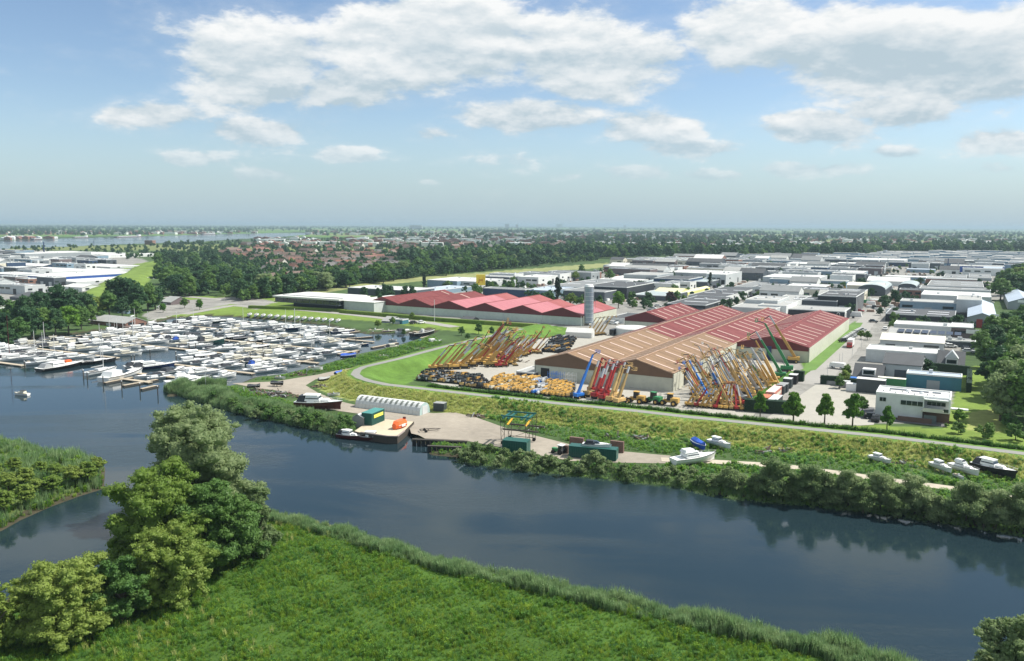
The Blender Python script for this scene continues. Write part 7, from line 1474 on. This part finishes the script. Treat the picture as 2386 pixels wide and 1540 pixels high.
def van(p, rz, label, boxm, cabm, L=6.0, H=2.6):
    T = [('cargo_box', MB().box(-L/2, -1.05, .6, L/2-1.9, 1.05, H).mesh('cargo_box', boxm)), ('cab', MB().prism([(L/2-1.85, .4), (L/2, .4), (L/2, 1.2), (L/2-.5, 2.1), (L/2-1.85, 2.2)], -1.0, 1.0).mesh('cab', cabm)), ('windscreen', MB().box(L/2-.55, -.9, 1.3, L/2-.18, .9, 1.9).mesh('windscreen', GLASS))]+wheels(L*.6, 1.9, .42, hub=LGREY, tw=.3)
    inst(T, 'delivery_van' if L < 7 else 'lorry', label, 'van' if L < 7 else 'lorry', p, rz)
van(PF('Z', 800, 825)+Vector((0, 0, .07)), TH-math.pi/2, 'lorry with red cab and white box facing the camera on the estate street', WHITE, RED, 8.5, 3.4); van(PF('Z', 682, 1022)+Vector((0, 0, .07)), TH+2.9, 'white delivery van on the paving at the street corner', WHITE, WHITE, 5.2, 2.2)
van(PF('Z', 1160, 825)+Vector((0, 0, .07)), TH+1.2, 'white van with brown side parked at the cream roofed hall', WHITE, WHITE, 6, 2.7); van(PF('Z', 700, 290), TH+.1, 'white tanker lorry with yellow cab near the brown office', WHITE, YEL, 10, 3.6); van(PF('N', 1590, 672), TH+.1, 'white rounded lorry behind the red bays', WHITE, WHITE, 8, 3.2); van(PF('N', 1460, 690), TH+1.3, 'small white van behind the red bays', WHITE, WHITE, 5.5, 2.4); van(PF('R2', 1890, 872), TH+1.5, 'red cabbed lorry beside the storage tank', DARK, RED, 7, 2.8)
van(PF('N', 1630, 620), TH+.1, 'white lorry parked before the white bays', WHITE, WHITE, 9, 3.2); van(PF('Z', 950, 428), TH+.6, 'red tipper lorry by the pillared hall', GREEN, RED, 7, 2.6)
# goods and vehicles too small and too many to tell apart
bits = {n_: MB() for n_ in ('white', 'dark', 'mixed')}; rr = random.Random(66); k = 0; EU = [toUV(P(x, y)) for x, y in ESTATE]; yd = [(u, v) for u, v in EU]
us_, vs_ = [u for u, v in yd], [v for u, v in yd]
while k < 1500:
    px, py = rr.uniform(1000, 2300), rr.uniform(592, 800)
    if rr.random() < .5: py = rr.uniform(620, 760)
    if not inpoly([px], [py], ESTATE)[0]: continue
    p = P(px, py); u, v = toUV(p); k += 1
    if any(a-1 < u < a+w+1 and b_-1 < v < b_+d_+1 for a, b_, w, d_ in OCC): continue
    w, l, h = rr.choice([(1.9, 4.4, 1.4), (1.2, 1.6, 1.2), (2.5, 6, 2.6), (2, 3, 2), (1.9, 4.4, 1.4)]); q = bits[rr.choice(['white', 'dark', 'mixed'])]
    c_, s_ = (E1, E2) if rr.random() < .6 else (E2, E1*-1); vs = [p+c_*x+s_*y+Vector((0, 0, z)) for z, x, y in ((.1,0,0),(.1,l,0),(.1,l,w),(.1,0,w),(h,l*.1,.1),(h,l*.9,.1),(h,l*.9,w-.1),(h,l*.1,w-.1))]
    q.add(vs, [(0,3,2,1), (4,5,6,7), (0,1,5,4), (1,2,6,5), (2,3,7,6), (3,0,4,7)])
for n_, m_, l_ in (('white', WHITE, 'pale'), ('dark', DARK, 'dark'), ('mixed', mat('mixed_goods', (.3, .2, .15), .7, var=.5, scale=.2), 'brownish')):
    o = obj('yard_goods', bits[n_].mesh('yard_goods', m_)); o['kind'] = 'stuff'; o['label'] = l_ + ' stacked goods and vehicles standing between the far halls'
# ------------------------------------------------------------------ the town
HC = {'red': mat('orange_tile_roof', (.19, .095, .07), .8, objvar=.25), 'brown': mat('brown_tile_roof', (.14, .1, .08), .8, objvar=.2), 'grey': mat('grey_tile_roof', (.17, .16, .15), .8, objvar=.2)}
HW = {'white': mat('house_white', (.6, .58, .52), .8), 'brick': mat('house_brick', (.26, .14, .1), .8), 'tan': mat('house_tan', (.4, .31, .23), .8)}
def house_T(w, d, h, r, rm, wm):
    q = MB(); q.add([(0, 0, 0), (0, d, 0), (0, d, h), (0, d/2, h+r), (0, 0, h), (w, 0, 0), (w, d, 0), (w, d, h), (w, d/2, h+r), (w, 0, h)], [(0, 4, 3, 2, 1), (5, 6, 7, 8, 9), (0, 5, 9, 4), (1, 2, 7, 6)])
    p = MB()
    for a, za, b, zb in ((-.4, h-.25, d/2, h+r+.05), (d+.4, h-.25, d/2, h+r+.05)): p.add([(-.3, a, za), (w+.3, a, za), (w+.3, b, zb), (-.3, b, zb), (-.3, a, za+.15), (w+.3, a, za+.15), (w+.3, b, zb+.18), (-.3, b, zb+.18)], [(0,3,2,1), (4,5,6,7), (0,1,5,4), (2,3,7,6), (1,2,6,5), (3,0,4,7)])
    win = MB()
    for k in range(max(2, int(w/3))):
        for z in ([1.0, 3.6] if h > 5 else [1.0]): x = w*(k+.5)/max(2, int(w/3)); win.box(x-.7, -.05, z, x+.7, .02, z+1.3)
    return [('wall', q.mesh('wall', wm)), ('roof', p.mesh('roof', rm), None, [('chimney', MB().box(w*.3, d*.5-.4, h+r-.6, w*.3+.7, d*.5+.4, h+r+.9).mesh('chimney', BRICK))]), ('window_row', win.mesh('window_row', GLASS))]
HT = [(('red', 'brick'), house_T(9, 9, 5.4, 3.8, HC['red'], HW['brick'])), (('brown', 'white'), house_T(10, 9, 5.2, 4, HC['brown'], HW['white'])), (('grey', 'white'), house_T(14, 9, 3.2, 4.2, HC['grey'], HW['white'])), (('brown', 'brick'), house_T(26, 9, 5.6, 3.6, HC['brown'], HW['brick'])), (('red', 'white'), house_T(22, 9, 5.4, 3.6, HC['red'], HW['white'])), (('grey', 'tan'), house_T(12, 10, 4, 4.4, HC['grey'], HW['tan']))]
rr = random.Random(77); nh = 0
HB = [([(560,668),(600,650),(640,600),(850,600),(1000,606),(930,622),(850,645),(650,676)], 118), ([(500,596),(560,570),(900,562),(1000,604),(850,600),(640,600),(545,628)], 76), ([(900,560),(1150,563),(1400,570),(1620,580),(1600,588),(1400,586),(1150,596),(960,604)], 92)]
for bi, (pl, c) in enumerate(HB):
    hp = []; xs = [p[0] for p in pl]; ys = [p[1] for p in pl]; tries = 0
    while len(hp) < c and tries < 9000:
        tries += 1; x, y = rr.uniform(min(xs), max(xs)), rr.uniform(min(ys), max(ys))
        if not inpoly([x], [y], pl)[0]: continue
        p = P(x, y); v = round(p.y/24)*24; p = Vector((p.x, v+rr.uniform(-1, 1), 0))
        if all((p.x-q[0].x)**2+(p.y-q[0].y)**2 > 420 for q in hp): hp.append((p, x))
    hp.sort(key=lambda t: t[1])
    for i, (p, x) in enumerate(hp):
        (rc, wc), T = HT[rr.choices(range(6), [[1,4,5,4,1,4],[4,4,3,3,3,2],[2,4,3,4,2,3]][bi])[0]]
        inst(T, 'town_house', f'{wc} house with {rc} roof, {ordw(i)} from left in the {["nearest","left","farther"][bi]} quarter of town', 'house', p, rr.choice([0, .1, -.5, TH, TH+1.57, .25])); nh += 1
# far houses beyond counting, one mass per quarter
q1, q2 = MB(), MB(); rr = random.Random(5)
for _ in range(1500):
    zone = rr.choice([(600,1650,556,575),(900,1650,548,560),(1000,2350,545,556),(0,450,556,562),(700,1600,538,548),(1650,2385,560,580),(0,600,540,547)]); x, y = rr.uniform(zone[0], zone[1]), rr.uniform(zone[2], zone[3]); p = P(x, y)
    if inpoly([p.x], [p.y], WATER2)[0]: continue
    w, d, h = rr.uniform(10, 34), 10, rr.uniform(5, 8); big = rr.random() < .12
    if big: w *= 2.2; d = 30; h = 9
    (q2 if big or rr.random() < .3 else q1).prism([(p.x-w/2, 0), (p.x+w/2, 0), (p.x+w/2, h)] + ([] if big else [(p.x, h+3)]) + [(p.x-w/2, h)], p.y, p.y+d)
o = obj('far_town_roofs', q1.mesh('far_town_roofs', HC['red'])); o['kind'] = 'stuff'; o['label'] = 'scattered tiled houses of the distant villages'
o = obj('far_pale_halls', q2.mesh('far_pale_halls', WM['white'])); o['kind'] = 'stuff'; o['label'] = 'scattered pale halls and greenhouses of the distant land'
# single far landmarks
def tower(x, yb, yt, w, m, label, name='apartment_tower', d=20):
    p = P(x, yb); lo, hi = 1, 400
    for _ in range(40):
        mm = (lo+hi)/2
        if proj(p+Vector((0, 0, mm)))[1] > yt: lo = mm
        else: hi = mm
    ww = w/FPX*p.y; t = thing(name, label, 'building', p); obj('wall', cube(m), t, scale=(ww, min(d, ww), lo)); obj('roof', cube(WM['grey']), t, (0, 0, lo), scale=(ww*.9, min(d, ww)*.9, lo*.05))
    for k in range(3): obj('window_band', cube(GLASS), t, (0, -min(d, ww)/2-.1, lo*(.2+.27*k)), scale=(ww*.85, .3, lo*.09))
tower(968, 534, 525, 30, WM['white'], 'wide white office block on the horizon left of centre'); tower(1181, 532, 522, 10, WM['grey'], 'grey tower block on the horizon near the centre'); tower(1204, 532, 523, 6, WM['grey'], 'slim grey tower block right of the first one'); tower(1303, 531, 522, 14, WM['lgrey'], 'pair of pale tower blocks on the horizon'); tower(1455, 531, 525, 5, WM['brown'], 'small dark church tower on the horizon'); tower(1465, 562, 556, 0, WM['brick'], 'x') if 0 else None
tower(1455, 580, 568, 14, WM['brick'], 'brick apartment block above the green of the town'); tower(350, 570, 560, 18, WM['brick'], 'large brick church hall at the far river bank', 'church_hall'); tower(118, 556, 551, 26, WM['white'], 'long white factory beyond the far river', 'far_factory')
for i, (x0, y0, x1, y1) in enumerate([(268,553.5,330,552),(170,555,205,554.5),(75,559,95,558.6),(470,547,500,546)]):
    a, b = P(x0, y0, WZ), P(x1, y1, WZ); d = b-a; t = thing('river_barge', f'long river barge, {ordw(i)} on the far river', 'barge', (a+b)/2, math.atan2(d.y, d.x)); L = d.length
    obj('hull', MB().box(-L/2, -6, -1, L/2, 6, 3).mesh('hull', WM['brown']), t); obj('hatch_cover', MB().box(-L*.42, -5, 3, L*.3, 5, 5).mesh('hatch_cover', LGREY), t); obj('wheelhouse', MB().box(L*.34, -4, 3, L*.44, 4, 9).mesh('wheelhouse', WHITE), t)
# ------------------------------------------------------------------ air
def haze():
    x0, x1, y0, y1, z0, z1 = -40000, 40000, -300, 47000, -8, 72
    me = MB().box(x0, y0, z0, x1, y1, z1).mesh('haze', None) if 0 else None
    q = MB().box(x0, y0, z0, x1, y1, z1); m = bpy.data.materials.new('haze'); m.use_nodes = True; g = NT(m.node_tree); g.n.clear()
    v = g.node('ShaderNodeVolumePrincipled', {'Color': (.50, .66, .76, 1), 'Density': HAZE_D, 'Anisotropy': .1}); o = g.node('ShaderNodeOutputMaterial'); g.l.new(v.outputs[0], o.inputs[1])
    try: m.cycles.homogeneous_volume = True
    except Exception: pass
    h = obj('haze', q.mesh('haze', m)); h['kind'] = 'stuff'; h['label'] = 'pale summer haze over the land'
HAZE_D = 1.0e-4
haze()
if DUPW: print('duplicate labels', len(DUPW), DUPW[:5])
print('objects', len(COL.objects), 'trees', ntree[0], 'houses', nh)
